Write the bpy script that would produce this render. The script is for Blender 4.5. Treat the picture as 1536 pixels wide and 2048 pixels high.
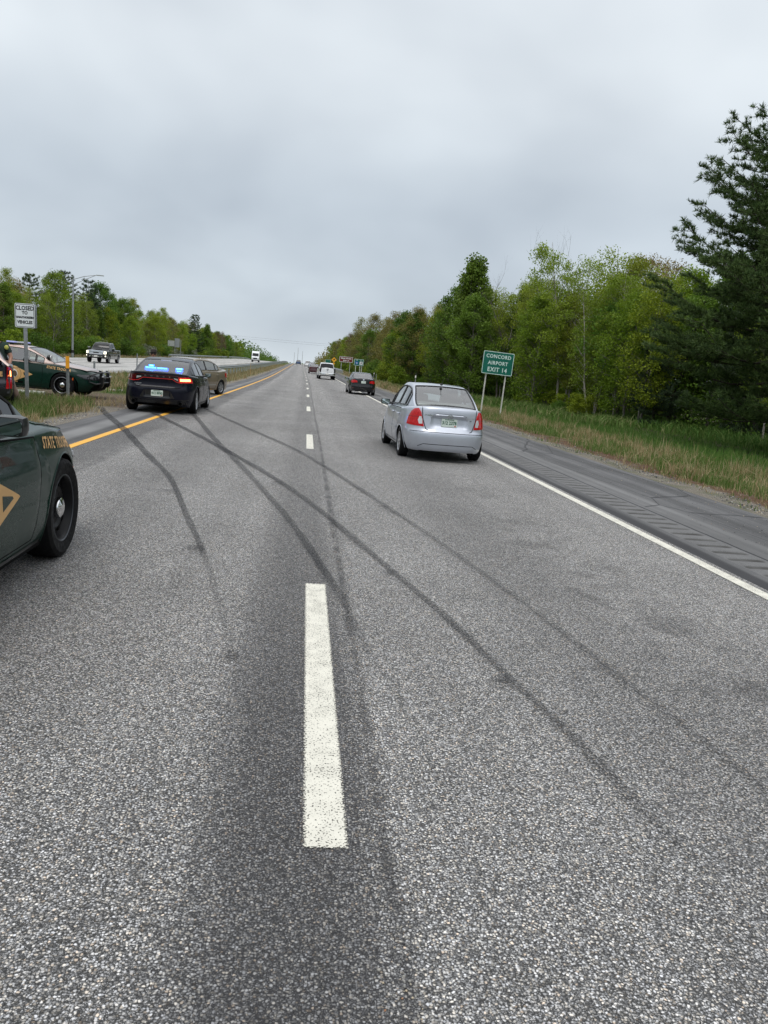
import bpy, bmesh, math, random
import numpy as np
from mathutils import Vector, Matrix, noise as mnoise

S = bpy.context.scene
for o in list(bpy.data.objects):
    bpy.data.objects.remove(o)
random.seed(7)

# ---------------------------------------------------------------- camera
PITCH, YAW, ROLL, CAMH = 0.178824, 0.113660, 0.084802, 1.5211
def cam_basis():
    cy, sy = math.cos(YAW), math.sin(YAW)
    f = Vector((sy*math.cos(PITCH), cy*math.cos(PITCH), -math.sin(PITCH)))
    r = Vector((cy, -sy, 0)); u = r.cross(f)
    c, s = math.cos(ROLL), math.sin(ROLL)
    return c*r + s*u, -s*r + c*u, f
cr, cu, cf = cam_basis()
cam = bpy.data.cameras.new('camera'); camo = bpy.data.objects.new('camera', cam)
S.collection.objects.link(camo); S.camera = camo
camo.matrix_world = Matrix(((cr.x, cu.x, -cf.x, 0), (cr.y, cu.y, -cf.y, 0), (cr.z, cu.z, -cf.z, CAMH), (0, 0, 0, 1)))
cam.sensor_fit = 'VERTICAL'; cam.sensor_height = 34.6; cam.lens = 34.6*1540.0/2048.0
cam.clip_start = 0.05; cam.clip_end = 9000

# ---------------------------------------------------------------- sky, sun, exposure
SUN_EL, SUN_AZ = 62.0, 200.0      # azimuth measured clockwise from +Y (the way the road runs)
w = bpy.data.worlds.new('World'); S.world = w; w.use_nodes = True
nt = w.node_tree; N = nt.nodes; Lk = nt.links; N.clear()
wo = N.new('ShaderNodeOutputWorld'); bg = N.new('ShaderNodeBackground')
sky = N.new('ShaderNodeTexSky'); sky.sky_type = 'NISHITA'; sky.sun_disc = False
sky.sun_elevation = math.radians(SUN_EL); sky.sun_rotation = math.radians(SUN_AZ)
tc = N.new('ShaderNodeTexCoord'); sep = N.new('ShaderNodeSeparateXYZ'); Lk.new(tc.outputs['Generated'], sep.inputs[0])
# cloud deck: project the view direction on a flat layer, so clouds shrink towards the horizon
addz = N.new('ShaderNodeMath'); addz.operation = 'ADD'; addz.inputs[1].default_value = 0.45; Lk.new(sep.outputs['Z'], addz.inputs[0])
mx = N.new('ShaderNodeMath'); mx.operation = 'MAXIMUM'; mx.inputs[1].default_value = 0.05; Lk.new(addz.outputs[0], mx.inputs[0])
dx = N.new('ShaderNodeMath'); dx.operation = 'DIVIDE'; Lk.new(sep.outputs['X'], dx.inputs[0]); Lk.new(mx.outputs[0], dx.inputs[1])
dy = N.new('ShaderNodeMath'); dy.operation = 'DIVIDE'; Lk.new(sep.outputs['Y'], dy.inputs[0]); Lk.new(mx.outputs[0], dy.inputs[1])
cmb = N.new('ShaderNodeCombineXYZ'); Lk.new(dx.outputs[0], cmb.inputs[0]); Lk.new(dy.outputs[0], cmb.inputs[1])
n1 = N.new('ShaderNodeTexNoise'); n1.inputs['Scale'].default_value = 2.1; n1.inputs['Detail'].default_value = 3.5; n1.inputs['Roughness'].default_value = 0.45; n1.inputs['Distortion'].default_value = 0.15
n1.noise_dimensions = '3D'; Lk.new(cmb.outputs[0], n1.inputs['Vector'])
r1 = N.new('ShaderNodeValToRGB'); Lk.new(n1.outputs['Fac'], r1.inputs[0])
r1.color_ramp.elements[0].position = 0.34; r1.color_ramp.elements[0].color = (0.87, 0.885, 0.91, 1)
r1.color_ramp.elements[1].position = 0.67; r1.color_ramp.elements[1].color = (1.16, 1.16, 1.155, 1)
# overcast luminance: a little darker a hand above the horizon, brighter towards the zenith
r2 = N.new('ShaderNodeValToRGB'); Lk.new(sep.outputs['Z'], r2.inputs[0]); r2.color_ramp.interpolation = 'EASE'
els = r2.color_ramp.elements
els[0].position = 0.0; els[0].color = (0.625, 0.69, 0.74, 1)
els[1].position = 1.0; els[1].color = (1.28, 1.30, 1.33, 1)
for p, c in ((0.06, (0.565, 0.63, 0.69)), (0.18, (0.555, 0.62, 0.685)), (0.36, (0.76, 0.815, 0.86)), (0.6, (1.02, 1.05, 1.09))):
    e = els.new(p); e.color = (*c, 1)
mul = N.new('ShaderNodeMixRGB'); mul.blend_type = 'MULTIPLY'; mul.inputs[0].default_value = 1
Lk.new(r2.outputs[0], mul.inputs[1]); Lk.new(r1.outputs[0], mul.inputs[2])
sc = N.new('ShaderNodeVectorMath'); sc.operation = 'SCALE'; sc.inputs['Scale'].default_value = 10.0   # cloud radiance in the sky texture's units
Lk.new(mul.outputs[0], sc.inputs[0])
mixs = N.new('ShaderNodeMixRGB'); mixs.inputs[0].default_value = 0.96
Lk.new(sky.outputs[0], mixs.inputs[1]); Lk.new(sc.outputs[0], mixs.inputs[2])
Lk.new(mixs.outputs[0], bg.inputs[0]); bg.inputs['Strength'].default_value = 0.1
Lk.new(bg.outputs[0], wo.inputs[0])

sl = bpy.data.lights.new('sun', 'SUN'); sl.energy = 1.35; sl.angle = math.radians(35); sl.color = (1.0, 0.97, 0.93)
so = bpy.data.objects.new('sun', sl); S.collection.objects.link(so)
az, el = math.radians(SUN_AZ), math.radians(SUN_EL)
sd = Vector((math.sin(az)*math.cos(el), math.cos(az)*math.cos(el), math.sin(el)))
so.rotation_euler = sd.to_track_quat('Z', 'Y').to_euler(); so.location = (0, -20, 40)
S.view_settings.view_transform = 'Standard'; S.view_settings.look = 'None'
S.view_settings.exposure = 0.0; S.view_settings.gamma = 1.0; S.view_settings.use_curve_mapping = False
try:
    S.cycles.max_bounces = 6; S.cycles.transparent_max_bounces = 16; S.cycles.use_denoising = True
except Exception: pass

# ---------------------------------------------------------------- node helpers and materials
class G:
    """small wrapper for writing node graphs"""
    def __init__(s, name):
        s.m = bpy.data.materials.new(name); s.m.use_nodes = True
        s.t = s.m.node_tree; s.t.nodes.clear(); s.out = s.t.nodes.new('ShaderNodeOutputMaterial')
    def n(s, typ, **kw):
        nd = s.t.nodes.new('ShaderNode' + typ)
        for k, v in kw.items(): setattr(nd, k, v)
        return nd
    def put(s, sock, v):
        if isinstance(v, bpy.types.NodeSocket): s.t.links.new(v, sock)
        elif v is not None:
            if isinstance(v, (tuple, list)) and len(v) == 3 and sock.type == 'RGBA': v = (*v, 1)
            sock.default_value = v
    def math(s, op, a, b=None, clamp=False):
        nd = s.n('Math', operation=op, use_clamp=clamp); s.put(nd.inputs[0], a)
        if b is not None: s.put(nd.inputs[1], b)
        return nd.outputs[0]
    def noise(s, vec, scale, detail=3, rough=0.55, dist=0, out='Fac'):
        nd = s.n('TexNoise'); s.put(nd.inputs['Vector'], vec)
        nd.inputs['Scale'].default_value = scale; nd.inputs['Detail'].default_value = detail
        nd.inputs['Roughness'].default_value = rough; nd.inputs['Distortion'].default_value = dist
        return nd.outputs[out]
    def voro(s, vec, scale, feature='F1', out='Distance'):
        nd = s.n('TexVoronoi', feature=feature); s.put(nd.inputs['Vector'], vec); nd.inputs['Scale'].default_value = scale
        return nd.outputs[out]
    def ramp(s, f, stops, interp='LINEAR'):
        nd = s.n('ValToRGB'); s.put(nd.inputs[0], f); cr_ = nd.color_ramp; cr_.interpolation = interp
        while len(cr_.elements) < len(stops): cr_.elements.new(0.5)
        for e, (p, c) in zip(cr_.elements, stops):
            e.position = p; e.color = (c, c, c, 1) if not isinstance(c, tuple) else (*c, 1)
        return nd.outputs[0]
    def rng(s, v, a, b, c=0.0, d=1.0, smooth=True):
        nd = s.n('MapRange', interpolation_type='SMOOTHSTEP' if smooth else 'LINEAR'); s.put(nd.inputs['Value'], v)
        for k, x in zip(('From Min', 'From Max', 'To Min', 'To Max'), (a, b, c, d)): nd.inputs[k].default_value = x
        return nd.outputs[0]
    def mix(s, f, a, b, mode='MIX'):
        nd = s.n('MixRGB', blend_type=mode); s.put(nd.inputs[0], f); s.put(nd.inputs[1], a); s.put(nd.inputs[2], b)
        return nd.outputs[0]
    def bump(s, h, strength=0.5, dist=0.01, nrm=None):
        nd = s.n('Bump'); s.put(nd.inputs['Height'], h); nd.inputs['Strength'].default_value = strength
        nd.inputs['Distance'].default_value = dist
        if nrm is not None: s.put(nd.inputs['Normal'], nrm)
        return nd.outputs[0]
    def bsdf(s, **kw):
        nd = s.n('BsdfPrincipled')
        for k, v in kw.items(): s.put(nd.inputs[k], v)
        return nd.outputs[0]
    def fin(s, sh): s.t.links.new(sh, s.out.inputs[0]); return s.m

def simple(name, col, rough=0.6, metal=0.0, coat=0.0, vary=0.12, scale=6.0, emit=None, es=0.0, spec=0.5):
    g = G(name); geo = g.n('TexCoord').outputs['Object']
    f = g.noise(geo, scale, 4)
    c = g.mix(g.rng(f, 0.3, 0.7, 0, 1), tuple(x*(1-vary) for x in col), tuple(min(1, x*(1+vary)) for x in col))
    kw = {'Base Color': c, 'Roughness': g.rng(f, 0.25, 0.75, max(0.02, rough*(1-vary)), min(1, rough*(1+vary))), 'Metallic': metal, 'Coat Weight': coat, 'Coat Roughness': 0.05, 'Specular IOR Level': spec}
    if emit: kw['Emission Color'] = emit; kw['Emission Strength'] = es
    return g.fin(g.bsdf(**kw))

def car_paint(name, col, metal=0.0, rough=0.35, dirt=0.25, coat=0.9, spec=0.5):
    g = G(name); tc_ = g.n('TexCoord').outputs['Object']; sp = g.n('SeparateXYZ'); g.put(sp.inputs[0], tc_)
    fl = g.noise(tc_, 900, 2); lo = g.noise(tc_, 3.0, 5)
    c = g.mix(g.rng(fl, 0.35, 0.65, 0, 0.3), col, tuple(min(1, x*1.7 + 0.01) for x in col))
    d = g.math('MULTIPLY', g.rng(sp.outputs['Z'], 0.75, 0.15, 0, 1), g.rng(lo, 0.3, 0.7, dirt*0.5, dirt*1.6), True)   # road film low on the panels
    c = g.mix(d, c, (0.13, 0.12, 0.105))
    return g.fin(g.bsdf(**{'Base Color': c, 'Metallic': metal, 'Roughness': g.rng(lo, 0.3, 0.7, rough*0.85, rough*1.2), 'Coat Weight': coat, 'Specular IOR Level': spec, 'Coat Roughness': g.rng(d, 0, 0.5, 0.03, 0.35)}))

def glass_mat(name, tint, refl=0.08):
    g = G(name); tr = g.n('BsdfTransparent'); g.put(tr.inputs[0], tint); gl = g.n('BsdfGlossy'); gl.inputs['Roughness'].default_value = 0.02
    fr = g.n('Fresnel'); fr.inputs[0].default_value = 1.55
    f = g.math('ADD', fr.outputs[0], refl, True)
    mxs = g.n('MixShader'); g.put(mxs.inputs[0], f); g.t.links.new(tr.outputs[0], mxs.inputs[1]); g.t.links.new(gl.outputs[0], mxs.inputs[2])
    return g.fin(mxs.outputs[0])

def foliage(name, ca, cb, trans=0.35, rough=0.6):
    g = G(name); geo = g.n('NewGeometry'); oi = g.n('ObjectInfo'); tco = g.n('TexCoord').outputs['Object']
    big = g.noise(tco, 0.55, 3)
    f = g.math('ADD', g.math('MULTIPLY', geo.outputs['Random Per Island'], 0.5), g.math('MULTIPLY', big, 0.5))
    c = g.mix(g.rng(f, 0.2, 0.8, 0, 1), ca, cb)
    hv = g.n('HueSaturation'); g.put(hv.inputs['Hue'], g.rng(oi.outputs['Random'], 0, 1, 0.485, 0.515, False)); g.put(hv.inputs['Value'], g.rng(g.math('FRACT', g.math('MULTIPLY', oi.outputs['Random'], 7.3)), 0, 1, 0.78, 1.22, False)); g.put(hv.inputs['Color'], c)
    b = g.n('BsdfPrincipled'); g.put(b.inputs['Base Color'], hv.outputs[0]); b.inputs['Roughness'].default_value = rough; b.inputs['Specular IOR Level'].default_value = 0.25
    t = g.n('BsdfTranslucent'); g.put(t.inputs[0], hv.outputs[0])
    m = g.n('MixShader'); m.inputs[0].default_value = trans; g.t.links.new(b.outputs[0], m.inputs[1]); g.t.links.new(t.outputs[0], m.inputs[2])
    return g.fin(m.outputs[0])

def bark(name, ca, cb):
    g = G(name); tco = g.n('TexCoord').outputs['Object']; mp = g.n('Mapping'); g.put(mp.inputs['Vector'], tco); mp.inputs['Scale'].default_value = (1, 1, 0.25)
    f = g.noise(mp.outputs[0], 9, 5)
    return g.fin(g.bsdf(**{'Base Color': g.mix(g.rng(f, 0.35, 0.65), ca, cb), 'Roughness': 0.9, 'Normal': g.bump(f, 0.6, 0.02)}))

M = {}
M['black_plastic'] = simple('black_plastic', (0.012, 0.012, 0.013), 0.45)
M['satin_black'] = simple('satin_black', (0.008, 0.008, 0.009), 0.3, coat=0.3)
M['rubber'] = simple('rubber', (0.006, 0.006, 0.0065), 0.8, vary=0.3, scale=30, spec=0.2)
M['under'] = simple('under', (0.003, 0.003, 0.003), 0.95, spec=0.1)
M['gap'] = simple('gap', (0.002, 0.002, 0.002), 0.8, spec=0.1)
M['chrome'] = simple('chrome', (0.78, 0.78, 0.78), 0.06, 1.0, vary=0.03)
M['alloy'] = simple('alloy', (0.42, 0.43, 0.45), 0.3, 0.8)
M['steel_black'] = simple('steel_black', (0.004, 0.004, 0.005), 0.4, spec=0.22)
M['galv'] = simple('galv', (0.33, 0.35, 0.36), 0.45, 0.6, scale=14)
M['galv_dull'] = simple('galv_dull', (0.36, 0.38, 0.36), 0.6, 0.2, scale=10)
M['seat'] = simple('seat', (0.05, 0.052, 0.055), 0.9)
M['seat_grey'] = simple('seat_grey', (0.22, 0.22, 0.22), 0.9)
M['glass_clear'] = glass_mat('glass_clear', (0.74, 0.83, 0.79), 0.20)
M['glass_dark'] = glass_mat('glass_dark', (0.05, 0.05, 0.055), 0.01)
M['mirror'] = simple('mirror', (0.55, 0.62, 0.60), 0.02, 1.0, vary=0.02)
M['white'] = simple('white', (0.78, 0.79, 0.78), 0.5, vary=0.05)
M['offwhite'] = simple('offwhite', (0.62, 0.62, 0.58), 0.55, vary=0.08)
M['gold'] = simple('gold', (0.62, 0.37, 0.15), 0.45, vary=0.06)
M['seal_brown'] = simple('seal_brown', (0.10, 0.06, 0.03), 0.6)
M['plate_green'] = simple('plate_green', (0.02, 0.10, 0.06), 0.5)
M['plate_body'] = simple('plate_body', (0.58, 0.66, 0.60), 0.45, vary=0.08)
M['red_lens'] = simple('red_lens', (0.38, 0.003, 0.006), 0.2, coat=0.35, vary=0.25, scale=25, emit=(1, 0.01, 0.015), es=0.07)
M['red_dark'] = simple('red_dark', (0.10, 0.006, 0.008), 0.12, coat=1.0)
M['red_lit'] = simple('red_lit', (0.6, 0.03, 0.01), 0.3, emit=(1, 0.10, 0.03), es=2.6)
M['red_hot'] = simple('red_hot', (0.9, 0.2, 0.05), 0.3, emit=(1, 0.30, 0.08), es=9.0)
M['red_glow'] = simple('red_glow', (0.7, 0.02, 0.02), 0.3, emit=(1, 0.08, 0.08), es=0.10)
M['amber'] = simple('amber', (0.7, 0.12, 0.02), 0.2, coat=1)
M['clear_lens'] = simple('clear_lens', (0.55, 0.56, 0.57), 0.1, coat=1)
M['smoked_lens'] = simple('smoked_lens', (0.018, 0.018, 0.020), 0.1, coat=1)
M['head_lit'] = simple('head_lit', (0.9, 0.9, 0.8), 0.2, emit=(1, 0.93, 0.72), es=1.6)
M['blue_lit'] = simple('blue_lit', (0.02, 0.12, 0.9), 0.3, emit=(0.004, 0.10, 1.0), es=8.0)
M['blue_hot'] = simple('blue_hot', (0.3, 0.8, 1.0), 0.3, emit=(0.06, 0.36, 1.0), es=9.0)
M['bar_clear'] = simple('bar_clear', (0.62, 0.63, 0.66), 0.15, coat=1, emit=(0.6, 0.7, 1.0), es=0.15)
M['bar_blue'] = simple('bar_blue', (0.40, 0.43, 0.82), 0.15, coat=1, emit=(0.45, 0.5, 1.0), es=0.25)

def road_mat(name, base=1.0, kind='lane'):
    """coarse aggregate set in dark binder; UV is metres (across, along)"""
    g = G(name); uv = g.n('UVMap').outputs[0]; sp = g.n('SeparateXYZ'); g.put(sp.inputs[0], uv); x, y = sp.outputs[0], sp.outputs[1]
    big = g.noise(uv, 0.45, 4); med = g.noise(uv, 2.6, 4); st = g.n('Mapping'); g.put(st.inputs['Vector'], uv); st.inputs['Scale'].default_value = (2.2, 0.06, 1); streak = g.noise(st.outputs[0], 1.6, 4)
    if kind == 'lane':
        warp = g.n('VectorMath', operation='ADD'); g.put(warp.inputs[0], uv)
        wn = g.n('VectorMath', operation='SCALE'); g.put(wn.inputs[0], g.noise(uv, 60, 2, out='Color')); wn.inputs['Scale'].default_value = 0.012
        g.put(warp.inputs[1], wn.outputs[0]); wv = warp.outputs[0]
        v1 = g.n('TexVoronoi'); g.put(v1.inputs['Vector'], wv); v1.inputs['Scale'].default_value = 116
        v2 = g.n('TexVoronoi'); g.put(v2.inputs['Vector'], wv); v2.inputs['Scale'].default_value = 230
        def stones(v):
            s3 = g.n('SeparateXYZ'); g.put(s3.inputs[0], v.outputs['Color']); return s3.outputs[0], s3.outputs[1], v.outputs['Distance']
        a, a2, d1 = stones(v1); b, b2, d2 = stones(v2)
        val = g.ramp(a, [(0.0, 0.07), (0.18, 0.20), (0.50, 0.40), (0.75, 0.54), (0.93, 0.74), (1.0, 0.88)])
        val2 = g.ramp(b, [(0.0, 0.05), (0.5, 0.16), (0.85, 0.36), (1.0, 0.6)])
        tint = g.ramp(a2, [(0.0, (0.98, 0.99, 1.02)), (0.55, (1.02, 1.0, 0.97)), (0.9, (1.08, 1.0, 0.88)), (1.0, (1.18, 0.96, 0.76))])
        stone1 = g.mix(1.0, val, tint, 'MULTIPLY')
        edge1 = g.rng(d1, 0.34, 0.66, 1, 0)
        col = g.mix(edge1, g.mix(g.rng(d2, 0.35, 0.6, 0.9, 0.1), (0.030, 0.030, 0.030), val2), stone1)
        # worn wheel paths, dark centre joint, oil band in the lane, darker patch near the seam
        def band(c, wd, soft, wob=0.1):
            xx = g.math('ADD', x, g.math('MULTIPLY', g.math('SUBTRACT', streak, 0.5), wob))
            return g.rng(g.math('ABSOLUTE', g.math('SUBTRACT', xx, c)), wd, wd+soft, 1, 0)
        joint = g.math('MULTIPLY', band(0.04, 0.13, 0.30, 0.30), g.rng(big, 0.25, 0.65, 0.6, 1.0)); joint = g.math('MULTIPLY', joint, g.rng(y, 3.5, 13.0, 1.0, 0.42))
        crack = g.math('MULTIPLY', band(0.355, 0.004, 0.045, 0.10), g.rng(med, 0.35, 0.6, 0.35, 1))
        near_stain = g.math("MULTIPLY", band(0.05, 0.13, 0.27, 0.40), g.rng(y, 3.2, 7.5, 0.75, 0.0)); dark = g.math('MAXIMUM', g.math('MULTIPLY', joint, 0.70), near_stain)
        dark = g.math('MAXIMUM', dark, g.math('MULTIPLY', crack, 0.78))
        for c in (-1.75, 1.85):
            dark = g.math('MAXIMUM', dark, g.math('MULTIPLY', band(c, 0.05, 0.75, 0.5), g.rng(streak, 0.3, 0.7, 0.10, 0.38)))
        edge_seal = g.math('MULTIPLY', g.rng(g.math('ADD', x, g.math('ADD', g.math('MULTIPLY', g.math('SUBTRACT', streak, 0.5), 0.5), g.math('MULTIPLY', g.math('SUBTRACT', med, 0.5), 0.5))), -2.95, -2.65, 1, 0), 0.55)
        oil = g.math('MULTIPLY', g.math('MULTIPLY', band(2.35, 0.1, 0.55, 0.8), g.rng(med, 0.42, 0.66, 0, 1)), g.rng(y, 2.0, 16.0, 0.55, 0.15))
        dark = g.math('MAXIMUM', dark, g.math('MAXIMUM', edge_seal, oil))
        col = g.mix(dark, col, g.mix(0.80, col, (0.022, 0.022, 0.025)))
        lum = g.rng(g.math('ADD', g.math('MULTIPLY', big, 0.6), g.math('MULTIPLY', streak, 0.4)), 0.3, 0.7, 0.84*base, 1.16*base)
        mult = g.n('VectorMath', operation='SCALE'); g.put(mult.inputs[0], col); g.put(mult.inputs['Scale'], lum)
        h = g.math('SUBTRACT', g.math('MULTIPLY', edge1, 1.0), g.math('MULTIPLY', d2, 0.4))
        return g.fin(g.bsdf(**{'Base Color': mult.outputs[0], 'Roughness': 0.80, 'Specular IOR Level': 0.35, 'Normal': g.bump(h, 0.9, 0.005)}))
    # fine, older shoulder mix
    v = g.noise(uv, 130, 3); v2 = g.noise(uv, 40, 4)
    base_c = {'shoulder': (0.094, 0.094, 0.096), 'opposite': (0.36, 0.355, 0.34), 'crossover': (0.20, 0.19, 0.175)}[kind]
    col = g.mix(g.rng(v, 0.3, 0.7), tuple(c*0.50 for c in base_c), tuple(c*1.55 for c in base_c))
    sand = g.math('MULTIPLY', g.rng(g.noise(uv, 6.5, 5, 0.7), 0.50, 0.72), 0.35); col = g.mix(sand, col, tuple(min(1, c*q) for c, q in zip(base_c, (2.1, 2.0, 1.85))))
    col = g.mix(g.rng(streak, 0.35, 0.68), g.mix(0.45, col, tuple(c*0.5 for c in base_c)), g.mix(0.42, col, tuple(min(1, c*1.9) for c in base_c)))
    if kind == 'shoulder':
        ax = g.math('ABSOLUTE', x)
        dk = g.rng(g.math('ADD', g.math('ABSOLUTE', g.math('SUBTRACT', x, 4.02)), g.math('MULTIPLY', g.math('SUBTRACT', streak, 0.5), 0.3)), 0.03, 0.16, 0.75, 0)
        seam = g.rng(g.math('ABSOLUTE', g.math('SUBTRACT', g.math('ADD', x, g.math('MULTIPLY', g.math('SUBTRACT', g.noise(uv, 3, 4), 0.5), 0.035)), 4.685)), 0.008, 0.022, 0.95, 0)
        lt = g.math('MULTIPLY', g.rng(g.math('ABSOLUTE', g.math('SUBTRACT', x, 4.95)), 0.05, 0.4, 0.55, 0), g.rng(streak, 0.35, 0.6, 0.3, 1))
        lt = g.math('MAXIMUM', lt, g.rng(g.math('ABSOLUTE', g.math('SUBTRACT', g.math('ADD', x, g.math('MULTIPLY', g.math('SUBTRACT', streak, 0.5), 0.2)), -4.02)), 0.08, 0.22, 0.8, 0))
        col = g.mix(lt, col, (0.20, 0.20, 0.198))
        # long wandering cracks
        ck = g.n('TexVoronoi', feature='DISTANCE_TO_EDGE'); mp = g.n('Mapping'); g.put(mp.inputs['Vector'], g.mix(0.06, uv, g.noise(uv, 1.3, 4, out='Color'))); mp.inputs['Scale'].default_value = (0.62, 0.17, 1); g.put(ck.inputs['Vector'], mp.outputs[0]); ck.inputs['Scale'].default_value = 1.0
        cm = g.math('MULTIPLY', g.rng(ck.outputs['Distance'], 0.0015, 0.007, 0.8, 0), g.rng(x, 4.75, 4.8))
        col = g.mix(g.math('MAXIMUM', dk, g.math('MAXIMUM', seam, cm), True), col, (0.024, 0.024, 0.027))
    if kind == 'opposite':
        def bnd(c, wd, soft): return g.rng(g.math('ABSOLUTE', g.math('SUBTRACT', x, c)), wd, wd+soft, 1, 0)
        dk = None
        for c in (-16.3, -20.0, -23.6):
            q = g.math('MULTIPLY', bnd(c, 0.1, 0.9), 0.28); dk = q if dk is None else g.math('MAXIMUM', dk, q)
        dk = g.math('MAXIMUM', dk, g.math('MULTIPLY', bnd(-12.6, 0.5, 0.6), 0.45))
        col = g.mix(dk, col, (0.12, 0.12, 0.12))
    lum = g.rng(big, 0.3, 0.7, 0.85, 1.15)
    mult = g.n('VectorMath', operation='SCALE'); g.put(mult.inputs[0], col); g.put(mult.inputs['Scale'], lum)
    return g.fin(g.bsdf(**{'Base Color': mult.outputs[0], 'Roughness': 0.85, 'Specular IOR Level': 0.3, 'Normal': g.bump(v, 0.35, 0.003)}))

M['rim_highlight'] = simple('rim_highlight', (0.07, 0.075, 0.085), 0.3, 0.5)  # lighter grey that paints a highlight along the black rim's lip
def paint_line(name, col, wear=0.33):
    g = G(name); uv = g.n('UVMap').outputs[0]
    f = g.noise(uv, 120, 3); f2 = g.noise(uv, 9, 4); v = g.voro(uv, 105)
    sp = g.n('SeparateXYZ'); g.put(sp.inputs[0], g.n('UVMap', uv_map='edge').outputs[0])
    edge = g.math('MINIMUM', sp.outputs[0], sp.outputs[1])        # metres from the painted edge
    e = g.rng(g.math('ADD', edge, g.math('MULTIPLY', g.math('SUBTRACT', f, 0.5), 0.060)), 0.001, 0.012)
    hole = g.math('MULTIPLY', g.rng(g.math('ADD', f, g.math('MULTIPLY', g.math('SUBTRACT', f2, 0.5), 0.22)), wear, wear+0.055), e)
    c = g.mix(g.rng(f2, 0.3, 0.7), tuple(x*0.88 for x in col), col)
    b = g.bsdf(**{'Base Color': c, 'Roughness': 0.65, 'Normal': g.bump(v, 0.4, 0.002)})
    t = g.n('BsdfTransparent').outputs[0]; m = g.n('MixShader'); g.put(m.inputs[0], hole); g.t.links.new(t, m.inputs[1]); g.t.links.new(b, m.inputs[2])
    return g.fin(m.outputs[0])

def skid_mat(name):
    g = G(name); uv = g.n('UVMap').outputs[0]; sp = g.n('SeparateXYZ'); g.put(sp.inputs[0], g.n('UVMap', uv_map='edge').outputs[0])
    f = g.noise(uv, 90, 3); s2 = g.n('Mapping'); g.put(s2.inputs['Vector'], g.n('UVMap', uv_map='edge').outputs[0]); s2.inputs['Scale'].default_value = (9, 0.5, 1); st = g.noise(s2.outputs[0], 3, 3)
    prof = g.rng(g.math('ABSOLUTE', g.math('SUBTRACT', sp.outputs[0], 0.5)), 0.34, 0.5, 1, 0)
    att = g.n('Attribute', attribute_name='ink').outputs['Fac']
    a = g.math('MULTIPLY', g.math('MULTIPLY', prof, att), g.rng(g.math('ADD', g.math('MULTIPLY', f, 0.6), g.math('MULTIPLY', st, 0.4)), 0.34, 0.60, 0.22, 1.0), True)
    b = g.bsdf(**{'Base Color': (0.018, 0.018, 0.020), 'Roughness': 0.75})
    t = g.n('BsdfTransparent').outputs[0]; m = g.n('MixShader'); g.put(m.inputs[0], a); g.t.links.new(t, m.inputs[1]); g.t.links.new(b, m.inputs[2])
    return g.fin(m.outputs[0])

# ---------------------------------------------------------------- mesh helpers
COL = S.collection
def link(o, parent=None):
    COL.objects.link(o)
    if parent is not None: o.parent = parent
    return o
def tag(o, label=None, cat=None, group=None, kind=None):
    if label: o['label'] = label
    if cat: o['category'] = cat
    if group: o['group'] = group
    if kind: o['kind'] = kind
    return o
def empty(name, loc=(0, 0, 0), rz=0, label=None, cat=None, group=None, scale=1):
    o = bpy.data.objects.new(name, None); link(o); o.location = loc; o.rotation_euler = (0, 0, rz); o.scale = (scale,)*3
    return tag(o, label, cat, group)
def npmesh(name, V, F, mat=None, smooth=False, mats=None, midx=None):
    V = np.asarray(V, dtype=np.float32); me = bpy.data.meshes.new(name)
    if isinstance(F, np.ndarray):
        k = F.shape[1]; nf = len(F); me.vertices.add(len(V)); me.vertices.foreach_set('co', V.ravel())
        me.loops.add(nf*k); me.loops.foreach_set('vertex_index', F.astype(np.int32).ravel())
        me.polygons.add(nf); me.polygons.foreach_set('loop_start', np.arange(0, nf*k, k, dtype=np.int32)); me.polygons.foreach_set('loop_total', np.full(nf, k, dtype=np.int32))
    else: me.from_pydata([tuple(map(float, v)) for v in V], [], F)
    for m_ in (mats or ([mat] if mat else [])): me.materials.append(m_)
    if midx is not None: me.polygons.foreach_set('material_index', np.asarray(midx, dtype=np.int32))
    me.update(calc_edges=True)
    if smooth: me.polygons.foreach_set('use_smooth', [True]*len(me.polygons))
    return me
def ob(name, me, parent=None): return link(bpy.data.objects.new(name, me), parent)

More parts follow.
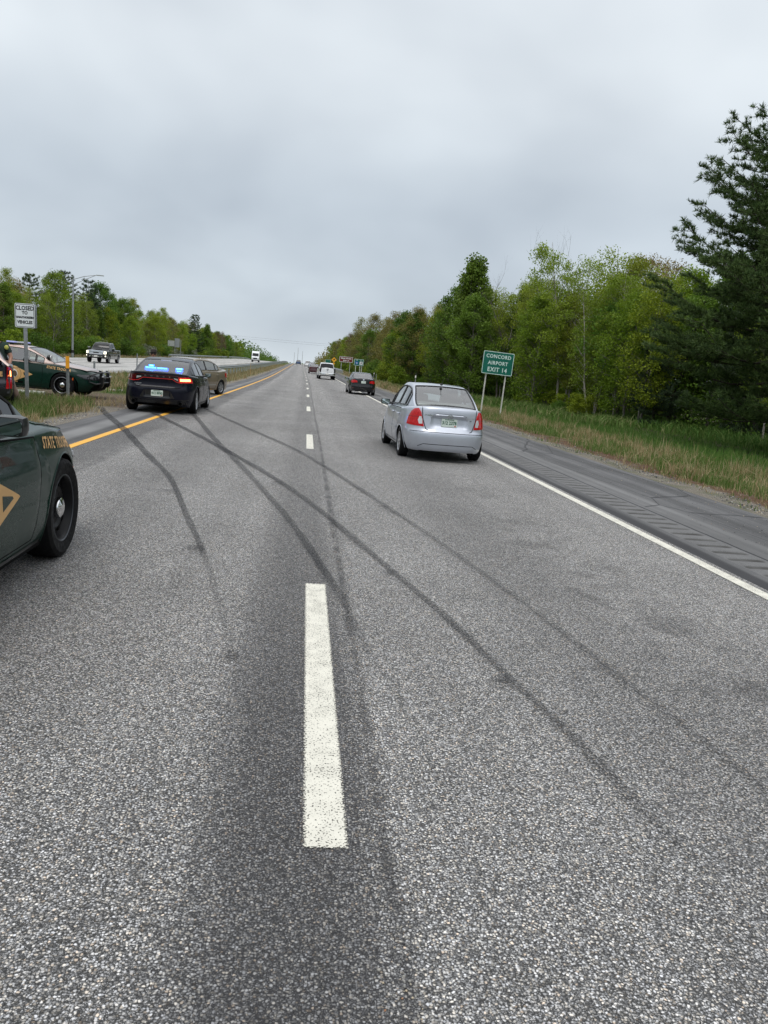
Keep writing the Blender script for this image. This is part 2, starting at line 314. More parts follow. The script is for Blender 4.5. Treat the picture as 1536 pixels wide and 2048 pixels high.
class MB:
    def __init__(s): s.v = []; s.f = []
    def add(s, V, F):
        n = len(s.v); s.v += [tuple(v) for v in V]; s.f += [tuple(i+n for i in f) for f in F]; return s
    def box(s, c, d, rot=None, bev=0):
        x, y, z = (q/2 for q in d)
        if bev > 0:
            bm = bmesh.new(); bmesh.ops.create_cube(bm, size=1)
            for v in bm.verts: v.co = Vector((v.co.x*d[0], v.co.y*d[1], v.co.z*d[2]))
            bmesh.ops.bevel(bm, geom=bm.edges[:], offset=bev, segments=2, affect='EDGES', profile=0.6)
            V = [v.co.copy() for v in bm.verts]; bm.verts.index_update(); F = [[v.index for v in f.verts] for f in bm.faces]; bm.free()
        else:
            V = [Vector(p) for p in ((-x,-y,-z),(x,-y,-z),(x,y,-z),(-x,y,-z),(-x,-y,z),(x,-y,z),(x,y,z),(-x,y,z))]
            F = [(0,3,2,1),(4,5,6,7),(0,1,5,4),(1,2,6,5),(2,3,7,6),(3,0,4,7)]
        if rot is not None: V = [rot @ v for v in V]
        return s.add([v + Vector(c) for v in V], F)
    def tube(s, pts, r, n=8, closed=False, caps=True, flat=None):
        P = [Vector(p) for p in pts]; m = len(P); R = r if isinstance(r, (list, tuple)) else [r]*m
        V = []; up = Vector((0, 0, 1))
        for i, p in enumerate(P):
            a = P[(i-1) % m] if (closed or i > 0) else p; b = P[(i+1) % m] if (closed or i < m-1) else p
            t = (b-a).normalized() if (b-a).length > 1e-9 else Vector((0, 0, 1))
            u = t.cross(up)
            if u.length < 0.05: u = t.cross(Vector((1, 0, 0)))
            u.normalize(); w_ = u.cross(t)
            for k in range(n):
                an = 2*math.pi*k/n; V.append(p + (u*math.cos(an) + w_*math.sin(an)*(flat or 1))*R[i])
        F = []
        for i in range(m if closed else m-1):
            for k in range(n):
                a = i*n+k; b = i*n+(k+1) % n; c = ((i+1) % m)*n+(k+1) % n; d = ((i+1) % m)*n+k; F.append((a, b, c, d))
        if caps and not closed: F += [tuple(range(n))[::-1], tuple((m-1)*n+k for k in range(n))]
        return s.add(V, F)
    def lathe(s, prof, axis='y', c=(0, 0, 0), n=32, close=False):
        V = []
        for r, h in prof:
            for k in range(n):
                a = 2*math.pi*k/n; p = {'y': (r*math.cos(a), h, r*math.sin(a)), 'z': (r*math.cos(a), r*math.sin(a), h), 'x': (h, r*math.cos(a), r*math.sin(a))}[axis]
                V.append(Vector(p) + Vector(c))
        F = []; m = len(prof)
        for i in range(m if close else m-1):
            for k in range(n): F.append((i*n+k, i*n+(k+1) % n, ((i+1) % m)*n+(k+1) % n, ((i+1) % m)*n+k))
        return s.add(V, F)
    def ell(s, c, r, n=12, m=8, rot=None):
        V = []; F = []
        for i in range(m+1):
            th = math.pi*i/m
            for k in range(n):
                ph = 2*math.pi*k/n; p = Vector((r[0]*math.sin(th)*math.cos(ph), r[1]*math.sin(th)*math.sin(ph), r[2]*math.cos(th)))
                if rot is not None: p = rot @ p
                V.append(p + Vector(c))
        for i in range(m):
            for k in range(n): F.append((i*n+k, (i+1)*n+k, (i+1)*n+(k+1) % n, i*n+(k+1) % n))
        return s.add(V, F)
    def prism(s, poly, z0, z1, frame=None):
        """poly in (u,v), extruded along w; frame maps (u,v,w)->xyz"""
        fr = frame or (lambda u, v, w_: (u, v, w_)); n = len(poly)
        V = [fr(u, v, z0) for u, v in poly] + [fr(u, v, z1) for u, v in poly]
        F = [tuple(range(n))[::-1], tuple(range(n, 2*n))] + [(i, (i+1) % n, n+(i+1) % n, n+i) for i in range(n)]
        return s.add(V, F)
    def build(s, name, mat, parent=None, smooth=False, fix=True):
        me = npmesh(name, s.v, s.f, mat)
        if fix:
            bm = bmesh.new(); bm.from_mesh(me); bmesh.ops.remove_doubles(bm, verts=bm.verts, dist=1e-5); bmesh.ops.recalc_face_normals(bm, faces=bm.faces)
            if smooth:
                for f in bm.faces: f.smooth = True
                for e in bm.edges:
                    if len(e.link_faces) == 2 and e.calc_face_angle(0) > 0.65: e.smooth = False
            bm.to_mesh(me); bm.free()
        return ob(name, me, parent)

def text_poly(txt, size=1.0, bold=0.0, align='CENTER', space=1.0, sx=1.0):
    cu_ = bpy.data.curves.new('t', 'FONT'); cu_.body = txt; cu_.size = size; cu_.align_x = align; cu_.align_y = 'CENTER'; cu_.offset = bold; cu_.space_character = space; cu_.resolution_u = 2
    o = bpy.data.objects.new('t', cu_); COL.objects.link(o); dg = bpy.context.evaluated_depsgraph_get()
    me = bpy.data.meshes.new_from_object(o.evaluated_get(dg)); V = [(v.co.x*sx, v.co.y) for v in me.vertices]; F = [tuple(p.vertices) for p in me.polygons]
    COL.objects.unlink(o); bpy.data.objects.remove(o); bpy.data.curves.remove(cu_); bpy.data.meshes.remove(me)
    return V, F

def interp(tab, x):
    if x <= tab[0][0]: return tab[0][1]
    for (a, va), (b, vb) in zip(tab, tab[1:]):
        if x <= b: return va + (vb-va)*(x-a)/(b-a)
    return tab[-1][1]
def sinterp(tab, x):
    """Catmull-Rom-ish monotone smooth interpolation"""
    n = len(tab)
    if x <= tab[0][0]: return tab[0][1]
    if x >= tab[-1][0]: return tab[-1][1]
    sl_ = [(tab[i+1][1]-tab[i][1])/(tab[i+1][0]-tab[i][0]) for i in range(n-1)]
    m = [sl_[0]] + [0 if sl_[i-1]*sl_[i] <= 0 else 2*sl_[i-1]*sl_[i]/(sl_[i-1]+sl_[i]) for i in range(1, n-1)] + [sl_[-1]]
    for i in range(n-1):
        if x <= tab[i+1][0]:
            h = tab[i+1][0]-tab[i][0]; t = (x-tab[i][0])/h
            return (2*t**3-3*t*t+1)*tab[i][1] + (t**3-2*t*t+t)*h*m[i] + (-2*t**3+3*t*t)*tab[i+1][1] + (t**3-t*t)*h*m[i+1]

# ---------------------------------------------------------------- lie of the land
def CX(Y):                                   # the road drifts slightly left far ahead
    if Y < 40: return 0.0
    if Y < 100: return -0.00006*(Y-40)**2
    return -0.216 - 0.0072*(min(Y, 1500)-100)
def ZR(Y):                                   # gentle climb to a crest, then down
    if Y < 30: return 0.0
    if Y < 105: return 0.00005*(Y-30)**2
    if Y < 320: return 0.28125 + 0.0075*(Y-105)
    if Y < 450: t = Y-320; return 1.894 + 0.0075*t - 0.00006*t*t
    return max(-4.0, 1.855 - 0.0081*(Y-450))
def TZ(X, Y):
    u = X - CX(Y); z = ZR(Y)
    if u > 6.40: z -= 0.055*(min(u, 17)-6.40) + (0.02*(min(u, 40)-17) if u > 17 else 0)
    elif u < -4.70 and u > -12.2:
        t = (-4.70-u)/7.5; k = min(1, max(0, (abs(Y-27)-7)/12)); z -= (0.05+0.14*k)*math.sin(math.pi*t)
    elif u < -26.6: z -= 0.03*(-26.6-max(u, -36))
    return z
def pos(u, Y, dz=0.0): X = u + CX(Y); return Vector((X, Y, TZ(X, Y)+dz))
YS = [-14 + 0.5*i for i in range(0, 150)] + [61 + 3*i for i in range(0, 90)] + [331 + 12*i for i in range(0, 60)]

def ribbon(name, us, ys, dz, mat, uvscale=1.0, zf=None):
    """strip following the road: us = lateral offsets, ys = stations"""
    V = []; F = []; UV = []
    for Y in ys:
        for u in us:
            z = (zf(u, Y) if zf else ZR(Y)) + dz; V.append((u+CX(Y), Y, z)); UV.append((u, Y))
    n = len(us)
    for i in range(len(ys)-1):
        for k in range(n-1): F.append((i*n+k, i*n+k+1, (i+1)*n+k+1, (i+1)*n+k))
    me = npmesh(name, V, np.array(F), mat)
    uvl = me.uv_layers.new(name='UVMap'); a = np.array(UV, dtype=np.float32)[np.array(F).ravel()]; uvl.data.foreach_set('uv', a.ravel())
    o = ob(name, me); o['kind'] = 'structure'; return o
# ---------------------------------------------------------------- ground
def ground_mat():
    g = G('verge_soil'); uv = g.n('UVMap').outputs[0]; sp = g.n('SeparateXYZ'); g.put(sp.inputs[0], uv); x, y = sp.outputs[0], sp.outputs[1]
    n_lo = g.noise(uv, 0.35, 4); n_md = g.noise(uv, 1.8, 5); n_hi = g.noise(uv, 14, 5, 0.65); grit = g.noise(uv, 60, 3, 0.6)
    xx = g.math('ADD', x, g.math('MULTIPLY', g.math('SUBTRACT', n_md, 0.5), 0.9))
    grass = g.mix(g.rng(n_hi, 0.3, 0.7), (0.030, 0.055, 0.010), (0.075, 0.115, 0.028))
    dirt0 = g.mix(g.rng(n_hi, 0.3, 0.7), (0.055, 0.040, 0.026), (0.19, 0.15, 0.11))
    straw = g.mix(g.rng(n_hi, 0.3, 0.7), (0.16, 0.115, 0.055), (0.33, 0.27, 0.15))
    gravel = g.mix(g.rng(grit, 0.35, 0.65), (0.10, 0.09, 0.075), (0.30, 0.27, 0.225))
    needles = g.mix(g.rng(grit, 0.3, 0.7), (0.060, 0.034, 0.020), (0.16, 0.092, 0.055)); needles = g.mix(g.rng(n_md, 0.50, 0.64, 0, 0.5), needles, g.mix(0.5, gravel, dirt0))
    dirt = g.mix(g.rng(n_hi, 0.3, 0.7), (0.055, 0.040, 0.026), (0.19, 0.15, 0.11))
    litter = g.mix(g.rng(n_hi, 0.3, 0.7), (0.022, 0.022, 0.010), (0.065, 0.055, 0.028))
    gm = g.mix(g.rng(g.math('ADD', g.math('MULTIPLY', n_md, 0.6), g.math('MULTIPLY', n_lo, 0.5)), 0.48, 0.66), grass, straw)
    c = g.mix(g.rng(xx, 12.0, 14.5), gm, grass)
    c = g.mix(g.rng(xx, 18.5, 21.5), c, litter)
    c = g.mix(g.rng(xx, 8.5, 8.0), c, needles)
    gr2 = g.mix(g.rng(n_md, 0.45, 0.62, 0, 0.75), gravel, g.mix(0.5, grass, gravel))
    c = g.mix(g.rng(xx, 7.35, 7.05), c, gr2)
    # median: gravel lip, straw, dirt where vehicles cross
    med = g.mix(g.rng(g.math('ADD', g.math('MULTIPLY', n_md, 0.7), g.math('MULTIPLY', n_lo, 0.4)), 0.46, 0.62), g.mix(0.75, straw, grass), grass)
    lip = g.rng(xx, -5.6, -5.1); med = g.mix(lip, med, gravel)
    yy = g.math('ADD', y, g.math('ADD', g.math('MULTIPLY', x, 0.35), g.math('MULTIPLY', g.math('SUBTRACT', n_md, 0.5), 3.0)))
    cross = g.math('MULTIPLY', g.rng(yy, 19.0, 20.6), g.rng(yy, 27.5, 25.0))
    med = g.mix(cross, med, dirt)
    c = g.mix(g.rng(x, -4.0, -4.2), c, med)
    far = g.mix(g.rng(n_hi, 0.3, 0.7), litter, grass)
    c = g.mix(g.rng(xx, -27.5, -30), c, far)
    h = g.math('ADD', g.math('MULTIPLY', n_hi, 0.6), g.math('MULTIPLY', grit, 0.4))
    return g.fin(g.bsdf(**{'Base Color': c, 'Roughness': 0.95, 'Specular IOR Level': 0.15, 'Normal': g.bump(h, 0.9, 0.06)}))
M['ground'] = ground_mat()
us = sorted(set([-3000, -1500, -800, -400, -200, -120, -80, -60, -50, -45] + [-42 + i*2 for i in range(0, 8)] + [-26.62, -26.6, -26.55, -12.25, -12.2, -12.18] + [-12 + 0.45*i for i in range(0, 17)] + [-4.72, -4.70, -4.66, 6.36, 6.40, 6.42] +
     [6.6 + 0.4*i for i in range(0, 30)] + [19 + 2*i for i in range(0, 14)] + [50, 60, 80, 120, 200, 400, 800, 1500, 3000]))
ys = [-400, -150, -60, -30, -20] + YS + [1100, 1300, 1700, 2300, 3200, 4500]
V = []; UV = []
for Y in ys:
    for u in us:
        X = u + CX(Y); z = TZ(X, Y)
        if -26.6 < u < -12.2 or -4.70 < u < 6.40: z -= 0.05
        elif abs(u) < 45:
            if not (-26.7 <= u <= -12.1 or -4.8 <= u <= 6.5): z += 0.05*mnoise.noise(Vector((X*0.6, Y*0.6, 0))) + 0.02*mnoise.noise(Vector((X*2.3, Y*2.3, 3)))
        V.append((X, Y, z - (0.004 if u in (-26.62, -12.18, -4.72, 6.42) else 0))); UV.append((u, Y))
n = len(us); F = np.array([(i*n+k, i*n+k+1, (i+1)*n+k+1, (i+1)*n+k) for i in range(len(ys)-1) for k in range(n-1)])
me = npmesh('ground', V, F, M['ground'], smooth=True); uvl = me.uv_layers.new(name='UVMap'); uvl.data.foreach_set('uv', np.array(UV, dtype=np.float32)[F.ravel()].ravel())
o = ob('ground', me); o['kind'] = 'structure'

# ---------------------------------------------------------------- carriageways
M['road'] = road_mat('road_aggregate', 1.0, 'lane'); M['shoulder'] = road_mat('shoulder_asphalt', 1.0, 'shoulder')
M['opp'] = road_mat('opposite_asphalt', 1.0, 'opposite'); M['cross'] = road_mat('crossover_asphalt', 1.0, 'crossover')
RL, RR = -3.62, 3.94
ribbon('road', [RL, RL/2, 0.16, 1.9, RR], YS, 0.0, M['road'])
ribbon('left_shoulder', [-4.70, -4.2, RL], YS, -0.002, M['shoulder'])
G0, G1 = 4.22, 4.66                                  # rumble strip
GP = 0.305; NG = 190; Y0G = 4.5
YF = [Y for Y in YS if Y <= Y0G] + [Y0G]
YN = [Y0G] + [Y for Y in YS if Y0G < Y < Y0G+GP*NG] + [Y0G+GP*NG]
YR = [Y0G+GP*NG] + [Y for Y in YS if Y > Y0G+GP*NG]
VS = ribbon('right_shoulder', [RR, G0], YS, -0.002, M['shoulder'])
ribbon('right_shoulder', [G1, 5.2, 5.8, 6.40], YS, -0.002, M['shoulder'])
ribbon('right_shoulder', [G0, G1], YF, -0.002, M['shoulder'])
ribbon('right_shoulder', [G0, G1], YR, -0.002, M['shoulder'])
# milled grooves: each one its own trough between flat lands (the last 190 of them can be told apart)
rs = empty('rumble_strip', (0, 0, 0)); rs['kind'] = 'structure'
def groove_mesh(kind):
    W_, Dg = G1-G0, 0.020; nu, nv = 6, 9; V = []; UVs = []
    L0, L1 = (0.0, 0.145) if kind == 'groove' else (0.145, GP)
    for j in range(nv if kind == 'groove' else 2):
        t = j/((nv if kind == 'groove' else 2)-1); y = L0+(L1-L0)*t
        for i in range(nu):
            s = i/(nu-1); d = -Dg*math.sin(math.pi*t)**0.8*min(1, 5*s, 5*(1-s)) if kind == 'groove' else 0
            V.append((G0+W_*s, y, d)); UVs.append((G0+W_*s, y))
    m_ = (nv if kind == 'groove' else 2); F = [(j*nu+i, j*nu+i+1, (j+1)*nu+i+1, (j+1)*nu+i) for j in range(m_-1) for i in range(nu-1)]
    me = npmesh(kind, V, np.array(F), M['groove'], smooth=False); l = me.uv_layers.new(name='UVMap'); l.data.foreach_set('uv', np.array(UVs, dtype=np.float32)[np.array(F).ravel()].ravel())
    return me
g = G('groove_asphalt'); tcg = g.n('NewGeometry').outputs['Position']; spg = g.n('SeparateXYZ'); g.put(spg.inputs[0], tcg)
fo = g.noise(tcg, 120, 3); fl_ = g.noise(tcg, 3.0, 4); oz = g.n('TexCoord').outputs['Object']; so_ = g.n('SeparateXYZ'); g.put(so_.inputs[0], oz)
cg = g.mix(g.rng(fo, 0.3, 0.7), (0.070, 0.070, 0.071), (0.165, 0.165, 0.165))
cg = g.mix(g.rng(so_.outputs[2], -0.002, -0.011, 0, 0.9), cg, (0.028, 0.026, 0.023))      # darker towards the groove bottom
M['groove'] = g.fin(g.bsdf(**{'Base Color': g.mix(g.rng(fl_, 0.3, 0.7, 0, 0.35), cg, (0.19, 0.19, 0.19)), 'Roughness': 0.9, 'Normal': g.bump(fo, 0.4, 0.003)}))
gm_, lm_ = groove_mesh('groove'), groove_mesh('land')
landV = []; landF = []
for i in range(NG):
    Y = Y0G + GP*i; sl_ = math.atan((ZR(Y+GP)-ZR(Y))/GP)
    o = ob('groove', gm_, rs); o.location = (CX(Y), Y, ZR(Y)-0.002); o.rotation_euler = (sl_, 0, 0)
    b = len(landV); y0, y1 = Y+0.145, Y+GP
    landV += [(G0+CX(y0), y0, ZR(y0)-0.002), (G1+CX(y0), y0, ZR(y0)-0.002), (G1+CX(y1), y1, ZR(y1)-0.002), (G0+CX(y1), y1, ZR(y1)-0.002)]; landF.append((b, b+1, b+2, b+3))
lm2 = npmesh('land', landV, np.array(landF), M['groove']); o = ob('land', lm2, rs)
OL, ORr = -26.6, -12.2
ribbon('opposite_road', [OL, -22, -17, ORr], YS, 0.0, M['opp'])

# painted lines
def line(name, u0, u1, ya, yb, mat, step=1.0, dz=0.004):
    n_ = max(1, int((yb-ya)/step)); Ys = [ya+(yb-ya)*i/n_ for i in range(n_+1)]
    if yb-ya > 100: Ys = [ya] + [Y for Y in YS if ya < Y < yb] + [yb]
    V = []; UV = []; ED = []; F = []
    w_ = u1-u0
    for j, Y in enumerate(Ys):
        for k, u in enumerate((u0, (u0+u1)/2, u1)):
            V.append((u+CX(Y), Y, ZR(Y)+dz)); UV.append((u, Y)); ED.append((0 if k != 1 else w_/2, min(Y-ya, yb-Y, 1.0)))
    for j in range(len(Ys)-1):
        for k in range(2): F.append((j*3+k, j*3+k+1, (j+1)*3+k+1, (j+1)*3+k))
    F = np.array(F); me = npmesh(name, V, F, mat)
    for nm, A in (('UVMap', UV), ('edge', ED)):
        l = me.uv_layers.new(name=nm); l.data.foreach_set('uv', np.array(A, dtype=np.float32)[F.ravel()].ravel())
    o = ob(name, me); o['kind'] = 'structure'; return o
M['line_white'] = paint_line('line_white', (0.72, 0.70, 0.61), 0.365); M['line_yellow'] = paint_line('line_yellow', (0.80, 0.42, 0.05), 0.28)
M['line_faint'] = paint_line('line_faint', (0.55, 0.55, 0.53), 0.40)
line('right_edge_line', 3.735, 3.87, -14, 900, M['line_white'], dz=0.006)
line('left_edge_line', -3.60, -3.45, -14, 900, M['line_yellow'], dz=0.006)
for k in range(-1, 27):
    y = 2.24 + 12.19*k
    line('lane_dash', 0.085, 0.235, y, y+3.08, M['line_white'], 0.5)
line('opposite_edge_line', -25.2, -25.05, -14, 900, M['line_faint'])
line('opposite_edge_line', -14.1, -13.95, -14, 900, M['line_faint'])
for k in range(0, 26): line('lane_dash', -18.3, -18.18, 30+12.19*k, 33+12.19*k, M['line_faint'], 3)
for k in range(0, 26): line('lane_dash', -21.9, -21.78, 30+12.19*k, 33+12.19*k, M['line_faint'], 3)
M['seal'] = simple('seal', (0.02, 0.02, 0.022), 0.5)

# skid marks, one continuous ribbon per tyre
M['skid'] = skid_mat('skid')
def skid(pts, wds, dz, inks):
    wd = wds[0][1]
    P = [Vector((x, y, 0)) for x, y in pts]; ts = list(range(len(P))); X_ = list(zip(ts, [p.x for p in P])); Yt = list(zip(ts, [p.y for p in P]))
    n_ = (len(P)-1)*14; V = []; ED = []; UV = []; INK = []; F = []; L_ = 0; prev = None
    for i in range(n_+1):
        t = (len(P)-1)*i/n_; c = Vector((sinterp(X_, t), sinterp(Yt, t), 0)); c2 = Vector((sinterp(X_, min(t+.01, len(P)-1)), sinterp(Yt, min(t+.01, len(P)-1)), 0)); c1 = Vector((sinterp(X_, max(t-.01, 0)), sinterp(Yt, max(t-.01, 0)), 0))
        d = (c2-c1).normalized(); nr = Vector((d.y, -d.x, 0))
        if prev is not None: L_ += (c-prev).length
        prev = c; wdt = interp(wds, t)*(0.9+0.25*mnoise.noise(Vector((L_*1.5, wd*40, 0))))
        for k in range(3):
            p = c + nr*(k-1)*wdt/2; V.append((p.x, p.y, ZR(p.y)+dz)); UV.append((p.x, p.y)); ED.append((k/2, L_)); INK.append(interp(inks, t)*(0.85+0.3*mnoise.noise(Vector((L_*0.9, 3.3, wd)))))
    for i in range(n_):
        for k in range(2): F.append((i*3+k, i*3+k+1, (i+1)*3+k+1, (i+1)*3+k))
    F = np.array(F); me = npmesh('skid_mark', V, F, M['skid'])
    for nm, A in (('UVMap', UV), ('edge', ED)):
        l = me.uv_layers.new(name=nm); l.data.foreach_set('uv', np.array(A, dtype=np.float32)[F.ravel()].ravel())
    at = me.attributes.new('ink', 'FLOAT', 'POINT'); at.data.foreach_set('value', np.array(INK, dtype=np.float32))
    o = ob('skid_mark', me); o['kind'] = 'structure'
skid([(-5.68, 22.17), (-4.56, 18.7), (-3.59, 15.91), (-2.35, 12.04), (-1.61, 9.77), (-1.07, 7.5), (-0.74, 6.13), (-0.44, 4.68), (-0.28, 3.82)], [(0, .22), (2, .20), (3, .15), (4, .095), (6, .065), (8, .055)], 0.009, [(0, .7), (2, .85), (3, .78), (4, .7), (5, .6), (6, .55), (6.2, .3), (7.6, .14), (8, .25)])
skid([(-3.9, 20.6), (-3.26, 18.81), (-1.97, 15.25), (-1.23, 13.07), (-0.57, 11.08), (-0.11, 9.54), (0.29, 7.96), (0.57, 6.65), (0.78, 5.69), (1.01, 4.6), (1.17, 3.64), (1.28, 3.05), (1.34, 2.51), (1.42, 2.15)], [(0, .19), (2, .17), (4, .135), (6, .095), (8, .085), (10, .075), (13, .06)], 0.012, [(0, .8), (3, .78), (5, .68), (7, .56), (9, .55), (10, .6), (11, .5), (12, .45), (13, .2)])
skid([(-3.3, 22.5), (-2.95, 21.14), (-1.63, 14.8), (-0.89, 11.47), (-0.4, 9.15), (-0.06, 7.45), (0.2, 5.87), (0.35, 4.81), (0.44, 3.98), (0.54, 3.41), (0.6, 2.76)], [(0, .18), (2, .15), (4, .10), (6, .09), (8, .05), (10, .04)], 0.015, [(0, .7), (3, .62), (4, .5), (5, .55), (6, .8), (7, .42), (8, .3), (9, .2), (10, .05)])
skid([(-3.1, 24.5), (-2.82, 23.2), (-1.35, 18.2), (-0.02, 13.72), (0.62, 10.7), (1.04, 8.51), (1.30, 7.1), (1.49, 5.92), (1.66, 4.8), (1.78, 3.84), (1.93, 2.64), (2.0, 1.8)], [(0, .17), (3, .11), (6, .07), (11, .06)], 0.018, [(0, .7), (2, .7), (4, .58), (6, .52), (8, .46), (10, .32), (11, .1)])
for x_, y_, l_, w_, k_ in ((-1.46, 8.74, .22, .22, .5), (-0.80, 6.14, .18, .20, .6), (-0.29, 3.84, .11, .16, .5), (0.74, 5.70, .12, .17, .55), (1.11, 3.66, .11, .16, .7), (-0.28, 9.9, .2, .2, .5), (0.95, 8.6, .14, .14, .4), (1.74, 3.9, .08, .10, .4)):
    skid([(x_-l_/2, y_-.02), (x_+l_/2, y_+.03)], [(0, w_*.5), (.5, w_), (1, w_*.6)], 0.021, [(0, .05), (.3, k_), (.8, k_), (1, .05)])

# loose aggregate along the centre joint and the verge lip (uncountable)
def pebbles(name, n_, fn, smin, smax, mat):
    rnd = random.Random(5); V = []; F = []
    base = [(1,0,0),(-1,0,0),(0,1,0),(0,-1,0),(0,0,1),(0,0,-.6)]; bf = [(0,2,4),(2,1,4),(1,3,4),(3,0,4),(2,0,5),(1,2,5),(3,1,5),(0,3,5)]
    for i in range(n_):
        u, Y, z = fn(rnd); s = rnd.uniform(smin, smax)*(1 if rnd.random() < .9 else 1.5); a = rnd.random()*6.28; e = (rnd.uniform(.6, 1.2), rnd.uniform(.5, 1), rnd.uniform(.4, .8)); b = len(V)
        for p in base:
            x, y = p[0]*e[0], p[1]*e[1]; V.append((u+CX(Y)+s*(x*math.cos(a)-y*math.sin(a)), Y+s*(x*math.sin(a)+y*math.cos(a)), z+s*(p[2]*e[2]+0.35)))
        F += [tuple(b+k for k in f) for f in bf]
    o = ob(name, npmesh(name, V, np.array(F), mat)); o['kind'] = 'stuff'; return o
g = G('pebble'); gi = g.n('NewGeometry').outputs['Random Per Island']
M['pebble'] = g.fin(g.bsdf(**{'Base Color': g.ramp(gi, [(0, (0.05, 0.05, 0.055)), (.5, (0.15, 0.15, 0.15)), (.85, (0.34, 0.33, 0.30)), (.96, (0.5, 0.42, 0.30)), (1, (0.30, 0.12, 0.05))]), 'Roughness': 0.8}))
pebbles('loose_gravel', 1500, lambda r: (0.36+r.gauss(0, 0.035), 1.1+(r.random()**1.5)*7, 0.0), 0.0022, 0.0055, M['pebble'])
pebbles('loose_gravel', 2500, lambda r: (6.55+abs(r.gauss(0, 0.35)), 8+(r.random()**1.5)*30, TZ(6.7, 10)+0.0), 0.008, 0.022, M['pebble'])
pebbles('loose_gravel', 1800, lambda r: (-4.75-abs(r.gauss(0, 0.18)), 13+r.random()*12, -0.02), 0.008, 0.024, M['pebble'])

pebbles('shoulder_grit', 1600, lambda r: (4.8+r.random()**.6*1.6, 7+(r.random()**1.5)*26, -0.003), 0.003, 0.009, M['pebble'])
# ---------------------------------------------------------------- grass
def blade_mat(name, stops, trans=0.3):
    g = G(name); gi = g.n('NewGeometry').outputs['Random Per Island']; c = g.ramp(gi, stops)
    b = g.n('BsdfPrincipled'); g.put(b.inputs['Base Color'], c); b.inputs['Roughness'].default_value = 0.7; b.inputs['Specular IOR Level'].default_value = 0.2
    t = g.n('BsdfTranslucent'); g.put(t.inputs[0], c); m = g.n('MixShader'); m.inputs[0].default_value = trans; g.t.links.new(b.outputs[0], m.inputs[1]); g.t.links.new(t.outputs[0], m.inputs[2]); return g.fin(m.outputs[0])
M['blade_green'] = blade_mat('blade_green', [(0, (0.055, 0.105, 0.015)), (.45, (0.10, 0.175, 0.035)), (.8, (0.16, 0.22, 0.07)), (1, (0.30, 0.27, 0.13))])
M['blade_straw'] = blade_mat('blade_straw', [(0, (0.20, 0.14, 0.065)), (.5, (0.36, 0.28, 0.15)), (.85, (0.50, 0.42, 0.26)), (1, (0.12, 0.15, 0.05))])
M['blade_dark'] = blade_mat('blade_dark', [(0, (0.050, 0.120, 0.018)), (.6, (0.090, 0.180, 0.034)), (1, (0.16, 0.22, 0.06))])
def grass(name, n_, fn, hmin, hmax, wd, mat, seed, clump=9, spread=0.07, lean=0.35):
    rng_ = np.random.default_rng(seed); rnd = random.Random(seed); V = []; k = 0
    cs = []
    while len(cs) < n_//clump:
        r = fn(rnd)
        if r: cs.append(r)
    C = np.repeat(np.array(cs), clump, axis=0); m = len(C); C[:, :2] += rng_.normal(0, spread, (m, 2))
    h = rng_.uniform(hmin, hmax, m)*np.repeat(rng_.uniform(.65, 1.2, len(cs)), clump); a = rng_.uniform(0, 2*np.pi, m); ln = np.abs(rng_.normal(0, lean, m))*h; la = rng_.uniform(0, 2*np.pi, m)
    dxy = np.stack([np.cos(a), np.sin(a)], 1)*wd/2*rng_.uniform(.6, 1.5, (m, 1)); lv = np.stack([np.cos(la), np.sin(la)], 1)*ln[:, None]
    b = C; z = C[:, 2]
    P0 = np.c_[b[:, :2]-dxy, z-0.03]; P1 = np.c_[b[:, :2]+dxy, z-0.03]; P2 = np.c_[b[:, :2]+dxy*.8+lv*.35, z+h*.6]; P3 = np.c_[b[:, :2]-dxy*.8+lv*.35, z+h*.6]; P4 = np.c_[b[:, :2]+lv, z+h]
    V = np.stack([P0, P1, P2, P3, P4], 1).reshape(-1, 3); i = np.arange(m)*5
    F = np.concatenate([np.stack([i, i+1, i+2], 1), np.stack([i, i+2, i+3], 1), np.stack([i+3, i+2, i+4], 1)])
    o = ob(name, npmesh(name, V, F, mat)); o['kind'] = 'stuff'; o['label'] = None if False else name.replace('_', ' '); return o
def R_(u0, u1, y0, y1, pw=1.6, dens=None):
    def f(r):
        u = r.uniform(u0, u1); Y = y0 + (y1-y0)*(r.random()**pw)
        if dens is not None and r.random() > dens(u, Y): return None
        X = u + CX(Y); return (X, Y, TZ(X, Y))
    return f
nz = lambda u, Y, s, o_=0: 0.5+0.5*mnoise.noise(Vector((u*s, Y*s*0.6, o_)))
grass('verge_grass', 36000, R_(7.7, 13, 8, 62, 1.5, lambda u, Y: max(0.1, min(1, (nz(u, Y, 0.8)-0.30)*3))), .07, .26, .014, M['blade_green'], 1)
grass('dry_grass', 11000, R_(7.9, 12.6, 8, 62, 1.5, lambda u, Y: max(.03, min(1, (nz(u, Y, 0.9, 5)-0.47)*6))*(.55+.45*nz(u, Y, 3.0, 8))), .07, .32, .012, M['blade_straw'], 2, clump=16, spread=.17, lean=.8)
grass('dry_grass', 1500, R_(8.2, 12.0, 9, 50, 1.5), .35, .62, .010, M['blade_straw'], 22, clump=6, spread=.08, lean=.3)
grass('verge_grass', 1400, R_(6.6, 8.1, 8, 50, 1.4, lambda u, Y: nz(u, Y, 1.6, 4) > .5), .03, .12, .010, M['blade_green'], 41, clump=7, spread=.06)
grass('dry_grass', 1600, R_(6.8, 8.2, 8, 50, 1.4), .04, .16, .010, M['blade_straw'], 42, clump=6, spread=.08, lean=1.2)
grass('verge_grass', 32000, R_(11.8, 26.5, 14, 85, 1.3), .10, .34, .026, M['blade_dark'], 3, clump=10, spread=.16)
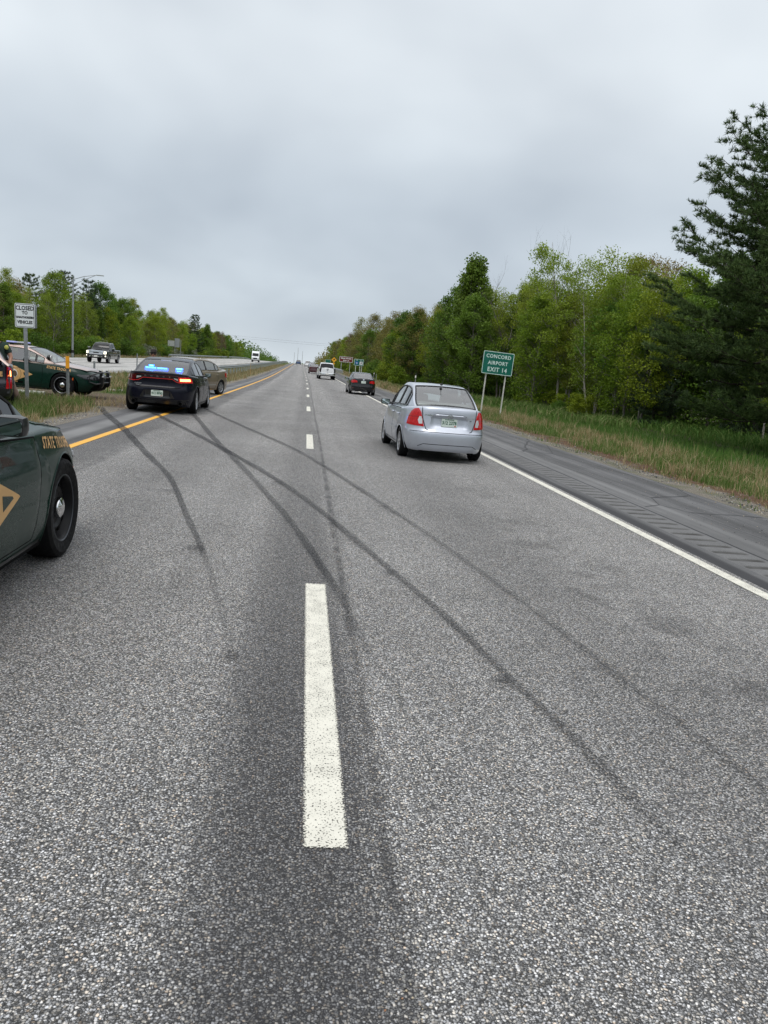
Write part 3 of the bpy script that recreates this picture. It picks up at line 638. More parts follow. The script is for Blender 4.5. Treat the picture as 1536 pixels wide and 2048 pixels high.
grass('verge_grass', 9000, R_(7.4, 14, 60, 240, 1.3), .2, .45, .05, M['blade_green'], 4, clump=8, spread=.3)
grass('dry_grass', 7000, R_(7.2, 10.5, 60, 240, 1.3), .2, .5, .045, M['blade_straw'], 5, clump=8, spread=.3)
grass('undergrowth', 16000, R_(22, 34, 33, 66, 1.0, lambda u, Y: 1 if u > 21+max(0, (48-Y)*.12) else 0), .15, .85, .055, M['blade_dark'], 31, clump=12, spread=.3, lean=.9)
# green ferny bank at the foot of the wood
grass('leafy_bank', 9000, R_(15.5, 21.5, 44, 90, 1.0, lambda u, Y: nz(u, Y, .35, 2) > .42), .3, .75, .07, M['blade_green'], 6, clump=14, spread=.35, lean=.8)
crossd = lambda u, Y: 0.0 if 20.3 < Y + 0.35*u + 1.5*(nz(u, Y, 1.8)-.5) < 26.5 and u > -11 else 1.0
grass('median_grass', 20000, R_(-9.5, -5.5, 13, 23.2, 1.0, lambda u, Y: crossd(u, Y)*max(0, min(1, (nz(u, Y, 0.7, 1)-0.30)*3))*(1 if Y + 0.9*u < 16.2 else .15)), .12, .36, .012, M['blade_green'], 7)
grass('dry_grass', 6000, R_(-8.5, -5.15, 13, 24.5, 1.0, lambda u, Y: max(0.05, min(1, (nz(u, Y, 0.9, 7)-0.42)*4))*(1 if Y + 0.35*u > 15 else .5)*(0.25 if crossd(u, Y) == 0 else 1)), .06, .30, .011, M['blade_straw'], 8, clump=16, spread=.16, lean=.8)
grass('median_grass', 9000, R_(-11.9, -6.0, 26, 62, 1.2, lambda u, Y: crossd(u, Y)), .10, .28, .024, M['blade_green'], 9)
grass('dry_grass', 13000, R_(-11.9, -5.1, 30, 230, 1.5), .14, .40, .035, M['blade_straw'], 10, clump=9, spread=.2)
grass('dry_grass', 5000, R_(-29.5, -27.0, 60, 260, 1.3), .2, .5, .05, M['blade_straw'], 11, clump=9, spread=.3)

# ---------------------------------------------------------------- signs and posts
def post_mesh(name, h, w_=0.06, mat=None, shape='u', parent=None, x=0, y=0, z0=0.0):
    mb = MB()
    if shape == 'u':    # steel channel section
        mb.prism([(-w_/2, -w_*.25), (-w_/2+.006, -w_*.25), (-w_*.3, w_*.2), (w_*.3, w_*.2), (w_/2-.006, -w_*.25), (w_/2, -w_*.25), (w_*.34, w_*.3), (-w_*.34, w_*.3)], z0-.25, h)
        for k in range(int(h/.25)): mb.box((0, w_*.31, .2+k*.25), (.012, .004, .02))
    elif shape == 'round': mb.tube([(0, 0, z0-.25), (0, 0, h)], w_/2, 14)
    else: mb.box((0, 0, (h+z0-.25)/2), (w_, w_*.7, h-z0+.25), bev=.006)
    mb.v = [(a+x, b+y, c) for a, b, c in mb.v]
    return mb.build('post', mat or M['galv_dull'], parent, smooth=(shape == 'round'))
def rrect(w_, h, r, n=5):
    P = []
    for cx, cy, a0 in ((w_/2-r, h/2-r, 0), (-w_/2+r, h/2-r, 90), (-w_/2+r, -h/2+r, 180), (w_/2-r, -h/2+r, 270)):
        for k in range(n+1): a = math.radians(a0+90*k/n); P.append((cx+r*math.cos(a), cy+r*math.sin(a)))
    return P
def flat(parent, name, poly, y, th, mat, cx=0, cz=0):
    mb = MB().prism([(u+cx, v+cz) for u, v in poly], y, y-th, lambda u, v, w_: (u, w_, v)); return mb.build(name, mat, parent)
def letters(parent, txt, size, cx, cz, y, mat, bold=0, sx=1, name='lettering', space=1.0, align='CENTER'):
    V, F = text_poly(txt, size, bold, align, space, sx); return MB().add([(u+cx, y, v+cz) for u, v in V], F).build(name, mat, parent, fix=False)
def ringpoly(parent, name, w_, h, r, t, y, mat, cx=0, cz=0, nn=5):
    A = rrect(w_, h, r, nn); B = rrect(w_-2*t, h-2*t, max(.002, r-t), nn); n_ = len(A)
    V = [(u+cx, y, v+cz) for u, v in A] + [(u+cx, y, v+cz) for u, v in B]; F = [(i, (i+1) % n_, n_+(i+1) % n_, n_+i) for i in range(n_)]
    return MB().add(V, F).build(name, mat, parent, fix=False)
M['sign_green'] = simple('sign_green', (0.006, 0.135, 0.095), 0.35, vary=.08); M['sign_white'] = simple('sign_white', (0.74, 0.78, 0.78), 0.4, vary=.05)
M['sign_legend'] = simple('sign_legend', (0.66, 0.82, 0.78), 0.4, vary=.05); M['sign_brown'] = simple('sign_brown', (0.15, 0.020, 0.016), 0.4)
M['sign_yellow'] = simple('sign_yellow', (0.85, 0.42, 0.02), 0.4); M['ink'] = simple('ink', (0.012, 0.012, 0.014), 0.5); M['sign_blue'] = simple('sign_blue', (0.03, 0.13, 0.42), 0.4); M['sign_red'] = simple('sign_red', (0.5, 0.02, 0.02), 0.4)
M['marker_yellow'] = simple('marker_yellow', (0.85, 0.36, 0.015), 0.5); M['reflector'] = simple('reflector', (0.8, 0.8, 0.72), 0.3)

# CONCORD / AIRPORT / EXIT 14
t = empty('road_sign', (9.76, 40.0, TZ(9.76, 40)), math.radians(4), 'green road sign reading CONCORD AIRPORT EXIT 14 on two pale posts', 'road sign')
t.rotation_euler = (0, math.radians(1.9), math.radians(4)); W_, H_ = 1.66, 1.16; cz = 2.47-TZ(9.76, 40)
for s in (-.55, .52): post_mesh('post', cz+H_/2-.08, .075, M['offwhite'], 'u', t, s, .06)
flat(t, 'sign_panel', rrect(W_, H_, .05), 0, .012, M['sign_green'], 0, cz)
ringpoly(t, 'border', W_-.01, H_-.01, .05, .028, -.016, M['sign_legend'], 0, cz)
for s, dz, sz in (('CONCORD', .33, .262), ('AIRPORT', -.005, .262), ('EXIT 14', -.345, .31)): letters(t, s, sz, 0, cz+dz, -.017, M['sign_legend'], .006, .93, space=1.12)
# CLOSED TO UNAUTHORIZED VEHICLES
t = empty('regulatory_sign', (-7.06, 20.75, TZ(-7.06, 20.75)), math.radians(-6), 'white rectangular sign reading CLOSED TO UNAUTHORIZED VEHICLES on a single steel post', 'road sign')
t.rotation_euler = (0, math.radians(-1.4), math.radians(10)); cz = 2.21; W_, H_ = .46, .59
post_mesh('post', cz+H_/2-.05, .085, M['galv'], 'box', t, 0, .035)
flat(t, 'sign_panel', rrect(W_, H_, .035), 0, .006, M['sign_white'], 0, cz)
flat(t, 'back_panel', rrect(W_, H_, .035), .085, .006, M['galv'], .035, cz-.005)
ringpoly(t, 'border', W_-.03, H_-.03, .028, .012, -.0085, M['ink'], 0, cz)
for s, dz, sz, sx in (('CLOSED', .178, .142, .80), ('TO', .065, .11, .85), ('UNAUTHORIZED', -.045, .066, .78), ('VEHICLES', -.165, .105, .78)): letters(t, s, sz, 0, cz+dz, -.009, M['ink'], .0045, sx)
# State House, exit 14
t = empty('road_sign', pos(7.95, 150), 0, 'wide brown sign reading State House EXIT 14 behind the black sedan', 'road sign'); cz = 3.30-TZ(7.8, 150); W_, H_ = 2.55, 1.05
for s in (-.85, .8): post_mesh('post', cz+H_/2-.05, .12, M['galv_dull'], 'box', t, s, .08)
flat(t, 'sign_panel', rrect(W_, H_, .08), 0, .02, M['sign_brown'], 0, cz); ringpoly(t, 'border', W_-.02, H_-.02, .08, .06, -.028, M['sign_white'], 0, cz)
letters(t, 'State House', .40, 0, cz+.20, -.03, M['sign_white'], .012, 1.0); letters(t, 'EXIT 14', .34, 0, cz-.24, -.03, M['sign_white'], .010, 1)
# route shields
t = empty('road_sign', pos(8.6, 125), 0, 'square green sign with blue shield 93 and white plate 4, right of the brown sign', 'road sign'); cz = 2.72-TZ(8.4, 125); W_, H_ = 1.50, 1.02
for s in (-.45, .22, .5): post_mesh('post', cz+H_/2-.05, .09, M['offwhite'], 'box', t, s, .07)
flat(t, 'sign_panel', rrect(W_, H_, .06), 0, .02, M['sign_green'], 0, cz); ringpoly(t, 'border', W_-.02, H_-.02, .06, .045, -.028, M['sign_legend'], 0, cz)
letters(t, 'TO', .19, -.33, cz+.33, -.03, M['sign_legend'], .004); letters(t, 'JCT', .17, .36, cz+.33, -.03, M['sign_legend'], .004)
sh = [(-.22, .2), (-.1, .24), (0, .21), (.1, .24), (.22, .2), (.25, .02), (.17, -.17), (0, -.27), (-.17, -.17), (-.25, .02)]
s_ = flat(t, 'route_shield', sh, -.03, .004, M['sign_blue'], -.32, cz-.10)
MB().prism([(u*.86-.32, min(v, .2)*1.0+cz-.10) for u, v in sh if v > .05], -.036, -.038, lambda u, v, w_: (u, w_, v)).build('shield_top', M['sign_red'], t)
letters(t, '93', .30, -.32, cz-.14, -.039, M['sign_white'], .008, .85)
flat(t, 'route_plate', rrect(.5, .5, .05), -.03, .004, M['sign_white'], .37, cz-.10); letters(t, '4', .38, .37, cz-.10, -.036, M['ink'], .012)
# warning diamond
t = empty('warning_sign', pos(7.3, 190), 0, 'yellow diamond warning sign with a small yellow plate beneath, left of the brown sign', 'road sign'); cz = 3.45-TZ(7.0, 190)
post_mesh('post', cz+.5, .09, M['galv_dull'], 'box', t, 0, .06)
flat(t, 'sign_panel', [(-.64, 0), (0, -.64), (.64, 0), (0, .64)], 0, .02, M['sign_yellow'], 0, cz)
flat(t, 'truck_symbol', [(-.22, -.02), (-.1, .2), (.12, .26), (.3, .05), (.24, -.05), (.05, -.02), (-.04, -.25), (-.1, -.25), (-.08, -.03)], -.024, .004, M['ink'], 0, cz+.02)
flat(t, 'advisory_plate', rrect(.46, .38, .04), 0, .02, M['sign_yellow'], 0, cz-.90); letters(t, '50', .22, 0, cz-.90, -.024, M['ink'], .006) if False else None
t = empty('road_sign', pos(8.3, 262), 0, 'small distant green sign half hidden above the roof of the white pickup', 'road sign'); cz = 3.5-TZ(8, 262)
for s in (-.5, .5): post_mesh('post', cz+.5, .1, M['galv_dull'], 'box', t, s, .07)
flat(t, 'sign_panel', rrect(1.7, 1.15, .06), 0, .02, M['sign_green'], 0, cz); ringpoly(t, 'border', 1.66, 1.11, .06, .05, -.028, M['sign_legend'], 0, cz)
# back of a sign across the opposite carriageway
t = empty('road_sign', pos(-27.8, 178), math.radians(180), 'grey back of a sign standing at the far edge of the opposite road', 'road sign')
for s in (-.6, .6): post_mesh('post', 4.0, .1, M['galv'], 'box', t, s, .06)
flat(t, 'sign_panel', rrect(1.1, 1.9, .06), 0, .02, M['galv'], .2, 3.3); flat(t, 'side_panel', rrect(1.4, 1.2, .06), 0, .02, M['galv_dull'], 1.5, 3.1)
# object marker with yellow blade
t = empty('marker_post', (-6.70, 23.0, TZ(-6.7, 23)), 0, 'channel post with an orange-yellow top in front of the trooper car', 'marker post'); t.rotation_euler = (0, math.radians(-1.2), .1)
post_mesh('post', 1.22, .085, M['galv'], 'u', t, 0, 0); flat(t, 'reflective_blade', rrect(.10, .34, .01), -.035, .012, M['marker_yellow'], 0, 1.09); 
def delineator(u, Y, h, label, top, mat='galv_dull', w_=.06, shape='u', group=None):
    t = empty('delineator_post', pos(u, Y), 0, label, 'marker post', group); t.rotation_euler = (random.uniform(-.02, .02), random.uniform(-.03, .03), 0)
    post_mesh('post', h, w_, M[mat], shape, t)
    if top: flat(t, 'reflector', rrect(.085, .16, .012), -.03, .01, M['reflector'], 0, h-.07)
delineator(7.75, 55, 1.52, 'white-tipped post seen just above the roof of the silver sedan', True)
delineator(7.75, 88, 1.28, 'white-tipped post standing right behind the black sedan in the verge', True)
delineator(8.2, 90, 1.2, 'plain grey post right of the white-tipped post behind the black sedan', False)
delineator(-9.9, 38, .98, 'short grey post between the crossover and the dark pickup', False, 'galv', .09)
delineator(-11.5, 55, 1.40, 'grey post at the edge of the opposite road left of the charcoal police car roof', False, 'galv', .08)
delineator(-5.75, 84, 1.15, 'thin brown post in the dry grass before the guardrail', False, 'gold', .035)
delineator(-8.4, 66, 1.5, 'thin grey post behind the near end of the median guardrail', False, 'galv', .04)
delineator(-6.4, 120, 1.2, 'thin far post beside the median guardrail', False, 'galv', .05)
# street light
t = empty('street_light', pos(-27.35, 96), 0, 'tall galvanised light pole with truss arm at the far edge of the opposite road', 'street light')
MB().tube([(0, 0, -.3), (0, 0, .9), (0, 0, 9.0)], [.14, .13, .085], 12).build('pole', M['galv'], t, smooth=True)
MB().tube([(0, 0, .02), (0, 0, .5)], .17, 12).build('pole_base', M['galv'], t, smooth=True); MB().tube([(0, 0, .5), (0, 0, .85)], .15, 12).build('pole_band', M['black_plastic'], t)
MB().tube([(0, 0, 8.9), (1.2, 0, 9.35), (2.6, 0, 9.62)], [.045, .04, .035], 8).tube([(0, 0, 8.3), (1.3, 0, 9.0), (2.5, 0, 9.58)], .035, 8).tube([(1.25, 0, 8.98), (1.2, 0, 9.35)], .02, 6).build('truss_arm', M['galv'], t, smooth=True)
MB().box((3.0, 0, 9.62), (.85, .32, .10), bev=.04).build('lamp_head', M['galv_dull'], t)
# guardrails
def guardrail(u, y0, y1, face, label, step=3.81):
    t = empty('guardrail', pos(u, y0), 0, label, 'guardrail'); L0 = t.location.copy()
    prof = [(0, .52), (.035, .545), (.075, .59), (.04, .635), (.005, .655), (.005, .685), (.04, .705), (.075, .75), (.035, .795), (0, .82)]
    ys_ = [y0 + (y1-y0)*i/max(1, int((y1-y0)/4)) for i in range(int((y1-y0)/4)+1)]; pv = None; V = []; F = []
    for s in (1, -1) if face == 2 else (face,):
        b = len(V)
        for Y in ys_:
            for d, h in prof: V.append((u+s*(.10+d)+CX(Y)-L0.x, Y-L0.y, ZR(Y)-.04+h-L0.z))
        n_ = len(prof)
        F += [(b+i*n_+k, b+i*n_+k+1, b+(i+1)*n_+k+1, b+(i+1)*n_+k) for i in range(len(ys_)-1) for k in range(n_-1)]
    MB().add(V, F).build('rail_beam', M['galv'], t, fix=False)
    pm = MB().box((0, 0, .37), (.16, .10, .9)).build('post', M['galv_dull'], t); k = 0; Y = y0+.3
    pm.location = (0, .3, 0)
    while Y < y1 and k < 90:
        Y += step; k += 1
        if Y > y1: break
        o = ob('post', pm.data, t); o.location = (u+CX(Y)-L0.x, Y-L0.y, ZR(Y)-.04-L0.z)
guardrail(-7.75, 56, 420, 2, 'double-sided steel guardrail running up the grass median behind the beige sedan')
guardrail(7.05, 142, 300, -1, 'steel guardrail at the right shoulder beyond the white pickup')
guardrail(-27.6, 165, 420, 1, 'far guardrail along the outer edge of the opposite road')
# white post lying in front of the crossover car
t = MB().tube([(-2.0, 0, .06), (1.05, 0, .06)], .062, 12).build('fallen_post', M['offwhite'], None, smooth=True); t.location = (-8.75, 24.05, .0); t.rotation_euler = (0, 0, math.radians(3)); tag(t, 'white round post lying on the ground beside the trooper car in the crossover', 'post')
# concrete lip of the crossover
mb = MB(); mb.box((0, 0, 0), (14, .22, .07), bev=.02); t = mb.build('concrete_kerb', simple('concrete', (.42, .39, .34), .9)); t.location = (-11.0, 30.6, -.02); t.rotation_euler = (0, 0, math.radians(5)); t['kind'] = 'structure'
# radio masts and power line far away
for X, H_, lb in ((-14.5, 15, 'shortest grey pole on the far horizon, left of the other two'), (-10.6, 20.5, 'tallest grey mast on the far horizon'), (-5.5, 17.0, 'middle-height grey mast, right of the tallest on the horizon')):
    t = MB().tube([(0, 0, 0), (0, 0, H_+2)], [.28, .16], 8).build('far_mast', M['galv_dull']); t.location = (X, 880, -2.0); tag(t, lb, 'mast')
for k, dz in ((0, 0), (1, 1.3)):
    t = MB().tube([(-150+300*i/30, 520, 17.5+dz-2.2*math.sin(math.pi*i/30)) for i in range(31)], .03, 4).build('power_line', M['black_plastic']); tag(t, ('lower' if k == 0 else 'upper')+' of two faint cables crossing the sky over the far road', 'cable')
# ---------------------------------------------------------------- vehicles
class Body:
    def __init__(s, sp):
        s.sp = sp; s.L2 = sp['L']/2; s.W2 = sp['W']/2; s.n = sp.get('n', 5.0); s.r = sp.get('r', .035)
        s.dents = sp.get('dents', []); s.tabs = {}
        s.refz = sp.get('refz', .72)
    def a(s, z, front): return s.L2 - sinterp(s.sp['af'] if front else s.sp['ar'], z)
    def b(s, z): return s.W2*sinterp(s.sp['b'], z)
    def top(s, x, y): return sinterp(s.sp['zc'], x) - sinterp(s.sp['drop'], x)*min(1.0, abs(y)/s.W2)**3
    def P(s, phi, z, ins=0.0):
        c, sn = math.cos(phi), math.sin(phi); e = 2/s.n
        x = math.copysign(abs(c)**e, c)*(s.a(z, c > 0)-ins); y = math.copysign(abs(sn)**e, sn)*(s.b(z)-ins)
        return s.dent(Vector((x, y, z)))
    def dent(s, p):
        for (end, yc, zc, hy, hz, d, soft) in s.dents:
            if end == 'r' and p.x < -s.L2*.8 or end == 'f' and p.x > s.L2*.8:
                my = min(1, max(0, (hy-abs(p.y-yc))/soft+.5)) if yc is not None else 1; mz = min(1, max(0, (hz-abs(p.z-zc))/soft+.5)); m = my*my*(3-2*my)*mz*mz*(3-2*mz)
                p.x += d*m*(1 if end == 'r' else -1)
        return p
    def side(s, sg):
        def f(x, z):
            a_ = s.a(z, x > 0); q = min(.9999, abs(x/a_)); return Vector((x, sg*s.b(z)*(1-q**s.n)**(1/s.n), z))
        return f
    def arc(s, rear):
        if rear not in s.tabs:
            T = [(0, 0)]; p = s.P(math.pi if rear else 0, s.refz); L_ = 0
            for i in range(1, 700):
                d = (math.pi*.72)*(i/699)**2; q = s.P((math.pi if rear else 0)+d, s.refz); L_ += (Vector((q.x-p.x, q.y-p.y))).length; p = q; T.append((L_, d))
            s.tabs[rear] = T
        return s.tabs[rear]
    def end(s, rear):
        T = s.arc(rear)
        def f(U, z):
            d = interp(T, abs(U)); return s.P(math.pi + math.copysign(d, U), z) if rear else s.P(math.copysign(d, U), z)
        return f
    def tmap(s): return lambda x, y: Vector((x, y, s.top(x, y)))
    def zbot(s, x, sidey):
        z = s.sp['sill']; 
        if sidey:
            for xw in s.sp['axles']:
                R = s.sp['arch']
                if abs(x-xw) < R: z = max(z, s.sp['tyre'] + math.sqrt(R*R-(x-xw)**2) - .01)
        if 'bumpz' in s.sp and not sidey: z = s.sp['bumpz']
        return z

def patch(poly, fm, off, du, dv=None, thick=0.0, center=Vector((0, 0, .6)), lip=0.0):
    """polygon in surface coordinates -> curved sheet lying on the surface, with rolled edges if thick"""
    dv = dv or du; bm = bmesh.new(); vs = [bm.verts.new((u, v, 0)) for u, v in poly]; bm.faces.new(vs)
    us_ = [p[0] for p in poly]; vs_ = [p[1] for p in poly]
    for k in range(int(min(us_)/du)-1, int(max(us_)/du)+2):
        if min(us_) < k*du < max(us_): bmesh.ops.bisect_plane(bm, geom=bm.verts[:]+bm.edges[:]+bm.faces[:], plane_co=(k*du, 0, 0), plane_no=(1, 0, 0), dist=1e-6)
    for k in range(int(min(vs_)/dv)-1, int(max(vs_)/dv)+2):
        if min(vs_) < k*dv < max(vs_): bmesh.ops.bisect_plane(bm, geom=bm.verts[:]+bm.edges[:]+bm.faces[:], plane_co=(0, k*dv, 0), plane_no=(0, 1, 0), dist=1e-6)
    bmesh.ops.triangulate(bm, faces=[f for f in bm.faces if len(f.verts) > 4])
    bm.verts.index_update(); bd = set(); edges = [e for e in bm.edges if len(e.link_faces) == 1]
    for e in edges: bd.update(v.index for v in e.verts)
    V = []; lo = []
    for v in bm.verts:
        u, w_ = v.co.x, v.co.y; p = fm(u, w_); nn = snorm(fm, u, w_, center); V.append(p + nn*(off-(lip if v.index in bd else 0))); lo.append(p + nn*(off-thick))
    F = [tuple(v.index for v in f.verts) for f in bm.faces]
    if thick:
        n0 = len(V); mp = {i: n0+k for k, i in enumerate(sorted(bd))}; V += [lo[i] for i in sorted(bd)]
        F += [(e.verts[0].index, e.verts[1].index, mp[e.verts[1].index], mp[e.verts[0].index]) for e in edges]
    bm.free(); return V, F
def snorm(fm, u, v, center):
    e = .004; a = fm(u+e, v)-fm(u-e, v); b = fm(u, v+e)-fm(u, v-e); n_ = a.cross(b)
    if n_.length < 1e-9: n_ = Vector((0, 0, 1))
    n_.normalize(); p = fm(u, v)
    c = Vector((max(-1.2, min(1.2, p.x))*.9, 0, center.z))
    if n_.dot(p-c) < 0: n_.negate()
    return n_
def strip(path, fm, w_, off, center=Vector((0, 0, .6)), step=.03, closed=False):
    pts = []
    P_ = list(path) + ([path[0]] if closed else [])
    for (a, b), (c, d) in zip(P_, P_[1:]):
        n_ = max(1, int(math.hypot(c-a, d-b)/step)); pts += [(a+(c-a)*i/n_, b+(d-b)*i/n_) for i in range(n_)]
    pts.append(P_[-1]); V = []; F = []
    W3 = [fm(*p) for p in pts]
    for i, (p, q) in enumerate(zip(pts, W3)):
        t = (W3[min(i+1, len(W3)-1)]-W3[max(i-1, 0)]).normalized(); nn = snorm(fm, *p, center); s_ = t.cross(nn).normalized()
        V += [q+nn*off+s_*w_/2, q+nn*off-s_*w_/2]
    for i in range(len(pts)-1): F.append((2*i, 2*i+1, 2*i+3, 2*i+2))
    return V, F
def fin_patch(mb, name, mat, parent, smooth=True):
    o = mb.build(name, mat, parent, smooth=smooth); return o

def make_wheel(parent, x, y, z, R, wd, style, side, detail=True):
    """side=+1: outer face towards +y"""
    mb = MB(); Rr = R*.66 if style != 'steel' else R*.68; h = wd/2
    prof = [(Rr-.012, -h*.8), (Rr+.01, -h*.92), (R*.9, -h), (R*.975, -h*.86), (R, -h*.6), (R, -h*.02), (R-.006, 0), (R, h*.02), (R, h*.6), (R*.975, h*.86), (R*.9, h), (Rr+.012, h*.92), (Rr-.012, h*.80)]
    mb.lathe([(r, q*side) for r, q in prof], n=40 if detail else 20, close=True); wh = mb.build('wheel', M['rubber'], parent, smooth=True); wh.location = (x, y, z)
    m2 = MB(); f = h*side
    if style == 'steel':
        m2.lathe([(Rr, f*.86), (Rr-.012, f*.84), (Rr-.025, f*.66), (Rr-.032, f*.28), (Rr*.84, f*.18), (Rr*.79, f*.34), (Rr*.60, f*.47), (Rr*.50, f*.33), (Rr*.42, f*.35), (0, f*.36)], n=40); rim = m2.build('rim', M['steel_black'], wh, smooth=True)
        m3 = MB()
        for k in range(10):
            a = 2*math.pi*k/10; c = (Rr*.69*math.cos(a), f*.41, Rr*.69*math.sin(a)); m3.ell(c, (.030, .014, .022), 10, 5, Matrix.Rotation(-a+math.pi/2, 3, 'Y'))
        m3.build('vent_hole', M['gap'], wh, smooth=True)
        m4 = MB().lathe([(.078, f*.35), (.078, f*.58), (.072, f*.74), (.046, f*.86), (.02, f*.90), (0, f*.91)], n=28); m4.build('hub_cap', M['chrome'], wh, smooth=True)
        m5 = MB().lathe([(Rr*1.0, f*.88), (Rr*.975, f*.90), (Rr*.955, f*.86)], n=40); m5.build('rim_lip', M['alloy'] if parent.get('bright_lip') else M['rim_highlight'], wh, smooth=True)
    else:
        ns = {'alloy5': 5, 'alloy7': 7, 'alloy10': 10}[style]
        m2.lathe([(Rr, f*.90), (Rr-.015, f*.92), (Rr-.03, f*.80), (Rr-.035, f*.2), (Rr-.06, f*.1)], n=36)
        for k in range(ns):
            a = 2*math.pi*k/ns; wi = Rr*.34*(5/ns)**.6
            V = []; 
            for rr_, ww, hh in ((Rr*.16, wi*.55, .86), (Rr*.55, wi*.42, .84), (Rr-.03, wi*.5, .84)):
                for sgn in (-1, 1):
                    for dd in (0, -.25): V.append(Vector((rr_*math.cos(a)-sgn*ww*math.sin(a), f*(hh+dd), rr_*math.sin(a)+sgn*ww*math.cos(a))))
            F = []
            for i in range(2):
                b = i*4; F += [(b, b+4, b+6, b+2), (b+1, b+3, b+7, b+5), (b, b+1, b+5, b+4), (b+2, b+6, b+7, b+3)]
            m2.add(V, F)
        m2.lathe([(Rr*.26, f*.5), (Rr*.25, f*.88), (Rr*.1, f*.92), (0, f*.92)], n=20); m2.build('rim', M['alloy'], wh, smooth=True)
        MB().lathe([(Rr-.04, f*.25), (0, f*.20)], n=28).build('brake_disc', M['steel_black'], wh, smooth=True)
    return wh

def build_car(name, sp, loc, heading, label, cat='car', paint='paint_x', scale=1.0, group=None, lod=0):
    """heading: world direction angle of the car's +x axis, radians"""
    t = empty(name, loc, heading, label, cat, group, scale); B = Body(sp); M_ = M[paint]; ref = B.refz
    if sp.get('bright_lip'): t['bright_lip'] = 1; 
    a0f, a0r, b0 = B.a(ref, True), B.a(ref, False), B.b(ref); n_ = B.n; e = n_/2
    xs_ = set()
    k = -.95
    while k <= .951: xs_.add(round((a0f if k > 0 else a0r)*k, 3)); k += .05 if lod == 0 else .1
    for xw in sp['axles']:
        for i in range(0, 23 if lod == 0 else 11):
            xs_.add(round(xw + sp['arch']*math.cos(math.pi*i/(22 if lod == 0 else 10)), 3))
    xs_ = sorted(xs_, reverse=True); xs_ = [x for i, x in enumerate(xs_) if i == 0 or xs_[i-1]-x > .004]
    ph = []
    s95 = (1-.95**n_)**.5; nf = 14 if lod == 0 else 8
    for i in range(nf): s_ = s95*(i/nf)**(e*.8); ph.append(math.asin(min(1, s_)))
    for x in xs_: ph.append(math.acos(max(-1, min(1, math.copysign((abs(x)/(a0f if x > 0 else a0r))**e, x)))))
    for i in range(nf-1, -1, -1): s_ = s95*(i/nf)**(e*.8); ph.append(math.pi-math.asin(min(1, s_)))
    ph = sorted(set(round(p, 6) for p in ph)); np_ = len(ph); K = 24 if lod == 0 else 12; V = []; F = []; r = B.r
    rows = K+1+3; ztops = []
    for sg in (1, -1):
        for p in ph:
            z = .9
            for _ in range(6): q = B.P(p, z); z = B.top(q.x, q.y)
            sidey = abs(math.sin(p)) > s95*.9; q = B.P(p, ref); zb = B.zbot(q.x, sidey)
            if not sidey and 'bumpz' in sp: zb = sp['bumpz']
            ztops.append(z)
            for j in range(K+1): V.append(B.P(p*sg, zb+(z-r-zb)*j/K))
            for al in (35, 65, 90):
                A = math.radians(al); V.append(B.P(p*sg, z-r, r*(1-math.cos(A))) + Vector((0, 0, r*math.sin(A))))
    for h in range(2):
        for i in range(np_-1):
            for j in range(rows-1):
                q = h*np_*rows + i*rows + j; F.append((q, q+rows, q+rows+1, q+1) if h == 0 else (q, q+1, q+rows+1, q+rows))
    # top sheet
    m = 14 if lod == 0 else 8; base = len(V); g0, g1, gy = sp['hole']; TF = []
    for i in range(np_):
        pl = V[i*rows+rows-1]; pr = V[np_*rows+i*rows+rows-1]
        for k in range(m+1):
            y = pl.y+(pr.y-pl.y)*k/m; x = pl.x
            zz = B.top(x, y) if 0 < k < m else pl.z
            V.append(Vector((x, y, zz)))
    for i in range(np_-1):
        for k in range(m):
            c = (V[base+i*(m+1)+k]+V[base+(i+1)*(m+1)+k+1])/2
            inh = g0 < c.x < g1 and abs(c.y) < gy
            bed = sp.get('bed'); inb = bed and bed[0] < c.x < bed[1] and abs(c.y) < bed[2]
            if not inh and not inb: TF.append((base+i*(m+1)+k, base+(i+1)*(m+1)+k, base+(i+1)*(m+1)+k+1, base+i*(m+1)+k+1))
    mb = MB().add(V, F+TF); body = mb.build('body', M_, t, smooth=True)
    # arch lips and wheel wells
    for sg in (1, -1):
        for xw in sp['axles']:
            pts = []; inn = []; wl = MB(); lp = MB()
            for i in range(25):
                A = math.pi*(-.12+1.24*i/24); x = xw+sp['arch']*math.cos(A); z = sp['tyre']+sp['arch']*math.sin(A)-.01
                q = B.side(sg)(x, max(z, sp['sill'])); pts.append(q); inn.append(Vector((x, sg*(B.W2-.34), q.z)))
            nA = len(pts); wl.add([p+Vector((0, -sg*.004, 0)) for p in pts]+inn, [(i, i+1, nA+i+1, nA+i) for i in range(nA-1)])
            lp.tube([p+Vector((0, sg*-.001, 0)) for p in pts], .007, 6)
            wl.build('wheel_well', M['under'], t); lp.build('arch_lip', M_, t, smooth=True)
    hb = sp['sill']; xa0, xa1 = sp['axles'][0], sp['axles'][1]
    un = MB(); un.box(((xa0+xa1)/2, 0, hb+.02), (xa1-xa0-2*sp['arch']-.02, sp['W']*.93, .07)).box((0, 0, hb+.07), (sp['L']*.90, sp['W']-.74, .14)).box((-B.L2+.36, 0, hb+.09), (.25, sp['W']*.55, .10)).box((B.L2-.36, 0, hb+.09), (.25, sp['W']*.55, .10))
    un.build('underbody', M['under'], t)
    # wheels
    for xw in sp['axles']:
        for sg in (1, -1): make_wheel(t, xw, sg*(B.W2-.022-sp['tw']/2-sp.get('inset', 0)), sp['tyre'], sp['tyre'], sp['tw'], sp['rim'], sg, lod == 0)
    # greenhouse
    gh = sp['gh']; zg = gh['zg']; kt = gh['k']; q_ = gh.get('q', .10); cq = gh.get('cq', .07); x0, x1 = zg[0][0], zg[-1][0]; rt = gh['rear']; wt = gh['wind']
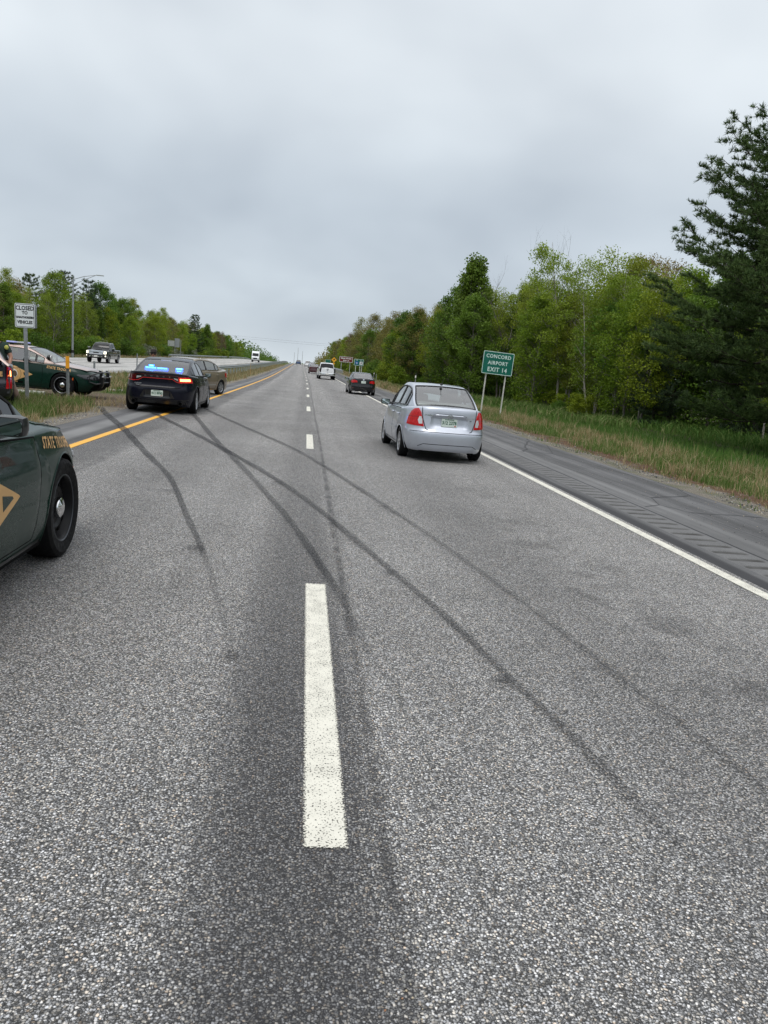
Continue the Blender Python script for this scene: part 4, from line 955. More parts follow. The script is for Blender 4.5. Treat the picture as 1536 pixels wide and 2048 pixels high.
    def zgf(x, y):
        xe = x + q_*y*y if x > (x0+x1)/2+.2 else (x - q_*y*y if x < (x0+x1)/2-.2 else x)
        mid = (x0+x1)/2
        fade = min(1, max(0, (abs(x-mid)-.2)/.4)); xe = x + math.copysign(q_*y*y*fade, x-mid)
        return sinterp(zg, max(x0, min(x1, xe))) - (x0-xe if xe < x0 else xe-x1 if xe > x1 else 0)*.5 - cq*y*y
    sx = set([x0, x1] + list(rt) + list(wt))
    for a_, b_ in gh['wins']: sx.update((a_, b_))
    stn = []; ks = sorted(sx)
    for a_, b_ in zip(ks, ks[1:]):
        c = max(1, int((b_-a_)/(.07 if lod == 0 else .16))); stn += [a_+(b_-a_)*i/c for i in range(c)]
    stn.append(ks[-1]); fr = [0, .16, .32, .48, .64, .80, .925]; vv = [.86, .70, .5, .3, .12, 0]
    rowsg = []
    for x in stn:
        wgx = sinterp(gh['w'], x); zb = B.top(x, wgx)-.012
        ye = wgx
        for _ in range(25): ye = ye*.5 + .5*(wgx - kt*max(0, zgf(x, ye)-zb))
        ze = max(zgf(x, ye), zb+.002); E = Vector((x, ye, ze)); Bs = Vector((x, wgx, zb)); half = [Vector((x, ye*f, max(zgf(x, ye*f), zb))) for f in fr]
        A = half[-1]; C_ = Bs + (E-Bs)*.90
        for tt in (.25, .5, .75): half.append(A*(1-tt)**2 + E*2*tt*(1-tt) + C_*tt*tt)
        half.append(C_); half += [Bs+(E-Bs)*v for v in vv]; half[-1] = half[-1]+Vector((0, 0, -.03))
        bow = [Vector(p) for p in half]
        rowsg.append([Vector((p.x, -p.y, p.z)) for p in bow[:0:-1]] + bow)
    nh = len(fr)+3+1+len(vv); NN = 2*nh-1; ctr = nh-1; jw = len(fr)-1
    cells = {}
    iTop = (ctr-jw, ctr+jw); jwt = len(fr)+3+1; jwb = jwt+4      # side window rows from v=.86 down to .12
    for i in range(len(stn)-1):
        xm = (stn[i]+stn[i+1])/2
        for j in range(NN-1):
            d = j-ctr if j >= ctr else ctr-1-j
            kx = 'roof'
            if d < jw:
                if rt[0] < xm < rt[1]: kx = 'rear_window'
                elif wt[0] < xm < wt[1]: kx = 'windshield'
            elif jwt <= d < jwb+0:
                for wi, (a_, b_) in enumerate(gh['wins']):
                    if a_ < xm < b_: kx = ('win', wi, 1 if j >= ctr else -1)
                for a_, b_ in gh.get('blk', []):
                    if a_ < xm < b_: kx = 'pillar'
            cells.setdefault(kx, []).append((i, j))
    def cellmesh(cs, off=0.0):
        vm = {}; V = []; F = []
        for i, j in cs:
            q = []
            for a_, b_ in ((i, j), (i+1, j), (i+1, j+1), (i, j+1)):
                if (a_, b_) not in vm: vm[(a_, b_)] = len(V); V.append(rowsg[a_][b_])
                q.append(vm[(a_, b_)])
            F.append(tuple(q))
        return V, F
    trim = MB()
    for kx, cs in cells.items():
        nm = kx if isinstance(kx, str) else 'side_window'
        mt = {'roof': M[sp.get('roofpaint', paint)], 'pillar': M['black_plastic']}.get(nm, M[sp.get('glass', 'glass_dark')] if nm != 'side_window' else M[sp.get('sideglass', sp.get('glass', 'glass_dark'))])
        V, F = cellmesh(cs); o = MB().add(V, F).build(nm, mt, t, smooth=True)
        if nm not in ('roof', 'pillar'):
            ii = [c[0] for c in cs]; jj = [c[1] for c in cs]; i0, i1, j0, j1 = min(ii), max(ii)+1, min(jj), max(jj)+1
            lp_ = [rowsg[i][j0] for i in range(i0, i1)] + [rowsg[i1][j] for j in range(j0, j1)] + [rowsg[i][j1] for i in range(i1, i0, -1)] + [rowsg[i0][j] for j in range(j1, j0, -1)]
            trim.tube(lp_, sp.get('trimr', .011), 5, closed=True)
    trim.build('window_trim', M[sp.get('trim', 'black_plastic')], t, smooth=True)
    # cabin
    fx = sp['gh']['front_seat']; zf = sp['sill']+.15; cab = MB(); hy = gy+.10
    cab.box(((g0+g1)/2, 0, zf), (g1-g0+.5, 2*hy, .04)).box(((g0+g1)/2, hy, (zf+.9)/2), (g1-g0+.4, .03, .9-zf)).box(((g0+g1)/2, -hy, (zf+.9)/2), (g1-g0+.4, .03, .9-zf))
    zd = B.top(g1, 0)-.02; zs = B.top(g0, 0)-.02
    cab.box((g1-.10, 0, zd-.10), (.55, 2*hy, .18)).build('cabin', M['seat'], t)
    MB().box((g0+.10, 0, zs-.04), (.62, 2*hy-.1, .05), bev=.01).build('parcel_shelf', M[sp.get('shelf', 'seat')], t) if gh.get('shelf', True) else None
    zr = max(p[1] for p in zg)
    for sg in (1, -1):
        se = MB().box((fx, sg*.37, zf+.22), (.50, .50, .20), bev=.05).box((fx-.28, sg*.37, zf+.58), (.16, .48, .62), Matrix.Rotation(-.2, 3, 'Y'), bev=.06).box((fx-.37, sg*.37, min(zr-.20, zf+.98)), (.10, .26, .18), bev=.04); se.build('seat', M[sp.get('seats', 'seat')], t, smooth=True)
    rsx = fx-.95; MB().box((rsx, 0, zf+.20), (.48, 1.2, .2), bev=.05).box((rsx-.27, 0, zf+.50), (.15, 1.2, .52), Matrix.Rotation(-.3, 3, 'Y'), bev=.05).build('rear_seat', M[sp.get('seats', 'seat')], t, smooth=True) if gh.get('rear_seat', True) else None
    pts = [(fx+.48+.05*math.cos(a), .37+.18*math.cos(a), zf+.62+.18*math.sin(a)) for a in [2*math.pi*i/20 for i in range(20)]]
    MB().tube([(fx+.48, .37+.18*math.cos(a), zf+.62+.17*math.sin(a)) for a in [2*math.pi*i/20 for i in range(20)]], .015, 6, closed=True).build('steering_wheel', M['black_plastic'], t, smooth=True)
    return t, B, rowsg, stn

def P_(t, B, name, mat, which, poly, off=.004, du=.05, thick=.010, lip=0.0, dv=None):
    fm = {'L': B.side(1), 'R': B.side(-1), 'rear': B.end(True), 'front': B.end(False), 'top': B.tmap()}[which] if isinstance(which, str) else which
    V, F = patch(poly, fm, off, du, dv, thick, lip=lip); return MB().add(V, F).build(name, M[mat], t, smooth=True)
def S_(t, B, name, mat, which, path, w_=.008, off=.0015, closed=False):
    fm = {'L': B.side(1), 'R': B.side(-1), 'rear': B.end(True), 'front': B.end(False), 'top': B.tmap()}[which] if isinstance(which, str) else which
    V, F = strip(path, fm, w_, off, closed=closed); return MB().add(V, F).build(name, M[mat], t, fix=False)
def T_(t, B, txt, mat, which, u, v, size, bold=0.004, sx=1, off=.007, flipu=False, space=1.0, name='lettering', rot=0):
    fm = {'L': B.side(1), 'R': B.side(-1), 'rear': B.end(True), 'front': B.end(False), 'top': B.tmap()}[which] if isinstance(which, str) else which
    V, F = text_poly(txt, size, bold, 'CENTER', space, sx); V2 = []
    for a, b in V:
        a, b = a*math.cos(rot)-b*math.sin(rot), a*math.sin(rot)+b*math.cos(rot)
        uu, vv_ = u+(-a if flipu else a), v+b; V2.append(fm(uu, vv_)+snorm(fm, uu, vv_, Vector((0, 0, .6)))*off)
    return MB().add(V2, F).build(name, M[mat], t, fix=False)
def mirror(t, x, sg, y, z, mat, size=(.10, .20, .135), glass=True):
    """door mirror: shell, arm and a reflecting glass that faces back"""
    mb = MB().box((x, sg*(y+size[1]*.55), z), size, bev=min(size)*.38); mb.tube([(x+.02, sg*(y-.06), z-.04), (x+.01, sg*(y+.05), z-.02)], .03, 8); o = mb.build('door_mirror', M[mat], t, smooth=True)
    MB().prism(rrect(size[1]*.86, size[2]*.78, .035), 0, .004, lambda u, v, w_: (x-size[0]/2-.001-w_, sg*(y+size[1]*.55)+u, z+v)).build('mirror_glass', M['mirror'], o)
def plate(t, x, z, txt, th=.0, sgn=-1, y=0):
    W_, H_ = .305, .152; f = lambda u, v, w_: (x+sgn*(w_+.0)+v*th, y+(-u if sgn < 0 else u), z+v)
    o = MB().prism(rrect(W_, H_, .012), 0, .006, f).build('licence_plate', M['plate_body'], t)
    V, F = text_poly(txt, .088, .003, 'CENTER', 1.0, .84); MB().add([f(u, v-.004, .0075) for u, v in V], F).build('plate_number', M['plate_green'], o, fix=False)
    MB().prism([(-.09, .052), (.09, .052), (.09, .066), (-.09, .066)], .0062, .0068, f).build('plate_band', M['plate_green'], o)
    MB().prism([(.10, -.066), (.13, -.066), (.13, -.048), (.10, -.048)], .0062, .0070, f).build('plate_sticker', M['sign_red'], o)
    return o
def handles(t, B, xs_, z, mat):
    for sg, w_ in ((1, 'L'), (-1, 'R')):
        for x in xs_:
            p = B.side(sg)(x, z); mb = MB().tube([(x-.09, p.y-sg*.002, z), (x-.07, p.y+sg*.028, z), (x+.07, p.y+sg*.028, z), (x+.09, p.y-sg*.002, z)], .012, 6, flat=1.3); mb.build('door_handle', M[mat], t, smooth=True)
def doors(t, B, defs, paint, lod=0):
    for poly in defs:
        for w_ in ('L', 'R'):
            P_(t, B, 'door', paint, w_, poly, .0035, .06, .008, lip=.003); S_(t, B, 'door_gap', 'gap', w_, poly, .013, .0008, True)

# ---- the police saloon
CH = dict(L=5.04, W=1.905, n=4.6, r=.035, refz=.72, sill=.20, bumpz=.24, arch=.412, tyre=.362, tw=.235, axles=(-1.50, 1.58), rim='steel',
    b=[(.15, .90), (.24, .945), (.40, .985), (.55, .995), (.68, 1.0), (.80, .985), (.84, .975), (.95, .955), (1.1, .90)],
    ar=[(.2, .12), (.30, .04), (.45, .005), (.60, .0), (.70, .02), (.74, .055), (.85, .065), (.95, .045), (1.02, .02), (1.08, .015), (1.15, .05)],
    af=[(.2, .14), (.30, .05), (.45, .0), (.60, .02), (.68, .05), (.76, .12), (.85, .25), (1.0, .5)],
    zc=[(-2.52, 1.085), (-2.45, 1.10), (-2.3, 1.115), (-2.0, 1.12), (-1.6, 1.12), (-.8, 1.08), (.6, 1.04), (1.25, 1.035), (1.6, 1.0), (1.95, .945), (2.2, .885), (2.36, .825), (2.45, .78), (2.52, .74)],
    drop=[(-2.52, .10), (-2.2, .11), (-1.5, .12), (-.5, .11), (.8, .09), (1.5, .09), (2.1, .085), (2.5, .06)],
    hole=(-1.55, 1.12, .66),
    gh=dict(zg=[(-1.92, 1.10), (-1.75, 1.155), (-1.5, 1.245), (-1.2, 1.345), (-.9, 1.42), (-.6, 1.462), (-.2, 1.482), (.15, 1.475), (.42, 1.44), (.7, 1.345), (1.0, 1.205), (1.22, 1.09), (1.34, 1.02)],
        w=[(-1.92, .70), (-1.4, .80), (-.6, .845), (.4, .85), (1.0, .83), (1.34, .76)], k=.46, q=.11, cq=.05, rear=(-1.86, -.92), wind=(.44, 1.28),
        wins=[(-1.18, -.24), (-.16, .72), (.76, .98)], blk=[(-.24, -.16), (.72, .76)], front_seat=.12))
def charger_common(t, B, paint, decor):
    doors(t, B, [[(-.22, .27), (.93, .27), (.98, .5), (1.0, .75), (.97, .93), (-.22, .985)], [(-1.02, .58), (-1.12, .72), (-1.14, 1.0), (-.25, .985), (-.25, .27), (-.84, .27), (-.93, .42)]], paint)
    handles(t, B, (-.12, -1.02), .865, paint)
    for sg in (1, -1): mirror(t, .50 if decor else .72, sg, .835 if decor else .87, 1.04, 'satin_black', (.12, .19, .125))
    for w_ in ('L', 'R'):
        S_(t, B, 'sill_line', 'galv_dull' if False else 'satin_black', w_, [(-1.05, .225), (1.12, .225)], .03, .004)
        S_(t, B, 'body_crease', paint, w_, [(-2.1, .90), (-1.4, .885), (-.3, .83), (.9, .78)], .02, .006)
    # front: dark grille band, headlamps, intakes
    P_(t, B, 'grille', 'satin_black', 'front', [(-.92, .60), (-.80, .57), (.80, .57), (.92, .60), (.98, .70), (.80, .735), (-.80, .735), (-.98, .70)], .006, .06, .012)
    for s in (1, -1): P_(t, B, 'headlight', 'smoked_lens', 'front', sorted_poly([(s*.52, .60), (s*.86, .615), (s*1.12, .70), (s*1.02, .725), (s*.60, .70)], s), .012, .05, .014)
    for s in (1, -1): P_(t, B, 'side_marker', 'amber', 'front', sorted_poly([(s*1.245, .46), (s*1.27, .46), (s*1.24, .60), (s*1.20, .62)], s), .006, .04, .01)
    P_(t, B, 'lower_intake', 'gap', 'front', [(-.7, .27), (.7, .27), (.6, .42), (-.6, .42)], .004, .08, .006)
def sorted_poly(p, s): return p if s > 0 else p[::-1]
M['paint_green'] = car_paint('paint_green', (0.004, 0.022, 0.015), 0.0, .28, .005, .30, .12)
M['paint_copper'] = car_paint('paint_copper', (0.36, 0.255, 0.22), 0.25, .38, .1)
M['paint_navy'] = car_paint('paint_navy', (0.004, 0.0045, 0.011), 0.0, .28, .005, .28, .1)
M['paint_silver'] = car_paint('paint_silver', (0.46, 0.49, 0.55), 0.65, .42, .10)
M['paint_beige'] = car_paint('paint_beige', (0.22, 0.180, 0.125), 0.45, .38, .15)
M['paint_black'] = car_paint('paint_black', (0.006, 0.006, 0.008), 0.0, .25, .02, .6, .3)
M['paint_white'] = car_paint('paint_white', (0.74, 0.76, 0.78), 0.0, .35, .05)
M['paint_darkgreen'] = car_paint('paint_darkgreen', (0.010, 0.014, 0.014), 0.1, .28, .06)
M['paint_maroon'] = car_paint('paint_maroon', (0.055, 0.012, 0.016), 0.2, .28, .1)
M['paint_blue'] = car_paint('paint_blue', (0.015, 0.05, 0.13), 0.2, .28, .1)
M['paint_suv'] = car_paint('paint_suv', (0.008, 0.007, 0.014), 0.0, .25, .02, .6, .3)

def trooper_decor(t, B, dx=0.0):
    for w_, s in (('R', 1), ('L', -1)):
        T_(t, B, 'STATE TROOPER', 'gold', w_, 1.47, .845, .108, .003, .80, .006, flipu=(w_ == 'L'), space=1.12, rot=-.09*1 if w_ == 'R' else .0)
        cx, cz = .24, .60
        fm = (lambda x, z, q=B.side(1 if w_ == 'L' else -1): q(x+dx, z))
        # gold arrowhead with the round seal over it
        P_(t, B, 'emblem_arrow', 'gold', fm, [(-0.300, .40), (-0.180, .62), (-0.080, .82), (0.220, .80), (0.670, .63), (0.700, .615), (0.670, .60), (0.420, .50), (0.170, .40)], .006, .06, .002)
        P_(t, B, 'emblem_notch', 'paint_green', fm, [(0.420, .66), (0.570, .635), (0.590, .62), (0.440, .565)], .0075, .05, .0015)
        P_(t, B, 'emblem_notch', 'paint_green', fm, [(-0.040, .735), (0.020, .77), (-0.040, .79)], .0075, .05, .0015)
        circ = lambda r, cx_=cx-.12, cz_=cz+.01, k=28: [(cx_+r*math.cos(2*math.pi*i/k), cz_+r*math.sin(2*math.pi*i/k)) for i in range(k)]
        P_(t, B, 'emblem_rim', 'seal_brown', fm, circ(.235), .008, .06, .0015); P_(t, B, 'emblem_ring', 'gold', fm, circ(.225), .0095, .06, .0015)
        P_(t, B, 'emblem_seal', 'white', fm, circ(.125), .011, .05, .0015)
        P_(t, B, 'emblem_figure', 'seal_brown', fm, [(cx-.13, cz-.09), (cx-.05, cz-.09), (cx-.01, cz-.03), (cx-.02, cz+.06), (cx-.08, cz+.11), (cx-.14, cz+.06)], .0125, .05, .001)
        T_(t, B, 'STATE POLICE', 'seal_brown', fm, cx-.12, cz+.17, .045, .001, 1, .0112, flipu=(w_ == 'L'))
        P_(t, B, 'door_strip', 'gap', fm, [(-.30, .335), (.40, .335), (.40, .395), (-.30, .395)], .006, .08, .002); T_(t, B, 'NEW HAMPSHIRE', 'gold', fm, .05, .365, .045, .001, 1.1, .0088, flipu=(w_ == 'L'))
def push_bar(t, x, paint='satin_black'):
    mb = MB()
    for s in (-.30, .30):
        mb.prism([(0, .36), (.10, .34), (.16, .42), (.17, .60), (.13, .80), (.08, .88), (.02, .88), (.04, .76), (.03, .5)], s-.03, s+.03, lambda u, v, w_: (x+u, w_, v))
    for z in (.50, .66, .82): mb.tube([(x+.12, -.30, z), (x+.14, 0, z+.01), (x+.12, .30, z)], .024, 8)
    for s in (-1, 1): mb.tube([(x+.10, s*.30, .82), (x+.06, s*.58, .80), (x-.08, s*.82, .72), (x-.10, s*.84, .52), (x+.02, s*.60, .46), (x+.10, s*.30, .48)], .024, 8)
    o = mb.build('push_bar', M[paint], t, smooth=True)
    MB().box((x+.155, -.33, .70), (.03, .14, .05), bev=.01).box((x+.155, .33, .70), (.03, .14, .05), bev=.01).build('bar_light', M['clear_lens'], o)

# near state-police car: right front corner reaches into the picture
t, B, _, _ = build_car('police_car', CH, (-2.605, 4.13, 0), math.pi/2, 'dark green state trooper sedan nearest the camera, cut off at the left edge', 'police car', 'paint_green')
charger_common(t, B, 'paint_green', True); trooper_decor(t, B, -.10)
P_(t, B, 'bonnet', 'paint_green', 'top', [(1.33, -.80), (1.9, -.79), (2.28, -.66), (2.38, 0), (2.28, .66), (1.9, .79), (1.33, .80)], .004, .08, .008); S_(t, B, 'bonnet_gap', 'gap', 'top', [(1.33, -.80), (1.9, -.79), (2.28, -.66), (2.38, 0), (2.28, .66), (1.9, .79), (1.33, .80)], .012, .0008)
# crossover state-police car
CH2 = dict(CH, roofpaint='paint_copper', glass='glass_clear', bright_lip=1, seats='seat')
t, B, rg, st = build_car('police_car', CH2, (-8.62, 25.02, .0), math.radians(-5), 'green state trooper sedan with pinkish tan roof and hood, side-on in the median crossover', 'police car', 'paint_green', .965)
charger_common(t, B, 'paint_green', True); trooper_decor(t, B)
bon = [(1.28, -.83), (1.9, -.80), (2.25, -.66), (2.36, 0), (2.25, .66), (1.9, .80), (1.28, .83)]
P_(t, B, 'bonnet', 'paint_copper', 'top', bon, .005, .08, .008); S_(t, B, 'bonnet_gap', 'gap', 'top', bon, .012, .001)
P_(t, B, 'boot_lid', 'paint_copper', 'top', [(-1.85, -.76), (-2.4, -.72), (-2.47, 0), (-2.4, .72), (-1.85, .76)], .005, .08, .008)
push_bar(t, 2.48)
LBX = -.15
lb = MB().box((LBX, 0, 1.512), (.26, 1.18, .035), bev=.012).box((LBX, -.45, 1.475), (.10, .06, .08)).box((LBX, .45, 1.475), (.10, .06, .08)).build('light_bar', M['black_plastic'], t, smooth=True)
for s in (-1, 1):
    MB().box((LBX, s*.48, 1.548), (.25, .20, .05), bev=.018).build('bar_end_lens', M['bar_blue'], lb, smooth=True)
    for k in range(3): MB().box((LBX, s*(.065+k*.125), 1.548), (.25, .118, .045), bev=.012).build('bar_lens', M['bar_clear'], lb, smooth=True)
MB().ell((1.12, -.74, 1.165), (.075, .085, .085), 14, 8).tube([(1.05, -.74, 1.14), (.96, -.70, 1.10)], .018, 6).build('spotlight', M['satin_black'], t, smooth=True)
MB().lathe([(.075, 0), (.07, .02), (0, .03)], 'x', (1.17, -.74, 1.165), 16).build('spotlight_lens', M['clear_lens'], t, smooth=True)

# charcoal unmarked police car, blue lights in the rear window
CH3 = dict(CH, rim='alloy5', glass='glass_smoke', trim='satin_black', bumpz=.27, dents=[('r', 0, .535, .33, .09, .018, .05)])
M['glass_smoke'] = glass_mat('glass_smoke', (0.42, 0.45, 0.50), 0.10)
CHA_POS = (-3.80, 22.80)
t, B, rg, st = build_car('unmarked_police_car', CH3, (CHA_POS[0], CHA_POS[1], -.01), math.radians(91.1), 'charcoal black unmarked police sedan with bright blue lights in its rear window', 'police car', 'paint_navy', .966)
charger_common(t, B, 'paint_navy', False)
band = [(-1.14, .845), (-.64, .825), (-.50, .85), (-.38, .925), (.38, .925), (.50, .85), (.64, .825), (1.14, .845), (1.10, .965), (.96, 1.02), (.5, 1.035), (-.5, 1.035), (-.96, 1.02), (-1.10, .965)]
P_(t, B, 'tail_light_band', 'satin_black', 'rear', band, .006, .05, .012)
S_(t, B, 'tail_light_ring', 'red_glow', 'rear', [(-1.10, .862), (-.64, .842), (-.51, .862), (-.39, .937), (.39, .937), (.51, .862), (.64, .842)], .011, .010)
S_(t, B, 'tail_light_ring', 'red_dark', 'rear', [(-.96, 1.006), (-.5, 1.020), (.5, 1.020), (.96, 1.006)], .010, .010)
P_(t, B, 'tail_light', 'red_dark', 'rear', [(-1.12, .86), (-.60, .85), (-.58, .995), (-.94, .995), (-1.08, .955)], .012, .05, .006)
P_(t, B, 'tail_light', 'red_glow', 'rear', [(.56, .85), (1.13, .855), (1.08, .96), (.94, 1.0), (.56, .995)], .012, .05, .006)
P_(t, B, 'brake_light', 'red_hot', 'rear', [(.60, .895), (.98, .90), (.97, .955), (.60, .955)], .016, .05, .004)
P_(t, B, 'reverse_light', 'clear_lens', 'rear', [(-.57, .90), (-.44, .945), (-.44, .965), (-.57, .965)], .012, .05, .006); P_(t, B, 'reverse_light', 'clear_lens', 'rear', [(.44, .945), (.54, .90), (.54, .955), (.44, .965)], .012, .05, .006)
for i, ch in enumerate('DODGE'): T_(t, B, ch, 'galv', 'rear', -.33+.165*i, .985, .045, .001, 1.6, .009, name='badge_letter')
T_(t, B, 'CHARGER', 'galv', 'rear', -.52, .775, .036, .0006, 1.25, .005, name='badge'); T_(t, B, 'PURSUIT', 'galv_dull', 'rear', -.52, .735, .026, .0003, 1.1, .005, name='badge')
P_(t, B, 'plate_recess', 'satin_black', 'rear', [(-.46, .425), (.46, .425), (.33, .625), (-.33, .625)], .003, .04, .004)  # dark sheet painting shade into the shallow plate recess
P_(t, B, 'lower_valance', 'satin_black', 'rear', [(-.80, .285), (.80, .285), (.72, .355), (-.72, .355)], .006, .05, .008)
lid = [(-.56, .70), (.56, .70), (.66, .80), (.70, 1.045), (-.70, 1.045), (-.66, .80)]
S_(t, B, 'boot_gap', 'gap', 'rear', [(-.70, .82), (-.64, .74), (-.52, .70), (.52, .70), (.64, .74), (.70, .82)], .016, .0015)
S_(t, B, 'boot_lip', 'gap', 'rear', [(-.98, 1.052), (-.5, 1.066), (.5, 1.066), (.98, 1.052)], .012, .002)
S_(t, B, 'bumper_crease', 'satin_black', 'rear', [(-.93, .40), (-.3, .385), (.3, .385), (.93, .40)], .018, .006)
plate(t, -2.512, .545, '412 8990')
for s in (-1, 1):
    MB().lathe([(.052, 0), (.058, .0), (.058, .16), (.045, .16), (.045, 0)], 'x', (-2.515, s*.60, .30), 20, close=True).build('exhaust_tip', M['steel_black'], t, smooth=True)
    MB().lathe([(.046, .03), (0, .03)], 'x', (-2.50, s*.60, .30), 16).build('exhaust_hole', M['gap'], t)
    S_(t, B, 'exhaust_surround', 'satin_black', 'rear', [(s*.86, .28), (s*.80, .36), (s*.62, .385), (s*.44, .36)], .02, .006)
rb = MB().box((-1.42, 0, 1.13), (.10, 1.05, .02)).build('light_bracket', M['black_plastic'], t)
for y0_, y1_, z_, hh in ((.48, .20, 1.185, .035), (.17, -.10, 1.185, .035), (-.34, -.50, 1.20, .035), (.38, .27, 1.235, .03), (-.36, -.48, 1.135, .02)):
    MB().box((-1.56, (y0_+y1_)/2, z_), (.03, abs(y0_-y1_), hh), bev=.008).build('blue_light', M['blue_hot'], t)
for y0_, y1_, z_, hh in ((.50, .18, 1.15, .10), (.17, -.12, 1.15, .10), (-.32, -.52, 1.17, .10), (.40, .25, 1.235, .05)):
    MB().box((-1.53, (y0_+y1_)/2, z_), (.03, abs(y0_-y1_), hh), bev=.01).build('glow_housing', M['blue_lit'], t)  # housings emit as well, putting the lamps' blue glow into the surface
MB().box((-.95, .02, 1.40), (.05, .30, .03), bev=.01).build('roof_label', M['clear_lens'], t)

# ---- small silver saloon
AC = dict(L=4.28, W=1.695, n=4.4, r=.04, refz=.70, sill=.20, bumpz=.215, arch=.335, tyre=.292, tw=.185, axles=(-1.22, 1.28), rim='alloy7', glass='glass_clear', seats='seat_grey', shelf='seat_grey', trimr=.017,
    b=[(.15, .88), (.22, .94), (.35, .98), (.5, 1.0), (.62, .995), (.75, .975), (.9, .95), (1.05, .91)],
    ar=[(.18, .10), (.24, .035), (.35, .01), (.48, .0), (.575, .012), (.60, .045), (.66, .06), (.85, .075), (.98, .08), (1.06, .12)],
    af=[(.18, .12), (.3, .03), (.45, .0), (.58, .02), (.68, .08), (.78, .22), (.9, .4)],
    zc=[(-2.14, 1.0), (-2.08, 1.035), (-2.0, 1.05), (-1.8, 1.06), (-1.5, 1.06), (-.8, 1.02), (.6, .98), (1.1, .985), (1.4, .95), (1.75, .87), (2.0, .77), (2.14, .68)],
    drop=[(-2.14, .065), (-1.8, .08), (-1.2, .09), (0, .07), (1.2, .08), (2.1, .05)], hole=(-1.35, .98, .56),
    dents=[('r', 0, .765, .335, .095, .040, .035)],
    gh=dict(zg=[(-1.72, 1.045), (-1.6, 1.09), (-1.35, 1.225), (-1.1, 1.345), (-.9, 1.415), (-.6, 1.452), (-.2, 1.47), (.15, 1.462), (.38, 1.42), (.65, 1.30), (.9, 1.17), (1.12, 1.04), (1.2, .98)],
        w=[(-1.72, .62), (-1.3, .70), (-.6, .745), (.3, .75), (.9, .74), (1.2, .68)], k=.40, q=.10, cq=.06, rear=(-1.66, -.90), wind=(.40, 1.14),
        wins=[(-1.20, -.98), (-.95, -.28), (-.20, .62), (.66, .86)], blk=[(-.98, -.95), (-.28, -.20), (.62, .66)], front_seat=.06))
SIL_POS = (2.56, 15.65)
t, B, rg, st = build_car('silver_sedan', AC, (SIL_POS[0], SIL_POS[1], 0), math.radians(91.4), 'silver compact sedan with red tail lights in the right lane, closest car ahead', 'car', 'paint_silver', .945)
doors(t, B, [[(-.24, .26), (.84, .26), (.90, .5), (.88, .90), (-.24, .935)], [(-.86, .52), (-.98, .66), (-1.0, .945), (-.27, .935), (-.27, .26), (-.78, .26)]], 'paint_silver')
handles(t, B, (-.14, -.88), .83, 'paint_silver')
for sg in (1, -1): mirror(t, .70, sg, .79, .985, 'satin_black', (.10, .20, .13))
for w_ in ('L', 'R'): S_(t, B, 'side_moulding', 'paint_silver', w_, [(-.84, .55), (.82, .50)], .035, .010)
tl = [(.50, .665), (.545, .80), (.60, .93), (.68, 1.0), (.80, .985), (.90, .92), (.98, .80), (1.0, .675)]
for s in (1, -1):
    P_(t, B, 'tail_light', 'red_lens', 'rear', sorted_poly([(s*u, v) for u, v in tl], s), .010, .04, .016, lip=.004)
    P_(t, B, 'reverse_light', 'clear_lens', 'rear', sorted_poly([(s*.535, .715), (s*.605, .71), (s*.64, .78), (s*.62, .85), (s*.575, .85), (s*.55, .80)], s), .013, .04, .004)
    S_(t, B, 'tail_light_rib', 'red_dark', 'rear', [(s*.56, .845), (s*.97, .83)], .006, .0115)
S_(t, B, 'boot_gap', 'gap', 'rear', [(-.60, 1.03), (-.54, .80), (-.46, .625), (-.40, .60), (.40, .60), (.46, .625), (.54, .80), (.60, 1.03)], .016, .0015)
P_(t, B, 'boot_trim', 'paint_silver', 'rear', [(-.345, .855), (.345, .855), (.355, .885), (.25, .915), (-.25, .915), (-.355, .885)], .018, .05, .02, lip=.006)
S_(t, B, 'boot_trim_line', 'gap', 'rear', [(-.36, .865), (-.35, .895), (-.25, .922), (.25, .922), (.35, .895), (.36, .865)], .005, .003)
P_(t, B, 'bumper_insert', 'paint_silver', 'rear', [(-.58, .300), (.58, .300), (.50, .338), (-.50, .338)], .008, .05, .012, lip=.008)
S_(t, B, 'bumper_line', 'gap', 'rear', [(-.85, .565), (-.55, .575), (.55, .575), (.85, .565)], .009, .0015)
S_(t, B, 'bumper_line', 'gap', 'rear', [(-.62, .292), (-.50, .345), (.50, .345), (.62, .292)], .010, .002)  # second strip: painted shadow line above the bumper insert
pts = [(.055*math.cos(a), .885+.030*math.sin(a)) for a in [2*math.pi*i/24 for i in range(24)]]
S_(t, B, 'logo_ring', 'chrome', 'rear', pts, .007, .024, True); S_(t, B, 'logo_letter', 'chrome', 'rear', [(-.028, .862), (-.020, .908)], .009, .024); S_(t, B, 'logo_letter', 'chrome', 'rear', [(.020, .862), (.028, .908)], .009, .024); S_(t, B, 'logo_letter', 'chrome', 'rear', [(-.026, .882), (.026, .890)], .008, .024)
T_(t, B, 'HYUNDAI', 'chrome', 'rear', -.44, .885, .036, .0006, 1.1, .007, name='badge'); T_(t, B, 'ACCENT', 'galv_dull', 'rear', .46, .87, .034, .0004, 1.2, .007, name='badge'); T_(t, B, '*', 'ink', 'rear', .435, .80, .09, .002, 1, .007, name='sticker')
plate(t, -2.045, .765, '312 2378', .02)
MB().ell((-.93, 0, 1.462), (.045, .03, .022), 10, 6).tube([(-.93, 0, 1.47), (-1.10, -.012, 1.60)], [.006, .003], 6).build('roof_antenna', M['black_plastic'], t, smooth=True)
MB().box((-.99, 0, 1.37), (.03, .05, .03)).build('antenna_cable_cover', M['black_plastic'], t)
MB().ell((.02, .37, 1.20), (.10, .09, .12), 12, 8).build('driver_head', M['seat'], t, smooth=True)
